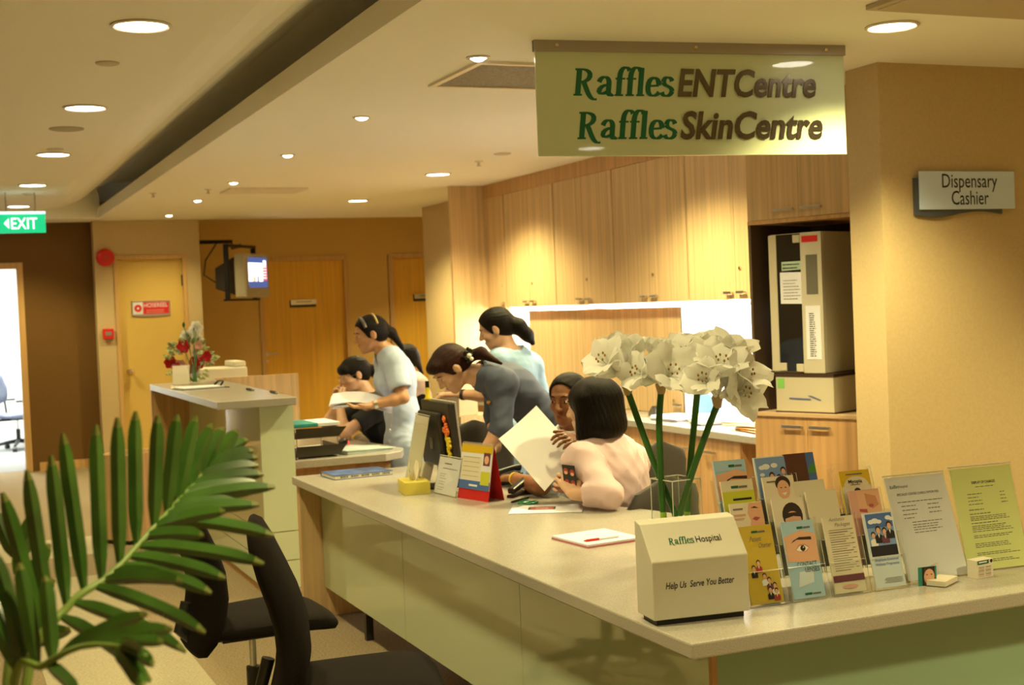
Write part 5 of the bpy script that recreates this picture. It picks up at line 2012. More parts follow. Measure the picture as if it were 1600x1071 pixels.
def blossom(mb_p, mb_s, base, axis, L, rnd, roll=0.0, open_=1.0):
    ax = Vector(axis).normalized()
    u1 = ax.orthogonal().normalized()
    u2 = ax.cross(u1)
    for k in range(6):
        ph = roll + 2 * PI * k / 6 + rnd.uniform(-0.08, 0.08)
        inner = k % 2
        rad = (u1 * math.cos(ph) + u2 * math.sin(ph))
        tan = ax.cross(rad)
        vs = []
        nu, nv = 12, 9
        op = open_ * rnd.uniform(0.85, 1.15) * (0.92 if inner else 1.05)
        Lk = L * rnd.uniform(0.92, 1.08)
        wk = L * (0.46 if inner else 0.58)
        tw = rnd.uniform(-0.25, 0.25)
        for i in range(nu):
            u = i / (nu - 1)
            r = Lk * (0.06 + 0.12 * u + 0.68 * op * max(0, u - 0.22) ** 1.7)
            h = Lk * (u * 1.02 - 0.30 * op * max(0, u - 0.55) ** 1.6 * 1.6)
            wd = wk * (0.16 + 0.84 * math.sin(PI * min(1, u * 0.74 + 0.03)) ** 1.0)
            if u > 0.66:
                wd *= max(0.02, 1 - ((u - 0.66) / 0.34) ** 2.1) ** 0.6
            for j in range(nv):
                v = -1 + 2 * j / (nv - 1)
                ruf = L * u * (0.06 * math.sin(9 * u + 3.1 * v + k) * abs(v) + 0.065 * math.sin(19 * u + 2.3 * k + 2 * v) * v * v)
                cup = -0.20 * wd * (1 - v * v) + ruf
                p = Vector(base) + ax * (h + 0.1 * wd * v * tw) + rad * (r + cup + (0.006 * L if inner else 0)) + tan * (wd * v * 0.72)
                vs.append(p)
        fs = [(i * nv + j, i * nv + j + 1, (i + 1) * nv + j + 1, (i + 1) * nv + j) for i in range(nu - 1) for j in range(nv - 1)]
        mb_p.add(vs, fs)
    for k in range(6):
        ph = roll + 0.3 + 2 * PI * k / 6
        rad = (u1 * math.cos(ph) + u2 * math.sin(ph))
        e = Vector(base) + ax * L * 0.80 + rad * L * 0.14
        mb_s.tube([Vector(base) + ax * L * 0.15, Vector(base) + ax * L * 0.5 + rad * L * 0.06, e], 0.0011, 5, 0)
        mb_s.ball(e, (0.0032, 0.0032, 0.0045), 5, 1)


def amaryllis(label, pts, depths, heads, seed):
    rnd = random.Random(seed)
    P3 = [at(px, py, d=dd) for (px, py), dd in zip(pts, depths)]
    P3[-1].x = min(max(P3[-1].x, VX - 0.036), VX + 0.036)
    P3[-1].y = min(max(P3[-1].y, VY - 0.036), VY + 0.036)
    P3[-1].z = ZT + 0.008
    o = P3[-1].copy()
    t = thing('amaryllis', label, 'flower', o, 0, 'white amaryllis in the glass vase')
    q = MB()
    # smooth curve through the points
    C_ = []
    for i in range(len(P3) - 1):
        a, b_, c, d = P3[max(i - 1, 0)], P3[i], P3[i + 1], P3[min(i + 2, len(P3) - 1)]
        for k in range(6):
            s = k / 6
            C_.append(0.5 * ((2 * b_) + (c - a) * s + (2 * a - 5 * b_ + 4 * c - d) * s * s + (3 * b_ - a - 3 * c + d) * s ** 3))
    C_.append(P3[-1])
    C_ = [v - o for v in C_]
    n = len(C_)
    cut = int(n * 0.72)
    q.tube(C_[:cut + 1], 0.0105, 12)
    st = q.build('stem', M_stem, t, smooth=True)
    q = MB()
    q.tube(C_[cut:], 0.0105, 12)
    q.build('stem_foot', M_stemfoot, st, smooth=True)
    top = C_[0]
    q = MB()
    q.tube([top + Vector((0, 0, -0.012)), top, top + Vector((0.0, 0, 0.02)), top + Vector((0, 0, 0.045))], [0.0112, 0.014, 0.018, 0.006], 10)
    q.build('sheath', M_sheath, t, smooth=True)
    base = top + Vector((0, 0, 0.02))
    for (bx, by, bd, L, op) in heads:
        tip = at(bx, by, d=bd) - o
        ax = tip - base
        q, s = MB(), MB()
        L_ = max(L, 0.05)
        b0 = base + ax.normalized() * max(0.004, ax.length - L_ * 0.75)
        q.tube([base, base.lerp(b0, 0.6), b0 + ax.normalized() * L_ * 0.12], [0.006, 0.0065, 0.009], 8)
        blossom(q, s, b0, ax, L_, rnd, rnd.uniform(0, 1), op)
        bl = q.build('blossom', M_petal, t, smooth=True, keep=True)
        s.build('stamens', [M_petal, M_anther], bl, smooth=True)
    return t


amaryllis('white amaryllis leaning out over the pink jacket, stem farthest to the side', [(981, 612), (1004, 676), (1029, 742), (1058, 812), (1075, 850)], [4.20, 4.2, 4.22, 4.22, 4.22],
          [(940, 560, 4.12, 0.115, 1.0), (988, 535, 4.20, 0.105, 0.75), (962, 540, 4.30, 0.10, 0.8)], 1)
amaryllis('white amaryllis on an upright stem with two low blossoms showing stamens', [(1033, 610), (1030, 660), (1032, 720), (1036, 800), (1040, 850)], [4.15, 4.16, 4.18, 4.20, 4.20],
          [(992, 580, 4.10, 0.105, 1.0), (1052, 578, 4.05, 0.12, 1.1), (1030, 540, 4.2, 0.085, 0.55), (1062, 548, 4.28, 0.11, 0.9)], 2)
amaryllis('white amaryllis on the slender stem in the middle of the bunch', [(1090, 608), (1085, 660), (1079, 721), (1074, 800), (1070, 850)], [4.28, 4.28, 4.26, 4.25, 4.24],
          [(1068, 550, 4.2, 0.12, 1.0), (1102, 562, 4.15, 0.12, 1.0), (1082, 535, 4.35, 0.10, 0.8), (1118, 540, 4.36, 0.11, 0.9)], 3)
amaryllis('white amaryllis with the largest heads, its thick stem leaning towards the tower', [(1121, 632), (1104, 676), (1082, 738), (1062, 805), (1050, 850)], [4.12, 4.14, 4.18, 4.22, 4.23],
          [(1128, 562, 4.05, 0.13, 1.05), (1170, 580, 4.05, 0.125, 1.1), (1150, 535, 4.15, 0.12, 0.9), (1166, 613, 4.02, 0.11, 1.2), (1098, 590, 4.0, 0.10, 1.0)], 4)

# ------------------------------------------------------------------ red and white arrangement on the raised desk
p = at(301, 603, z=ZR)
fx, fy = 1.56, 9.02
t = thing('flower_arrangement', 'arrangement of red and white flowers in a clear vase on the raised desk', 'flower arrangement', (fx, fy, ZR + 0.001))
q = MB()
q.lathe([(0.035, 0), (0.04, 0.004), (0.034, 0.06), (0.045, 0.125), (0.042, 0.125), (0.031, 0.06), (0.03, 0.006), (0.001, 0.006)], 20)
q.build('vase', M_acry, t, smooth=True)


def fpos(px, py, d=None):
    v = at(px, py, d=d or 9.15)
    return Vector((v.x - fx, v.y - fy, v.z - ZR))


rnd = random.Random(11)
M_redf = mat('red petals', (0.55, 0.012, 0.02), 0.55)
M_pinkf = mat('pink white petals', (0.72, 0.42, 0.33), 0.55)
M_vari = mat('variegated leaf', (0.14, 0.24, 0.04), 0.45, noise=((60, 60, 60), 0.4, 2, (0.55, 0.55, 0.25)))
tips = []


def flower(nm, m, c, r, n, cup=0.5):
    q = MB()
    for ring, (k_, rr, lift) in enumerate(((n, 1.0, 0.1), (n - 1, 0.75, 0.45), (n - 2, 0.5, 0.75))):
        for k in range(k_):
            a = 2 * PI * k / k_ + ring * 0.5 + rnd.uniform(-0.15, 0.15)
            d = Vector((math.cos(a), math.sin(a) * 0.6 - 0.35, math.sin(a) * 0.8))
            d = Vector((math.cos(a), -lift * 0.9, math.sin(a))).normalized()
            sd = Vector((-math.sin(a), 0, math.cos(a)))
            L = r * rr
            vs = []
            for i in range(5):
                u = i / 4
                w_ = L * 0.5 * math.sin(PI * (0.12 + 0.8 * u)) ** 0.8
                for j in range(3):
                    v = j - 1
                    vs.append(Vector(c) + d * L * u + sd * w_ * v + Vector((0, -0.12 * L * v * v - 0.1 * L * u * u, 0)))
            q.add(vs, [(i * 3 + j, i * 3 + j + 1, (i + 1) * 3 + j + 1, (i + 1) * 3 + j) for i in range(4) for j in range(2)])
    q.build(nm, m, t, smooth=True, keep=True)
    tips.append(Vector(c))


for px, py, r in ((286, 542, 0.048), (266, 567, 0.045), (303, 566, 0.04), (320, 558, 0.045), (301, 577, 0.04), (311, 570, 0.034), (275, 574, 0.034)):
    flower('red_flower', M_redf, fpos(px, py, 9.05 + rnd.uniform(-0.06, 0.06)), r, 6)
for px, py, r in ((306, 513, 0.05), (292, 526, 0.05), (308, 532, 0.045)):
    flower('white_lily', M_petal, fpos(px, py, 9.18), r, 6)
for px, py, r in ((281, 571, 0.04), (308, 551, 0.038), (309, 541, 0.034)):
    flower('pink_flower', M_pinkf, fpos(px, py, 9.06), r, 6)
q = MB()
for c in tips:
    q.tube([c + Vector((0, 0.01, 0)), Vector((c.x * 0.4, c.y * 0.4, c.z * 0.55)), Vector((c.x * 0.08, c.y * 0.08, 0.02))], 0.0028, 6)
for px, py in ((287, 508), (303, 506)):
    c = fpos(px, py, 9.2)
    q.tube([c, Vector((c.x * 0.4, c.y * 0.4, c.z * 0.6)), Vector((0, 0, 0.02))], 0.003, 6)
    q.ball(c, (0.010, 0.010, 0.020), 6)
q.build('stems', M_stem, t, smooth=True)
q = MB()
for k in range(58):
    a = rnd.uniform(0, 2 * PI)
    px, py = 298 + 36 * math.cos(a) * rnd.random() ** 0.5, 565 + 26 * math.sin(a)
    c = fpos(px, py, 9.1 + rnd.uniform(-0.1, 0.1))
    d = Vector((math.cos(a), rnd.uniform(-0.7, 0.5), -math.sin(a) * 0.7 + rnd.uniform(-0.3, 0.4))).normalized()
    sd = d.cross(Vector((0, -1, 0.4))).normalized()
    L = rnd.uniform(0.045, 0.075)
    nn = d.cross(sd)
    vs = []
    for i in range(5):
        u = i / 4
        w_ = L * 0.24 * math.sin(PI * (0.06 + 0.9 * u))
        for j in range(3):
            v = j - 1
            vs.append(c + d * L * u + sd * w_ * v + nn * (0.15 * L * u * u + 0.06 * L * abs(v)))
            vs[-1].z = max(vs[-1].z, 0.012)
    q.add(vs, [(i * 3 + j, i * 3 + j + 1, (i + 1) * 3 + j + 1, (i + 1) * 3 + j) for i in range(4) for j in range(2)])
q.build('foliage', M_vari, t, smooth=True, keep=True)

# ------------------------------------------------------------------ palm in front
M_palm = mat('palm leaflet', (0.046, 0.120, 0.017), 0.24, noise=((9, 9, 9), 0.4, 2), spec=0.9)
M_rachis = mat('palm leaf stalk', (0.20, 0.30, 0.06), 0.4)
M_palmtip = mat('yellowed leaflet tip', (0.16, 0.19, 0.045), 0.4)
p = at(40, 1071, d=1.75)
PX, PY = p.x - 0.06, p.y - 0.02
t = thing('potted_palm', 'potted palm in front with long feathered fronds reaching over the carpet', 'palm', (PX, PY, 0))
q = MB()
q.lathe([(0.13, 0), (0.15, 0.01), (0.18, 0.33), (0.19, 0.35), (0.17, 0.35), (0.16, 0.31), (0.001, 0.31)], 28)
q.build('pot', mat('terracotta pot', (0.32, 0.14, 0.07), 0.7), t, smooth=True)
q = MB()
q.tube([(0, 0, 0.30), (0.01, 0.0, 0.5), (0.02, 0.01, 0.68)], [0.03, 0.024, 0.018], 10)
q.build('trunk', mat('palm trunk', (0.16, 0.13, 0.06), 0.7), t, smooth=True)
O = Vector((PX, PY, 0))


def spline(P3, n=8):
    out = []
    for i in range(len(P3) - 1):
        a, b_, c, d = P3[max(i - 1, 0)], P3[i], P3[i + 1], P3[min(i + 2, len(P3) - 1)]
        for k in range(n):
            s = k / n
            out.append(0.5 * ((2 * b_) + (c - a) * s + (2 * a - 5 * b_ + 4 * c - d) * s * s + (3 * b_ - a - 3 * c + d) * s ** 3))
    out.append(P3[-1])
    return out


def blade(q, a, b_, wd, sag, nrm):
    """folded tapering leaflet from a to b"""
    a, b_ = Vector(a), Vector(b_)
    d = (b_ - a)
    L = d.length
    sd = d.normalized().cross(nrm).normalized()
    up = sd.cross(d.normalized())
    n = 14
    vs = []
    for i in range(n):
        u = i / (n - 1)
        c = a + d * u + Vector((0, 0, sag * L * 4 * u * (1 - u)))
        w_ = wd * min(1.0, (0.40 + 3.2 * u)) * (1 - max(0, (u - 0.72) / 0.28) ** 2.0 * 0.78) + 0.0004
        vs += [c - sd * w_ + up * w_ * 0.7, c, c + sd * w_ + up * w_ * 0.7]
    q.add(vs, [(i * 3 + j, i * 3 + j + 1, (i + 1) * 3 + j + 1, (i + 1) * 3 + j) for i in range(n - 1) for j in range(2)], 0)
    q.mi[-1] = q.mi[-2] = 1


def frond(rp, leaves, wd):
    """rp: stalk points (px, py, depth); leaves: (t on stalk, tip px, tip py, tip depth)"""
    P3 = [Vector((0.02, 0.01, 0.66)) + O] + [at(a, b_, d=c) for a, b_, c in rp]
    Cv = spline(P3, 10)
    n = len(Cv)
    q = MB()
    q.tube([c - O for c in Cv], [0.0075 - 0.0055 * i / (n - 1) for i in range(n)], 8)
    fr = q.build('frond', M_rachis, t, smooth=True)
    q = MB()
    view = (Cv[n // 2] - CP).normalized()
    for (s, px, py, dd) in leaves:
        i = min(n - 1, max(0, int(s * (n - 1))))
        tip = at(px, py, d=dd)
        blade(q, Cv[i] - O, tip - O, wd, 0.03, (view + Vector((0.15 * math.sin(px), 0.2 * math.cos(py), 0.25))).normalized())
    q.build('leaflets', [M_palm, M_palmtip], fr, smooth=True, keep=True)


frond([(40, 1075, 1.72), (105, 950, 1.76), (173, 898, 1.80), (240, 825, 1.86), (290, 770, 1.92), (340, 715, 2.0)],
      [(0.24, 3, 770, 1.7), (0.28, 42, 735, 1.7), (0.34, 80, 712, 1.72), (0.40, 98, 678, 1.74), (0.47, 150, 664, 1.76), (0.54, 183, 653, 1.78), (0.61, 212, 643, 1.80), (0.68, 246, 650, 1.84), (0.74, 277, 648, 1.88), (0.80, 307, 650, 1.92), (0.86, 332, 662, 1.96), (0.92, 350, 668, 2.0), (0.97, 372, 672, 2.02), (0.99, 388, 688, 2.04),
       (0.96, 396, 705, 2.0), (0.90, 404, 728, 1.98), (0.84, 408, 758, 1.95), (0.79, 430, 762, 1.93), (0.73, 405, 790, 1.9), (0.67, 352, 800, 1.85), (0.61, 412, 882, 1.8), (0.54, 330, 928, 1.78), (0.48, 285, 910, 1.72), (0.44, 320, 990, 1.68), (0.36, 290, 1020, 1.66), (0.30, 235, 1066, 1.62),
       (0.94, 402, 716, 1.99), (0.87, 412, 742, 1.96), (0.815, 398, 770, 1.94), (0.76, 372, 785, 1.91), (0.70, 428, 838, 1.87), (0.64, 318, 838, 1.82), (0.58, 352, 905, 1.79), (0.51, 262, 905, 1.74)], 0.0096)
frond([(20, 1090, 1.62), (70, 1040, 1.58), (130, 1010, 1.55), (190, 1010, 1.52)],
      [(0.30, -40, 905, 1.6), (0.36, -10, 860, 1.62), (0.45, 30, 880, 1.6), (0.55, 70, 900, 1.6), (0.62, 230, 960, 1.55), (0.70, 270, 985, 1.5), (0.80, 255, 1005, 1.5), (0.88, 240, 1040, 1.48), (0.95, 225, 1072, 1.45), (1.0, 225, 1025, 1.45), (0.5, 120, 1090, 1.5)], 0.009)
frond([(10, 1090, 1.85), (25, 1000, 1.9), (30, 930, 1.95), (20, 860, 2.0)],
      [(0.4, -30, 920, 1.9), (0.5, 85, 905, 1.95), (0.6, -40, 850, 1.95), (0.7, 78, 850, 2.0), (0.85, 55, 800, 2.0), (0.95, -10, 800, 2.0), (0.35, 110, 985, 1.85)], 0.011)

# ------------------------------------------------------------------ clutter on the back counter
def bpos(px, py, z=ZB):
    return at(px, py, z=z)


stack = [(1080, 655, 0.0, 6, 'paper_sheet', 'loose white forms on the back counter beside the low oak cabinet', M_paper, 0.30, 0.21), (1118, 652, 0.0, -20, 'paper_sheet', 'heap of white forms in front of the white bottle', M_paper, 0.30, 0.22), (1152, 655, 0.0, 14, 'paper_sheet', 'curling pile of papers beside the appliance tower', M_paper2, 0.26, 0.21), (1160, 662, 0.0, -5, 'folder', 'orange yellow folder at the bottom of the heap of papers', mat('orange card', (0.55, 0.26, 0.04), 0.5), 0.28, 0.22)]
for i, (px, py, z, a, nm, lb, m_, lx, ly) in enumerate(stack):
    v = at(px, py, x=4.42)
    y = min(max(v.y, 6.50), 8.0)
    yy = (7.62, 7.25, 6.75, 6.62)[i]
    xx = (4.40, 4.43, 4.40, 4.40)[i]
    zz = ZB + (0.001, 0.001, 0.022, 0.001)[i]
    th = (0.03, 0.05, 0.03, 0.02)[i]
    t = thing(nm, lb, 'folder' if nm == 'folder' else 'papers', (xx, yy, zz), R(a + 90), 'papers on the back counter' if nm != 'folder' else None)
    q = MB()
    n = 4
    for k in range(n):
        zz0 = th * k / n
        off = 0.014 * math.sin(k * 2.3 + i)
        q.T = Matrix.Rotation(R(4 * math.sin(k * 1.7 + i)), 4, 'Z')
        q.box((-lx / 2 + off, -ly / 2 - off, zz0), (lx / 2 + off, ly / 2 - off, th * (k + 1) / n - 0.0005))
    q.build('sheets', m_, t)
t = thing('bottle', 'white plastic bottle among the papers on the back counter', 'bottle', (4.55, 6.98, ZB + 0.001))
q = MB()
q.lathe([(0.03, 0), (0.032, 0.01), (0.032, 0.11), (0.02, 0.13), (0.012, 0.14), (0.012, 0.165), (0.001, 0.166)], 18)
q.build('body', M_white, t, smooth=True)
t = thing('file_holder', 'translucent blue file holder on the back counter', 'file holder', (4.52, 7.56, ZB + 0.001), R(-80))
q = MB()
q.prism([(0, 0), (0.22, 0), (0.22, 0.10), (0.05, 0.22), (0, 0.22)], 0, 0.09, axis='y')
q.build('body', mat('light blue plastic', (0.22, 0.42, 0.75), 0.3), t, bev=0.003)
t = thing('tape_dispenser', 'dark tape dispenser at the end of the low oak cabinet', 'tape dispenser', (4.42, 7.93, ZB + 0.001), R(75))
q = MB()
q.prism([(-0.1, 0), (0.12, 0), (0.10, 0.03), (0.0, 0.075), (-0.06, 0.06)], -0.025, 0.025, axis='y')
q.build('body', M_black, t, bev=0.006)
t = thing('computer_tower', 'dark blue computer box behind the white bottle', 'computer', (4.55, 6.60, ZB + 0.001), R(0))
q = MB()
q.box((0, 0, 0), (0.24, 0.18, 0.24))
q.build('case', mat('dark blue plastic', (0.03, 0.05, 0.11), 0.4), t, bev=0.008)
t = thing('medicine_pot', 'small mint green topped pot beside the dark blue computer box', 'pot', (4.44, 6.48, ZB + 0.04))
t.location.z = ZB + 0.001
q = MB()
q.lathe([(0.035, 0), (0.036, 0.07), (0.03, 0.075)], 18)
q.build('body', M_white, t, smooth=True)
q = MB()
q.lathe([(0.037, 0.0755), (0.037, 0.10), (0.001, 0.101)], 18)
q.build('lid', mat('mint plastic', (0.15, 0.5, 0.35), 0.4), t, smooth=True)
# ------------------------------------------------------------------ people: smooth implicit bodies turned into one continuous surface
V3 = lambda p: np.array(p, dtype=np.float64)


class Sdf:
    def __init__(s):
        s.P = []
        s.wr = None

    def cap(s, a, b, ra, rb=None, k=0.02, sub=False):
        rb = ra if rb is None else rb
        s.P.append(('c', V3(a), V3(b), ra, rb, k, sub))
        return s

    def ell(s, c, r, Rm=None, k=0.02, sub=False):
        s.P.append(('e', V3(c), V3(r), np.eye(3) if Rm is None else V3(Rm), 0, k, sub))
        return s

    def cut(s, o, n, k=0.004):
        """keep the side that n points away from"""
        n = V3(n)
        s.P.append(('p', V3(o), n / np.linalg.norm(n), 0, 0, k, True))
        return s

    def one(s, P, X):
        t = P[0]
        if t == 'c':
            a, b, ra, rb = P[1:5]
            ab = b - a
            L = ab @ ab + 1e-12
            h = np.clip(((X - a) @ ab) / L, 0, 1)
            q = X - a - h[:, None] * ab
            return np.sqrt((q * q).sum(1)) - (ra + (rb - ra) * h)
        if t == 'e':
            c, r, Rm = P[1:4]
            q = (X - c) @ Rm                      # columns of Rm are the axes
            k0 = np.sqrt(((q / r) ** 2).sum(1))
            k1 = np.sqrt(((q / (r * r)) ** 2).sum(1)) + 1e-9
            return k0 * (k0 - 1.0) / k1
        o, n = P[1:3]
        return -((X - o) @ n)                     # 'p' is subtracted: inside where in front of the plane

    def ev(s, X, idx=None):
        d = np.full(len(X), 10.0)
        for i in (range(len(s.P)) if idx is None else idx):
            P = s.P[i]
            v = s.one(P, X)
            k = P[5]
            if P[6]:
                v = -v
                h = np.clip(0.5 - 0.5 * (d - v) / k, 0, 1)
                d = d * (1 - h) + v * h + k * h * (1 - h)
            else:
                h = np.clip(0.5 + 0.5 * (d - v) / k, 0, 1)
                d = d * (1 - h) + v * h - k * h * (1 - h)
        return d

    def bounds(s):
        lo, hi = np.full(3, 1e9), np.full(3, -1e9)
        for P in s.P:
            if P[6]:
                continue
            if P[0] == 'c':
                r = max(P[3], P[4])
                lo = np.minimum(lo, np.minimum(P[1], P[2]) - r)
                hi = np.maximum(hi, np.maximum(P[1], P[2]) + r)
            else:
                r = P[2].max()
                lo = np.minimum(lo, P[1] - r)
                hi = np.maximum(hi, P[1] + r)
        return lo, hi

    def mesh(s, h):
        lo, hi = s.bounds()
        lo = lo - 3 * h
        B = 8
        nb = np.ceil((hi + 3 * h - lo) / (h * B)).astype(int)
        n = nb * B
        bi = np.stack(np.meshgrid(*[np.arange(k) for k in nb], indexing='ij'), -1).reshape(-1, 3)
        cen = lo + (bi * B + (B - 1) / 2) * h
        half = math.sqrt(3) * (B / 2) * h
        D = np.stack([s.one(P, cen) for P in s.P], 1)
        F = s.ev(cen)
        add = np.array([not P[6] for P in s.P])
        near = np.abs(F) < half * 1.35 + 0.025
        Vv = np.repeat(np.repeat(np.repeat(np.where(F < 0, -1.0, 1.0).reshape(nb).astype(np.float32), B, 0), B, 1), B, 2)
        off = np.stack(np.meshgrid(*[np.arange(B)] * 3, indexing='ij'), -1).reshape(-1, 3) * h
        ks = np.array([P[5] for P in s.P])
        for i in np.nonzero(near)[0]:
            m = D[i][add].min()
            use = np.where(add, D[i] < m + 3.2 * half + ks, D[i] < 3 * half + ks)
            X = lo + bi[i] * B * h + off
            v = s.ev(X, np.nonzero(use)[0])
            if s.wr:
                v = v + s.wr(X)
            a = bi[i] * B
            Vv[a[0]:a[0] + B, a[1]:a[1] + B, a[2]:a[2] + B] = v.reshape(B, B, B)
        return nets(Vv, lo, h)


def nets(Vv, lo, h):
    S = Vv < 0
    nx, ny, nz = S.shape
    c = [(i, j, k) for i in (0, 1) for j in (0, 1) for k in (0, 1)]
    sl = lambda A, o: A[o[0]:nx - 1 + o[0], o[1]:ny - 1 + o[1], o[2]:nz - 1 + o[2]]
    cnt = sum(sl(S, o).astype(np.int8) for o in c)
    act = (cnt > 0) & (cnt < 8)
    idx = np.full(act.shape, -1, np.int64)
    cells = np.argwhere(act)
    idx[act] = np.arange(len(cells))
    cv = np.stack([Vv[cells[:, 0] + o[0], cells[:, 1] + o[1], cells[:, 2] + o[2]] for o in c], 1).astype(np.float64)
    acc, num = np.zeros((len(cells), 3)), np.zeros(len(cells))
    ca = np.array(c, float)
    for a in range(8):
        for b in range(a + 1, 8):
            if np.abs(ca[a] - ca[b]).sum() != 1:
                continue
            va, vb = cv[:, a], cv[:, b]
            m = (va < 0) != (vb < 0)
            t = np.where(m, va / np.where(m, va - vb, 1), 0)
            acc += m[:, None] * (ca[a] + t[:, None] * (ca[b] - ca[a]))
            num += m
    pts = lo + (cells + acc / num[:, None]) * h
    quads = []
    for ax in range(3):
        u, w_ = (ax + 1) % 3, (ax + 2) % 3
        A = np.take(S, range(0, S.shape[ax] - 1), ax)
        Bb = np.take(S, range(1, S.shape[ax]), ax)
        e = np.argwhere(A != Bb)
        e = e[(e[:, u] > 0) & (e[:, w_] > 0)]
        flip = A[tuple(e.T)]
        du, dw = np.eye(3, dtype=int)[u], np.eye(3, dtype=int)[w_]
        g = lambda q: idx[tuple(np.minimum(q, np.array(idx.shape) - 1).T)]
        q4 = np.stack([g(e - du - dw), g(e - dw), g(e), g(e - du)], 1)
        q4[~flip] = q4[~flip][:, ::-1]
        quads.append(q4)
    Q = np.concatenate(quads)
    Q = Q[(Q >= 0).all(1)]
    return pts, Q


def sdf_obj(name, s, h, mats, parent, matfn=None):
    pts, Q = s.mesh(h)
    o = np.array(parent.location)
    me = bpy.data.meshes.new(name)
    me.vertices.add(len(pts))
    me.vertices.foreach_set('co', (pts - o).astype(np.float32).ravel())
    me.loops.add(Q.size)
    me.loops.foreach_set('vertex_index', Q.astype(np.int32).ravel())
    me.polygons.add(len(Q))
    me.polygons.foreach_set('loop_start', np.arange(0, Q.size, 4, dtype=np.int32))
    me.polygons.foreach_set('use_smooth', np.ones(len(Q), bool))
    mats = mats if isinstance(mats, (list, tuple)) else [mats]
    for m in mats:
        me.materials.append(m)
    if matfn:
        fc = pts[Q].mean(1)
        me.polygons.foreach_set('material_index', matfn(fc).astype(np.int32))
    me.update(calc_edges=True)
    me.validate()
    ob = bpy.data.objects.new(name, me)
    C.objects.link(ob)
    ob.parent = parent
    return ob


def J(px, py, d):
    return V3(at(px, py, d=d))


def nrm(v):
    v = V3(v)
    return v / np.linalg.norm(v)


def wrinkle(amp, sc, seed=0):
    r = np.random.RandomState(seed)
    K = r.normal(size=(5, 3)) * sc
    ph = r.uniform(0, 6, 5)
    def fn(X):
        W = X + 0.025 * np.sin(X[:, [1, 2, 0]] * 22 + ph[:3])
        return amp * sum(np.abs(np.sin(W @ K[i] + ph[i])) - 0.63 for i in range(5)) / 1.2
    return fn


def headframe(c, f, up=(0, 0, 1)):
    f = nrm(f)
    l = nrm(np.cross(up, f))
    u = np.cross(f, l)
    return V3(c), np.stack([f, l, u], 1)      # columns fwd, left, up


def head_sdf(s, H, neck, sc=1.0):
    c, Rm = H
    w_ = lambda x, y, z: c + Rm @ (V3((x, y, z)) * sc)
    e = lambda p, r, k, sub=False: s.ell(w_(*p), V3(r) * sc, Rm, k, sub)
    e((-0.012, 0, 0.030), (0.094, 0.074, 0.078), 0.02)
    e((0.022, 0, -0.030), (0.064, 0.060, 0.072), 0.025)
    e((0.045, 0, -0.078), (0.040, 0.040, 0.030), 0.025)
    e((0.066, 0, -0.096), (0.016, 0.020, 0.014), 0.015)
    for y in (-1, 1):
        e((0.058, 0.036 * y, -0.022), (0.026, 0.022, 0.024), 0.015)     # cheek
        e((0.092, 0.031 * y, 0.004), (0.014, 0.017, 0.011), 0.010, True)  # eye socket
        e((-0.004, 0.074 * y, -0.004), (0.019, 0.009, 0.032), 0.006)      # ear
        e((0.006, 0.084 * y, -0.002), (0.009, 0.006, 0.017), 0.004, True)
        e((0.0735, 0.031 * y, 0.003), (0.013, 0.014, 0.011), 0.003)       # eyeball with lids
    s.cap(w_(0.078, -0.03, 0.026), w_(0.078, 0.03, 0.026), 0.010 * sc, 0.010 * sc, 0.012)
    s.cap(w_(0.084, 0, 0.012), w_(0.104, 0, -0.026), 0.007 * sc, 0.011 * sc, 0.010)
    for y in (-1, 1):
        e((0.094, 0.010 * y, -0.030), (0.010, 0.008, 0.007), 0.006)
    s.cap(w_(0.083, -0.013, -0.057), w_(0.083, 0.013, -0.057), 0.007 * sc, 0.007 * sc, 0.006)
    s.cap(w_(0.080, -0.011, -0.067), w_(0.080, 0.011, -0.067), 0.008 * sc, 0.008 * sc, 0.006)
    s.cap(w_(-0.022, 0, -0.05), neck, 0.050 * sc, 0.053, 0.02)
    return w_


def hand_sdf(s, W, d, n, left, curl=0.5, spread=0.0, sc=1.0, thumb=0.6):
    """W wrist, d pointing along the hand, n out of the palm"""
    d = nrm(d)
    n = nrm(V3(n) - d * (V3(n) @ d))
    sd = np.cross(d, n) * (-1 if left else 1)           # towards the thumb
    W = V3(W)
    for o in (-0.028, -0.010, 0.010, 0.027):
        s.cap(W + d * 0.012 + sd * o * 0.6, W + d * 0.082 * sc + sd * o, 0.0135, 0.0125, 0.010)
    for o, L in ((0.030, 0.068), (0.0105, 0.077), (-0.0105, 0.071), (-0.030, 0.056)):
        p = W + d * 0.086 * sc + sd * o * 1.05
        ang = curl * 0.5
        dd = d + sd * o * spread * 6
        for j, f in enumerate((0.46, 0.30, 0.24)):
            v = nrm(nrm(dd) * math.cos(ang) + n * math.sin(ang))
            q = p + v * L * f * sc
            s.cap(p, q, 0.0088 - 0.001 * j, 0.0080 - 0.001 * j, 0.005)
            p = q
            ang += curl
    p = W + d * 0.026 + sd * 0.026
    v = nrm(d * 0.62 + sd * 0.72 + n * 0.25 * thumb)
    q = p + v * 0.045
    s.cap(p, q, 0.0145, 0.011, 0.010)
    v = nrm(d * 0.85 + sd * 0.35 + n * 0.5 * thumb)
    s.cap(q, q + v * 0.036, 0.0105, 0.0085, 0.006)


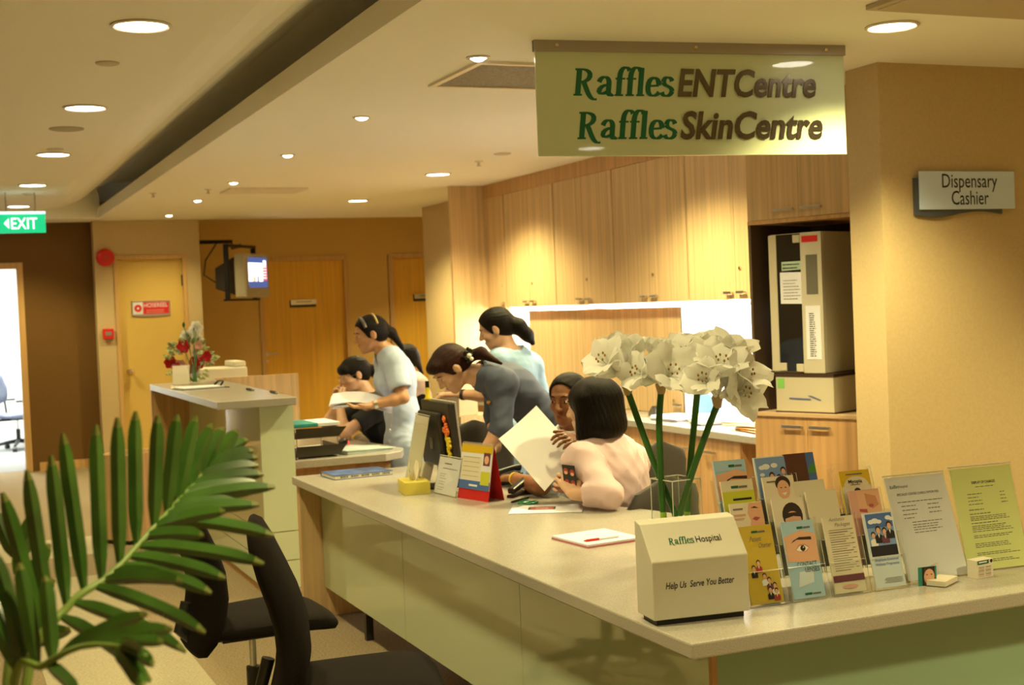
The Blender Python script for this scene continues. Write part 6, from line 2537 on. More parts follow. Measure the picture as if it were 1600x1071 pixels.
M_skin = {k: mat('skin ' + k, c, 0.5, noise=((25, 25, 25), 0.05, 2), sss=0.08) for k, c in dict(fair=(0.66, 0.40, 0.26), tan=(0.52, 0.27, 0.14), deep=(0.26, 0.115, 0.05)).items()}
M_hair = mat('black brown hair', (0.007, 0.0045, 0.003), 0.45, spec=0.18, noise=((300, 300, 14), 0.6, 2), bump=((600, 600, 24), 0.9, 0.003))
M_hairb = mat('dark chestnut hair', (0.030, 0.010, 0.006), 0.45, spec=0.18, noise=((300, 300, 14), 0.6, 2), bump=((600, 600, 24), 0.9, 0.003))
M_lip = mat('lips', (0.42, 0.10, 0.08), 0.4)
M_eyew = mat('eye white', (0.75, 0.72, 0.68), 0.25)
M_eyed = mat('dark iris', (0.012, 0.007, 0.005), 0.15)


def features(t, w_, sc, H, lipm, browm):
    c, Rm = H
    o = V3(t.location)
    M = Matrix([list(Rm[i]) for i in range(3)]).to_4x4()
    for y in (-1, 1):
        q = MB()
        q.T = Matrix.Translation(w_(0.0775, 0.031 * y, 0.003) - o) @ M
        q.ball((0, 0, 0), (0.0100 * sc, 0.0120 * sc, 0.0050 * sc), 8)
        ey = q.build('eye', M_eyew, t, smooth=True)
        q = MB()
        q.T = Matrix.Translation(w_(0.0838, 0.031 * y, 0.003) - o) @ M
        q.ball((0, 0, 0), (0.0045 * sc, 0.0062 * sc, 0.0056 * sc), 8)
        q.build('iris', M_eyed, ey, smooth=True)
        q = MB()
        q.tube([Vector(w_(0.086, 0.012 * y, 0.0235) - o), Vector(w_(0.088, 0.030 * y, 0.029) - o), Vector(w_(0.074, 0.049 * y, 0.0225) - o)], [0.0024 * sc, 0.0036 * sc, 0.0012 * sc], 8)
        q.build('eyebrow', browm, t, smooth=True)
    q = MB()
    q.tube([Vector(w_(0.081, -0.021, -0.0595) - o), Vector(w_(0.0895, -0.008, -0.0565) - o), Vector(w_(0.0895, 0.008, -0.0565) - o), Vector(w_(0.081, 0.021, -0.0595) - o)], [0.001, 0.0042 * sc, 0.0042 * sc, 0.001], 8)
    q.tube([Vector(w_(0.080, -0.019, -0.062) - o), Vector(w_(0.0865, -0.006, -0.068) - o), Vector(w_(0.0865, 0.006, -0.068) - o), Vector(w_(0.080, 0.019, -0.062) - o)], [0.001, 0.0045 * sc, 0.0045 * sc, 0.001], 8)
    q.build('lips', lipm, t, smooth=True)


def torso(s, P, inf=0.0, k=0.04, bust=True):
    """P: pelvis, chest, neck, shl, shr, fwd"""
    ax = nrm(P['shl'] - P['shr'])
    up = nrm(P['neck'] - P['chest'])
    upp = nrm(P['chest'] - P['pelvis'])
    def fr(u):
        f = nrm(np.cross(ax, u))
        a = np.cross(u, f)
        return np.stack([f, a, u], 1)
    Fp, Fc = fr(upp), fr(nrm(up * 0.5 + upp * 0.5))
    L = np.linalg.norm(P['chest'] - P['pelvis'])
    r = lambda *q: V3(q) + inf
    s.ell(P['pelvis'], r(0.112, 0.165, 0.125), Fp, k)
    s.ell(P['pelvis'] + upp * L * 0.45, r(0.092, 0.132, 0.15), Fp, k)
    s.ell(P['chest'] + Fc[:, 0] * 0.005, r(0.102, 0.150, 0.155), Fc, k)
    sh = 0.046 + inf
    s.cap(P['shl'], P['shr'], sh, sh, k)
    s.cap(P['shl'], P['neck'], sh, 0.05 + inf, k)
    s.cap(P['shr'], P['neck'], sh, 0.05 + inf, k)
    if bust:
        for y in (-1, 1):
            s.ell(P['chest'] + Fc[:, 0] * 0.075 + Fc[:, 1] * 0.066 * y + Fc[:, 2] * -0.005, r(0.052, 0.060, 0.062), Fc, 0.03)
    return Fp, Fc


def limbs(s, P, arms=True, legs=True, infa=0.0, infl=0.0, armcut=None, legcut=None):
    for sd in 'lr':
        if arms:
            a, e, w_ = P['sh' + sd], P['el' + sd], P['wr' + sd]
            if armcut is None:
                s.cap(a, e, 0.046 + infa, 0.036 + infa, 0.02)
                m = e + (w_ - e) * 0.3
                s.cap(e, m, 0.036 + infa, 0.037 + infa, 0.015)
                s.cap(m, w_, 0.037 + infa, 0.0255 + infa, 0.015)
            elif armcut <= 1:
                s.cap(a, a + (e - a) * armcut, 0.050 + infa, 0.048 + infa + 0.008 * armcut, 0.02)
            else:
                s.cap(a, e, 0.050 + infa * 0.9, 0.042 + infa * 0.5, 0.03)
                s.cap(e, e + (w_ - e) * (armcut - 1), 0.042 + infa * 0.5, 0.038 + infa * 0.5, 0.02)
        if legs:
            a, kn, an = P['hip' + sd], P['kn' + sd], P['an' + sd]
            f = 1.0
            s.cap(a, kn, 0.088 + infl, 0.058 + infl, 0.03)
            if legcut is None:
                m = kn + (an - kn) * 0.3
                s.cap(kn, m, 0.055 + infl, 0.056 + infl, 0.02)
                s.cap(m, an, 0.056 + infl, 0.036 + infl, 0.02)
            else:
                s.cap(kn, kn + (an - kn) * legcut, 0.058 + infl, 0.062 + infl, 0.03)


def person(label, H, P, skin, hair, outfit, hands, sc=1.0, hairm=None, h=0.0052, bob=False):
    """H head frame, P joints; outfit: list of (name, material, kwargs)"""
    fz = V3(P['fwd'])
    t = thing('person', label, 'person', tuple((P['pelvis'][0], P['pelvis'][1], 0.0)))
    s = Sdf()
    torso(s, P, -0.004)
    limbs(s, P)
    w_ = head_sdf(s, H, P['neck'], sc)
    for sd in 'lr':
        an = P['an' + sd]
        s.cap(an, an + fz * 0.05 + V3((0, 0, -0.045)), 0.034, 0.030, 0.02)
        s.cap(an + V3((0, 0, -0.05)), an + fz * 0.13 + V3((0, 0, -0.06)), 0.030, 0.024, 0.02)
    for hd in hands:
        hand_sdf(s, *hd)
    sdf_obj('body', s, h, M_skin[skin], t)
    features(t, w_, sc, H, M_lip if skin != 'deep' else mat('brown lips', (0.20, 0.055, 0.045), 0.4), hairm or M_hair)
    # shoes
    q = Sdf()
    for sd in 'lr':
        an = P['an' + sd]
        q.cap(an + V3((0, 0, -0.052)) - fz * 0.02, an + fz * 0.14 + V3((0, 0, -0.064)), 0.037, 0.031, 0.02)
    q.cut((an[0], an[1], 0.004), (0, 0, -1))
    q.cut((an[0], an[1], an[2] - 0.028), (0, 0, 1))
    sdf_obj('shoes', q, 0.007, M_black, t)
    # hair
    c, Rm = H
    q = Sdf()
    hair(q, w_, Rm, sc)
    a_ = nrm(Rm[:, 2])

    def strands(X):
        d = X - c
        th = np.arctan2(d @ Rm[:, 1], d @ Rm[:, 2] + 0.02)
        ps = np.arctan2(d @ Rm[:, 1], d @ Rm[:, 0])
        if bob:
            zz = d @ Rm[:, 2]
            return 0.0007 * (np.sin(38 * ps + 6 * zz * 10) + 0.8 * np.sin(71 * ps + 1.3 - 40 * zz)) * np.clip(1.2 - zz * 12, 0, 1)
        return 0.0006 * (np.sin(34 * th + 2 * np.sin(5 * ps)) + 0.7 * np.sin(61 * th + 1.3))
    q.wr = strands
    sdf_obj('hair', q, 0.0048, hairm or M_hair, t)
    for nm, m, fn in outfit:
        q = Sdf()
        hh = fn(q) or 0.0075
        sdf_obj(nm, q, hh, m, t)
    return t, w_


def cap_hair(q, w_, Rm, sc, fringe=0.0):
    e = lambda p, r, k, sub=False: q.ell(w_(*p), V3(r) * sc, Rm, k, sub)
    e((-0.014, 0, 0.030), (0.105, 0.085, 0.089), 0.02)
    e((-0.050, 0, -0.012), (0.062, 0.074, 0.068), 0.02)
    e((0.100, 0, -0.045 - fringe), (0.085, 0.100, 0.120), 0.012, True)
    for y in (-1, 1):
        e((0.004, 0.088 * y, -0.020), (0.030, 0.024, 0.046), 0.008, True)


def stand_legs(P, f, foot=(0, 0), sp=0.09):
    l = V3((-f[1], f[0], 0))
    for sd, sg in (('l', 1), ('r', -1)):
        P['hip' + sd] = P['pelvis'] + l * sp * sg + V3((0, 0, -0.03))
        fl = V3((P['pelvis'][0], P['pelvis'][1], 0)) + l * (sp + 0.01) * sg + V3((*foot, 0)) + V3(f) * 0.02 * sg
        P['an' + sd] = V3((fl[0], fl[1], 0.092))
        P['kn' + sd] = (P['hip' + sd] + P['an' + sd]) / 2 + V3(f) * 0.03


def sit_legs(P, f, sp=0.09, back=0.05, thigh=0.42):
    l = V3((-f[1], f[0], 0))
    for sd, sg in (('l', 1), ('r', -1)):
        P['hip' + sd] = P['pelvis'] + l * sp * sg + V3((0, 0, -0.02))
        P['kn' + sd] = P['hip' + sd] + V3(f) * thigh + l * 0.02 * sg + V3((0, 0, -0.01))
        k = P['kn' + sd]
        P['an' + sd] = V3((k[0] - f[0] * back, k[1] - f[1] * back, 0.092))


def trousers(P, inf=0.016):
    def fn(q):
        ax = nrm(P['shl'] - P['shr'])
        u = nrm(P['chest'] - P['pelvis'])
        f = nrm(np.cross(ax, u))
        q.ell(P['pelvis'], V3((0.112, 0.165, 0.13)) + inf, np.stack([f, np.cross(u, f), u], 1), 0.04)
        limbs(q, P, arms=False, infl=inf)
        for sd in 'lr':
            q.cut(P['an' + sd] + V3((0, 0, -0.005)), (0, 0, -1))
        q.wr = wrinkle(0.0025, 40, 5)
        return 0.009
    return fn


def top(P, inf=0.014, sleeve=0.6, hem=0.06, neckcut=0.075, seed=1, bust=True, amp=0.0017, vneck=True, wsc=32, seams=False):
    def fn(q):
        Fp, Fc = torso(q, P, inf, bust=bust)
        limbs(q, P, legs=False, infa=inf, armcut=sleeve)
        u = nrm(P['chest'] - P['pelvis'])
        if hem > 0:
            q.ell(P['pelvis'] - u * hem, V3((0.118, 0.172, 0.12)) + inf, Fp, 0.05)
        q.cut(P['pelvis'] - u * (hem + 0.06), -u)
        q.cap(P['neck'] - nrm(P['neck'] - P['chest']) * 0.015, P['neck'] + nrm(P['neck'] - P['chest']) * 0.2, neckcut, neckcut + 0.05, 0.006, True)
        if vneck:
            q.ell(P['neck'] + Fc[:, 0] * 0.10 - Fc[:, 2] * 0.02, (0.06, 0.042, 0.10), Fc, 0.006, True)
        if sleeve <= 1:
            for sd in 'lr':
                a, e = P['sh' + sd], P['el' + sd]
                c_ = a + (e - a) * (sleeve + 0.06)
                q.P.append(('c', c_ + nrm(e - a) * 0.06, c_ + nrm(e - a) * 0.075, 0.072, 0.072, 0.004, True))
        else:
            for sd in 'lr':
                e, v = P['el' + sd], P['wr' + sd]
                c_ = e + (v - e) * (sleeve - 1) + nrm(v - e) * 0.012
                q.P.append(('c', c_ + nrm(v - e) * 0.06, c_ + nrm(v - e) * 0.09, 0.062, 0.062, 0.004, True))
        base = wrinkle(amp, wsc, seed)
        ax = nrm(P['shl'] - P['shr'])

        def cloth(X):
            v = base(X)
            v = v + 0.0028 * np.exp(-(((X - P['chest']) @ ax) / 0.0035) ** 2)          # centre seam
            for sd in 'lr':
                a, e = P['sh' + sd], P['el' + sd]
                n_ = nrm(nrm(e - a) * 0.55 + ax * (0.8 if sd == 'l' else -0.8))
                r_ = np.sqrt(((X - a) ** 2).sum(1))
                v = v + 0.0045 * np.exp(-(((X - a) @ n_ + 0.012) / 0.0045) ** 2) * np.clip((0.13 - r_) / 0.03, 0, 1)   # armhole seam
            return v
        q.wr = cloth if seams else base
        return 0.0065
    return fn


CRn = V3(CR)

# --- nurse with the headband, standing behind the staff desk, reading from a sheaf of papers
f = nrm((-0.93, 0.18, 0))
D = 8.35
P = dict(fwd=f, pelvis=J(633, 690, D + 0.05), chest=J(621, 590, D + 0.05), neck=J(604, 551, D + 0.03), shl=J(616, 565, D - 0.13), shr=J(603, 566, D + 0.20),
         ell=J(630, 622, D - 0.20), elr=J(603, 625, D + 0.28), wrl=J(583, 633, D - 0.22), wrr=J(572, 636, D + 0.10))
stand_legs(P, f)
H = headframe(J(578, 522, D), nrm((-0.93, 0.05, -0.22)), (-0.18, 0, 1))


def hr(q, w_, Rm, sc):
    cap_hair(q, w_, Rm, sc)
    q.cap(w_(-0.09, 0, 0.03), w_(-0.135, 0.0, -0.03), 0.030, 0.030, 0.02)
    q.cap(w_(-0.135, 0, -0.03), w_(-0.175, 0.01, -0.14), 0.030, 0.013, 0.02)


M_uni = mat('pale blue uniform', (0.47, 0.57, 0.78), 0.75, bump=((500, 500, 500), 0.15, 0.001))
t, w_ = person('standing person in pale blue uniform with a beaded headband, holding a sheaf of papers', H, P, 'tan', hr,
               [('tunic', M_uni, top(P, 0.020, 0.62, 0.10, seed=2, amp=0.0011)), ('trousers', M_uni, trousers(P, 0.02))],
               [(P['wrl'], J(548, 638, D - 0.24) - P['wrl'], (0, 0, 1), True, 0.35, 0.1), (P['wrr'], J(545, 634, D + 0.05) - P['wrr'], (0, 0, 1), False, 0.3)])
q = MB()
o = V3(t.location)
arc = [Vector(w_(0.034, 0.078 * math.cos(a), 0.030 + 0.0765 * math.sin(a)) - o) for a in [PI * (0.08 + 0.84 * k / 16) for k in range(17)]]
q.tube(arc, 0.011, 8)
q.build('headband', mat('grey hair band', (0.12, 0.11, 0.10), 0.4), t, smooth=True)
q = MB()
for k in range(12):
    a = PI * (0.12 + 0.55 * k / 11)
    q.ball(w_(-0.045, 0.080 * math.cos(a), 0.03 + 0.083 * math.sin(a)) - o, 0.0085, 6)
q.build('hair_beads', mat('gold beads', (0.70, 0.55, 0.22), 0.3, 0.6), t, smooth=True)
q = MB()
q.tube([Vector(P['wrl'] + nrm(P['wrl'] - P['ell']) * v - o) for v in (-0.028, -0.008)], 0.032, 14)
q.build('wristwatch', M_chrome, t, smooth=True)
q = MB()
b0 = J(612, 648, D - 0.16)
q.tube([Vector(b0 - o), Vector(J(610, 668, D - 0.17) - o)], 0.004, 6)
q.ball(J(609, 672, D - 0.17) - o, 0.009, 6)
q.build('fob_watch', M_chrome, t, smooth=True)

# the sheaf of papers in her hands
c0 = J(569, 624, D - 0.10)
t = thing('sheaf_of_papers', 'sheaf of curling white papers held by the person with the headband', 'papers', tuple(c0))
fx_, ly_ = -CRn, V3((0.35, 0.93, 0))
q = MB()
for k in range(4):
    vs = []
    n, m_ = 9, 5
    for i in range(n):
        for j in range(m_):
            u, v = i / (n - 1), j / (m_ - 1)
            x = -0.17 + 0.35 * u + 0.010 * k
            y = -0.10 + 0.21 * v
            z = 0.008 * k + 0.04 * math.sin(PI * u) * (0.6 + 0.1 * k) - 0.04 * (1 - u) - 0.02 * u * (k % 2) + 0.05 * v - 0.03
            p = fx_ * x + ly_ * y + V3((0, 0, z - 0.01))
            vs.append(tuple(p))
    top_ = vs + [(a, b_, c - 0.0025) for a, b_, c in vs]
    N = n * m_
    fs = [(i * m_ + j, i * m_ + j + 1, (i + 1) * m_ + j + 1, (i + 1) * m_ + j) for i in range(n - 1) for j in range(m_ - 1)]
    fs += [tuple(N + a for a in f_[::-1]) for f_ in fs]
    for i in range(n - 1):
        fs += [(i * m_, (i + 1) * m_, N + (i + 1) * m_, N + i * m_), (i * m_ + m_ - 1, N + i * m_ + m_ - 1, N + (i + 1) * m_ + m_ - 1, (i + 1) * m_ + m_ - 1)]
    for j in range(m_ - 1):
        fs += [(j, N + j, N + j + 1, j + 1), ((n - 1) * m_ + j, (n - 1) * m_ + j + 1, N + (n - 1) * m_ + j + 1, N + (n - 1) * m_ + j)]
    q.add(top_, fs)
q.build('sheets', mat('bright white paper', (0.80, 0.80, 0.92), 0.6), t, smooth=True)

# --- seated person in black, chin on hands
f = nrm((-0.93, 0.10, 0))
D = 8.9
P = dict(fwd=f, pelvis=J(614, 730, D + 0.06), chest=J(596, 660, D + 0.03), neck=J(577, 622, D), shl=J(588, 643, D - 0.17), shr=J(575, 640, D + 0.17),
         ell=J(538, 683, D - 0.28), elr=J(511, 664, D + 0.10), wrl=J(531, 634, D - 0.12), wrr=J(527, 632, D + 0.02))
P['pelvis'][2] = 0.57
P['ell'][2] = max(P['ell'][2], ZT + 0.045)
sit_legs(P, f)
H = headframe(J(553, 585, D), nrm((-0.92, -0.12, -0.26)))


def hr(q, w_, Rm, sc):
    cap_hair(q, w_, Rm, sc, 0.012)
    q.ell(w_(0.066, 0, 0.048), (0.034, 0.066, 0.036), Rm, 0.015)
    q.cap(w_(-0.10, 0, 0.02), w_(-0.14, 0.0, -0.02), 0.026, 0.034, 0.02)
    q.cap(w_(-0.14, 0, -0.02), w_(-0.15, 0.0, -0.11), 0.034, 0.014, 0.02)


M_blk = mat('black jersey', (0.010, 0.010, 0.011), 0.8)
t, w_ = person('seated person in a black top resting the chin on folded hands at staff desk', H, P, 'fair', hr,
               [('top', M_blk, top(P, 0.014, 0.5, 0.05, seed=3, neckcut=0.056, vneck=False)), ('trousers', mat('dark trousers', (0.02, 0.02, 0.025), 0.8), trousers(P, 0.014))],
               [(P['wrl'], J(528, 612, D - 0.06) - P['wrl'], -CRn * -1 + V3((0.3, 0.5, 0)), True, 0.8), (P['wrr'], J(525, 612, D) - P['wrr'], CRn + V3((0, -0.6, 0)), False, 0.8)])
o = V3(t.location)
q = MB()
q.tube([Vector(P['wrl'] + nrm(P['wrl'] - P['ell']) * v - o) for v in (-0.035, -0.012)], 0.031, 14)
q.build('wristwatch', mat('pale watch strap', (0.7, 0.55, 0.5), 0.4), t, smooth=True)
q = MB()
for y in (-1, 1):
    q.tube([Vector(w_(0.096, 0.031 * y + 0.019 * math.cos(a), -0.002 + 0.015 * math.sin(a)) - o) for a in [2 * PI * k / 14 for k in range(15)]], 0.0016, 6)
    q.tube([Vector(w_(0.094, 0.050 * y, 0.002) - o), Vector(w_(0.01, 0.079 * y, 0.008) - o)], 0.0014, 6)
q.build('glasses', M_chrome, t, smooth=True)

# --- person in dark grey leaning over the desk
f = nrm((-0.95, 0.05, 0))
D = 6.8
P = dict(fwd=f, pelvis=J(868, 672, D + 0.22), chest=J(800, 606, D + 0.06), neck=J(748, 587, D), shl=J(786, 600, D - 0.15), shr=J(776, 594, D + 0.20),
         ell=J(783, 668, D - 0.20), elr=J(772, 652, D + 0.26), wrl=J(756, 706, D - 0.20), wrr=J(776, 700, D + 0.14))
stand_legs(P, f, foot=(-0.02, 0.0))
H = headframe(J(704, 576, D - 0.02), nrm((-0.62, -0.04, -0.62)), (-0.72, 0.0, 0.70))


def hr(q, w_, Rm, sc):
    cap_hair(q, w_, Rm, sc, 0.006)
    q.ell(w_(0.052, 0, 0.070), (0.046, 0.064, 0.034), Rm, 0.02)
    q.cap(w_(-0.075, 0, 0.03), J(732, 557, D - 0.03), 0.040, 0.030, 0.02)
    q.cap(J(732, 557, D - 0.03), J(752, 552, D - 0.05), 0.030, 0.030, 0.02)
    q.cap(J(752, 552, D - 0.05), J(783, 568, D - 0.11), 0.030, 0.008, 0.02)


M_grey = mat('dark grey uniform', (0.066, 0.082, 0.135), 0.75, bump=((400, 400, 400), 0.15, 0.001))
t, w_ = person('person in a dark grey tunic bending over the desk, hair tied in a clip', H, P, 'fair', hr,
               [('tunic', M_grey, top(P, 0.022, 1.16, 0.14, seed=4, amp=0.0022)), ('trousers', mat('blue grey trousers', (0.20, 0.25, 0.33), 0.8), trousers(P, 0.016))],
               [(P['wrl'], (-0.5, 0.1, -0.55), (-0.4, 0, -0.9), True, 0.4), (P['wrr'], (-0.6, 0.05, -0.4), (-0.3, 0, -0.9), False, 0.4)], hairm=M_hairb)
o = V3(t.location)
q = MB()
for k in range(7):
    a = 2 * PI * k / 7
    q.ball(J(732 + 4.5 * math.cos(a), 555 + 10 * math.sin(a), D - 0.06 - 0.03 * abs(math.cos(a))) - o, 0.010, 6)
q.build('hair_clip', mat('dark green hair clip', (0.015, 0.02, 0.012), 0.25), t, smooth=True)
q = MB()
q.ball(J(733, 556, D - 0.13) - o, 0.012, 8)
q.ball(J(737, 561, D - 0.13) - o, 0.010, 8)
q.build('hair_bead', mat('pearl bead', (0.8, 0.78, 0.72), 0.2), t, smooth=True)
q = MB()
bp = J(764, 629, D - 0.20)
q.ball(bp - o, (0.013, 0.013, 0.010), 8)
q.build('brooch', mat('gold brooch', (0.5, 0.25, 0.06), 0.3, 0.8), t, smooth=True)

# --- nurse in the background, back turned
f = nrm((-0.80, 0.55, 0))
D = 7.75
P = dict(fwd=f, pelvis=J(806, 665, D), chest=J(803, 588, D), neck=J(796, 551, D - 0.01), shl=J(778, 566, D - 0.10), shr=J(829, 572, D + 0.08),
         ell=J(764, 618, D - 0.12), elr=J(842, 630, D + 0.10), wrl=J(719, 617, D - 0.04), wrr=J(816, 655, D + 0.24))
stand_legs(P, f)
H = headframe(J(774, 513, D), nrm((-0.85, 0.42, -0.38)), (-0.2, 0, 1))


def hr(q, w_, Rm, sc):
    cap_hair(q, w_, Rm, sc)
    q.cap(w_(-0.08, 0, 0.01), w_(-0.125, 0, -0.045), 0.040, 0.046, 0.02)
    q.cap(w_(-0.125, 0, -0.045), w_(-0.15, 0, -0.11), 0.046, 0.038, 0.02)
    q.cap(w_(-0.15, 0, -0.11), w_(-0.16, 0, -0.165), 0.036, 0.016, 0.02)


M_uni2 = mat('light blue uniform', (0.27, 0.42, 0.60), 0.75, bump=((500, 500, 500), 0.15, 0.001))
t, w_ = person('standing person in light blue with a dark braid, back turned, before the bright gap', H, P, 'fair', hr,
               [('tunic', M_uni2, top(P, 0.020, 0.7, 0.12, seed=6, amp=0.0010)), ('trousers', M_uni2, trousers(P, 0.02))],
               [(P['wrl'], (-0.8, 0.25, 0.05), (0, 0, -1), True, 0.5), (P['wrr'], (-0.6, 0.6, 0), (0, 0, -1), False, 0.5)])
o = V3(t.location)
q = MB()
q.tube([Vector(P['wrl'] + nrm(P['wrl'] - P['ell']) * v - o) for v in (-0.03, -0.01)], 0.032, 14)
q.build('wristwatch', M_dark, t, smooth=True)

# --- seated person turned to the papers, half hidden
f = nrm((-0.85, -0.35, 0))
D = 6.0
P = dict(fwd=f, pelvis=J(918, 800, D + 0.18), chest=J(905, 715, D + 0.12), neck=J(898, 672, D + 0.06), shl=J(925, 696, D - 0.02), shr=J(873, 694, D + 0.24),
         ell=J(935, 735, D - 0.12), elr=J(858, 765, D + 0.18), wrl=J(905, 689, D - 0.32), wrr=J(800, 748, D + 0.02))
P['pelvis'][2] = 0.57
P['elr'] = V3(at(846, 761, z=ZT + 0.045))
P['wrr'] = V3(at(803, 748, z=ZT + 0.042))
sit_legs(P, f, thigh=0.38)
H = headframe(J(888, 624, D), nrm((-0.93, -0.62, -0.12)))


def hr(q, w_, Rm, sc):
    cap_hair(q, w_, Rm, sc)
    q.ell(w_(-0.115, 0, 0.0), (0.045, 0.05, 0.045), Rm, 0.02)
    q.ell(w_(0.112, 0, -0.005), (0.084, 0.125, 0.104), Rm, 0.008, True)


t, w_ = person('seated person with dark hair tied back, facing us, holding up a large white sheet', H, P, 'deep', hr,
               [('blouse', mat('white blouse', (0.72, 0.74, 0.78), 0.7), top(P, 0.014, 0.55, 0.05, seed=7, neckcut=0.056, vneck=False)), ('trousers', mat('navy trousers', (0.03, 0.035, 0.06), 0.8), trousers(P, 0.014))],
               [(P['wrl'], J(868, 682, D - 0.46) - P['wrl'], V3((-0.2, 0.5, -0.8)), True, 0.55, 0.3), (P['wrr'], V3(at(768, 736, z=ZT + 0.03)) - P['wrr'], (0, 0, -1), False, 0.35)])
o = V3(t.location)
q = MB()
q.tube([Vector(P['wrr'] + nrm(P['wrr'] - P['elr']) * v - o) for v in (-0.03, -0.014)], 0.031, 14)
q.build('bracelet', mat('yellow band', (0.7, 0.5, 0.06), 0.4), t, smooth=True)
q = MB()
hd_ = nrm(J(868, 682, D - 0.46) - P['wrl'])
for k in (0.105,):
    q.ball(P['wrl'] + hd_ * k + V3((0, 0, 0.012)) - o, 0.006, 6)
q.build('ring', M_chrome, t, smooth=True)

# the large sheet being held up
A_, B_, C_, D_ = J(838, 634, 5.80), J(779, 686, 5.62), J(851, 768, 5.42), J(903, 707, 5.68)
o = A_
t = thing('held_sheet', 'large white sheet held up at an angle behind the pink jacket', 'paper', tuple(o))
q = MB()
n = 7
vs = []
nr = nrm(np.cross(D_ - A_, B_ - A_))
for i in range(n):
    for j in range(n):
        u, v = i / (n - 1), j / (n - 1)
        p = (A_ * (1 - u) + B_ * u) * (1 - v) + (D_ * (1 - u) + C_ * u) * v
        vs.append(tuple(p - o + nr * 0.012 * math.sin(PI * u) * (1 - v)))
N = n * n
fs = [(i * n + j, i * n + j + 1, (i + 1) * n + j + 1, (i + 1) * n + j) for i in range(n - 1) for j in range(n - 1)]
vs2 = [tuple(V3(p) + nr * 0.0012) for p in vs]
ed = []
for i in range(n - 1):
    ed += [(i * n, (i + 1) * n, N + (i + 1) * n, N + i * n), (i * n + n - 1, N + i * n + n - 1, N + (i + 1) * n + n - 1, (i + 1) * n + n - 1), (i, N + i, N + i + 1, i + 1), ((n - 1) * n + i, (n - 1) * n + i + 1, N + (n - 1) * n + i + 1, N + (n - 1) * n + i)]
q.add(vs + vs2, fs + [tuple(N + a for a in f_[::-1]) for f_ in fs] + ed)
q.build('sheet', mat('dull white paper', (0.58, 0.56, 0.58), 0.7), t, smooth=True)

# --- person in the pink jacket, seen from behind
f = nrm((-0.80, 0.50, 0))
D = 5.56
P = dict(fwd=f, pelvis=J(975, 850, D + 0.02), chest=J(962, 745, D), neck=J(938, 690, D), shl=J(909, 722, D - 0.12), shr=J(985, 722, D + 0.12),
         ell=J(953, 778, D - 0.27), elr=J(985, 780, D + 0.20), wrl=J(897, 769, D - 0.22), wrr=J(896, 764, D + 0.0))
P['pelvis'][2] = 0.57
P['ell'][2] = max(P['ell'][2], ZT + 0.062)
P['wrl'][2] = ZT + 0.065
P['elr'][2] = max(P['elr'][2], ZT + 0.06)
P['wrr'][2] = ZT + 0.06
sit_legs(P, f, thigh=0.40)
H = headframe(J(926, 635, D), nrm((-0.66, 0.74, -0.08)))


def hr(q, w_, Rm, sc):
    e = lambda p, r, k, sub=False: q.ell(w_(*p), V3(r) * sc, Rm, k, sub)
    e((-0.016, 0, 0.026), (0.112, 0.092, 0.092), 0.02)
    e((-0.038, 0, -0.045), (0.088, 0.100, 0.092), 0.03)
    e((-0.034, 0, -0.085), (0.088, 0.106, 0.060), 0.03)
    for y in (-1, 1):
        q.cap(w_(0.010, 0.066 * y, 0.03), w_(0.020, 0.086 * y, -0.110), 0.034, 0.028, 0.03)
    e((0.108, 0, -0.055), (0.070, 0.066, 0.110), 0.012, True)
    q.cut(w_(0, 0, -0.128), -Rm[:, 2], 0.008)


M_pink = mat('pale pink jacket', (0.72, 0.535, 0.56), 0.75, bump=((500, 500, 500), 0.12, 0.001))
t, w_ = person('seated person with a black bob and pale pink jacket, back turned to us', H, P, 'fair', hr,
               [('jacket', M_pink, top(P, 0.022, 1.58, 0.10, neckcut=0.060, seed=8, bust=False, amp=0.0036, vneck=False, wsc=19, seams=True)), ('trousers', mat('charcoal trousers', (0.03, 0.03, 0.03), 0.8), trousers(P, 0.014))],
               [(P['wrl'], J(884, 757, D - 0.14) - P['wrl'] + V3((0, 0, 0.03)), V3((0.2, 0.8, 0.3)), True, 0.75), (P['wrr'], J(880, 757, D - 0.04) - P['wrr'], (-0.2, -0.9, 0), False, 0.7)], sc=1.06, bob=True)

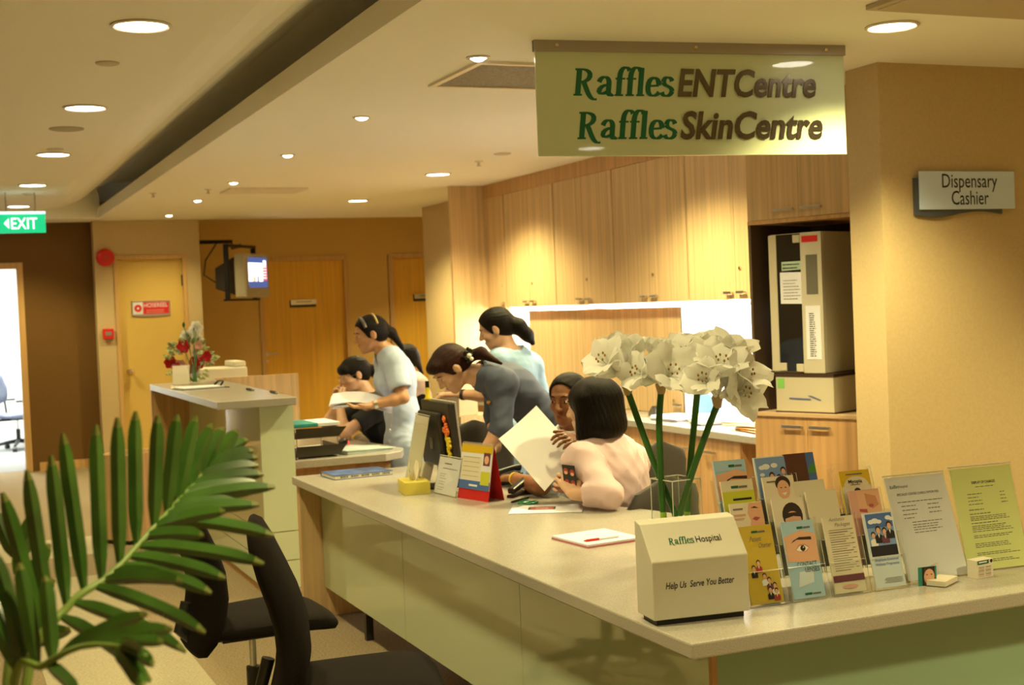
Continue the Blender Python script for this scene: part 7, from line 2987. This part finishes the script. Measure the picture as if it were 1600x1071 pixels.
# the small picture card in that hand
A_ = J(890, 747, D - 0.195)
t = thing('picture_card', 'dark card printed with red round shapes, held by the person in pink', 'card', tuple(A_))
xd, yd = nrm(J(905, 770, D - 0.20) - J(876, 766, D - 0.12)), nrm(J(881, 728, D - 0.16) - J(876, 766, D - 0.12))
F = frame((0, 0, 0), tuple(xd), tuple(yd))
q = MB()
q.T = F
q.box((-0.036, -0.048, -0.001), (0.036, 0.052, 0.001))
q.build('card', M_black, t)
pr = Print(t, F @ Matrix.Translation((0, 0, 0.001)))
for x, y in ((-0.017, 0.026), (0.019, 0.022), (-0.016, -0.020), (0.018, -0.022)):
    pr.disc(x, y, 0.0135, 0.0135, 'red')
    pr.disc(x, y - 0.006, 0.010, 0.007, 'skin')
pr.done()

# --- seated person farther back, mostly hidden by the person with the headband
f = nrm((-0.93, 0.15, 0))
D = 10.2
P = dict(fwd=f, pelvis=J(655, 700, D), chest=J(652, 625, D), neck=J(645, 588, D), shl=J(656, 602, D - 0.16), shr=J(643, 602, D + 0.16),
         ell=J(640, 650, D - 0.16), elr=J(630, 650, D + 0.18), wrl=J(600, 650, D - 0.1), wrr=J(598, 650, D + 0.1))
P['pelvis'][2] = 0.57
sit_legs(P, f)
H = headframe(J(632, 562, D), nrm((-0.93, 0.1, -0.15)))


def hr(q, w_, Rm, sc):
    cap_hair(q, w_, Rm, sc)
    q.cap(w_(-0.07, 0, 0.0), w_(-0.105, 0, -0.13), 0.05, 0.02, 0.02)


t, w_ = person('seated person in a pale pink blouse farther back, mostly hidden behind the headband wearer', H, P, 'fair', hr,
               [('blouse', mat('pale pink blouse', (0.70, 0.55, 0.52), 0.75), top(P, 0.014, 0.9, 0.05, seed=9)), ('trousers', mat('brown trousers', (0.08, 0.05, 0.03), 0.8), trousers(P, 0.014))],
               [(P['wrl'], (-1, 0, 0), (0, 0, -1), True, 0.4), (P['wrr'], (-1, 0, 0), (0, 0, -1), False, 0.4)])
staff_chair('brown grey swivel chair of the seated person in the pale pink blouse', (P['pelvis'][0] + 0.02, P['pelvis'][1], 0), R(172), mat('brown grey fabric', (0.16, 0.12, 0.09), 0.9), 0.76)
p = at(714, 690, d=9.3)
t = thing('side_table', 'small oak side cabinet behind the bending person', 'side cabinet', (p.x, p.y, 0), R(10))
q = MB()
q.box((-0.08, -0.2, 0), (0.22, 0.2, 0.80))
q.build('body', M_wood, t)
t = thing('cream_box', 'cream cardboard box on the small oak side cabinet', 'box', (p.x, p.y, 0.801), R(10))
q = MB()
q.box((-0.06, -0.15, 0), (0.09, 0.15, 0.15))
q.build('carton', mat('cream card', (0.62, 0.52, 0.34), 0.7), t, bev=0.003)
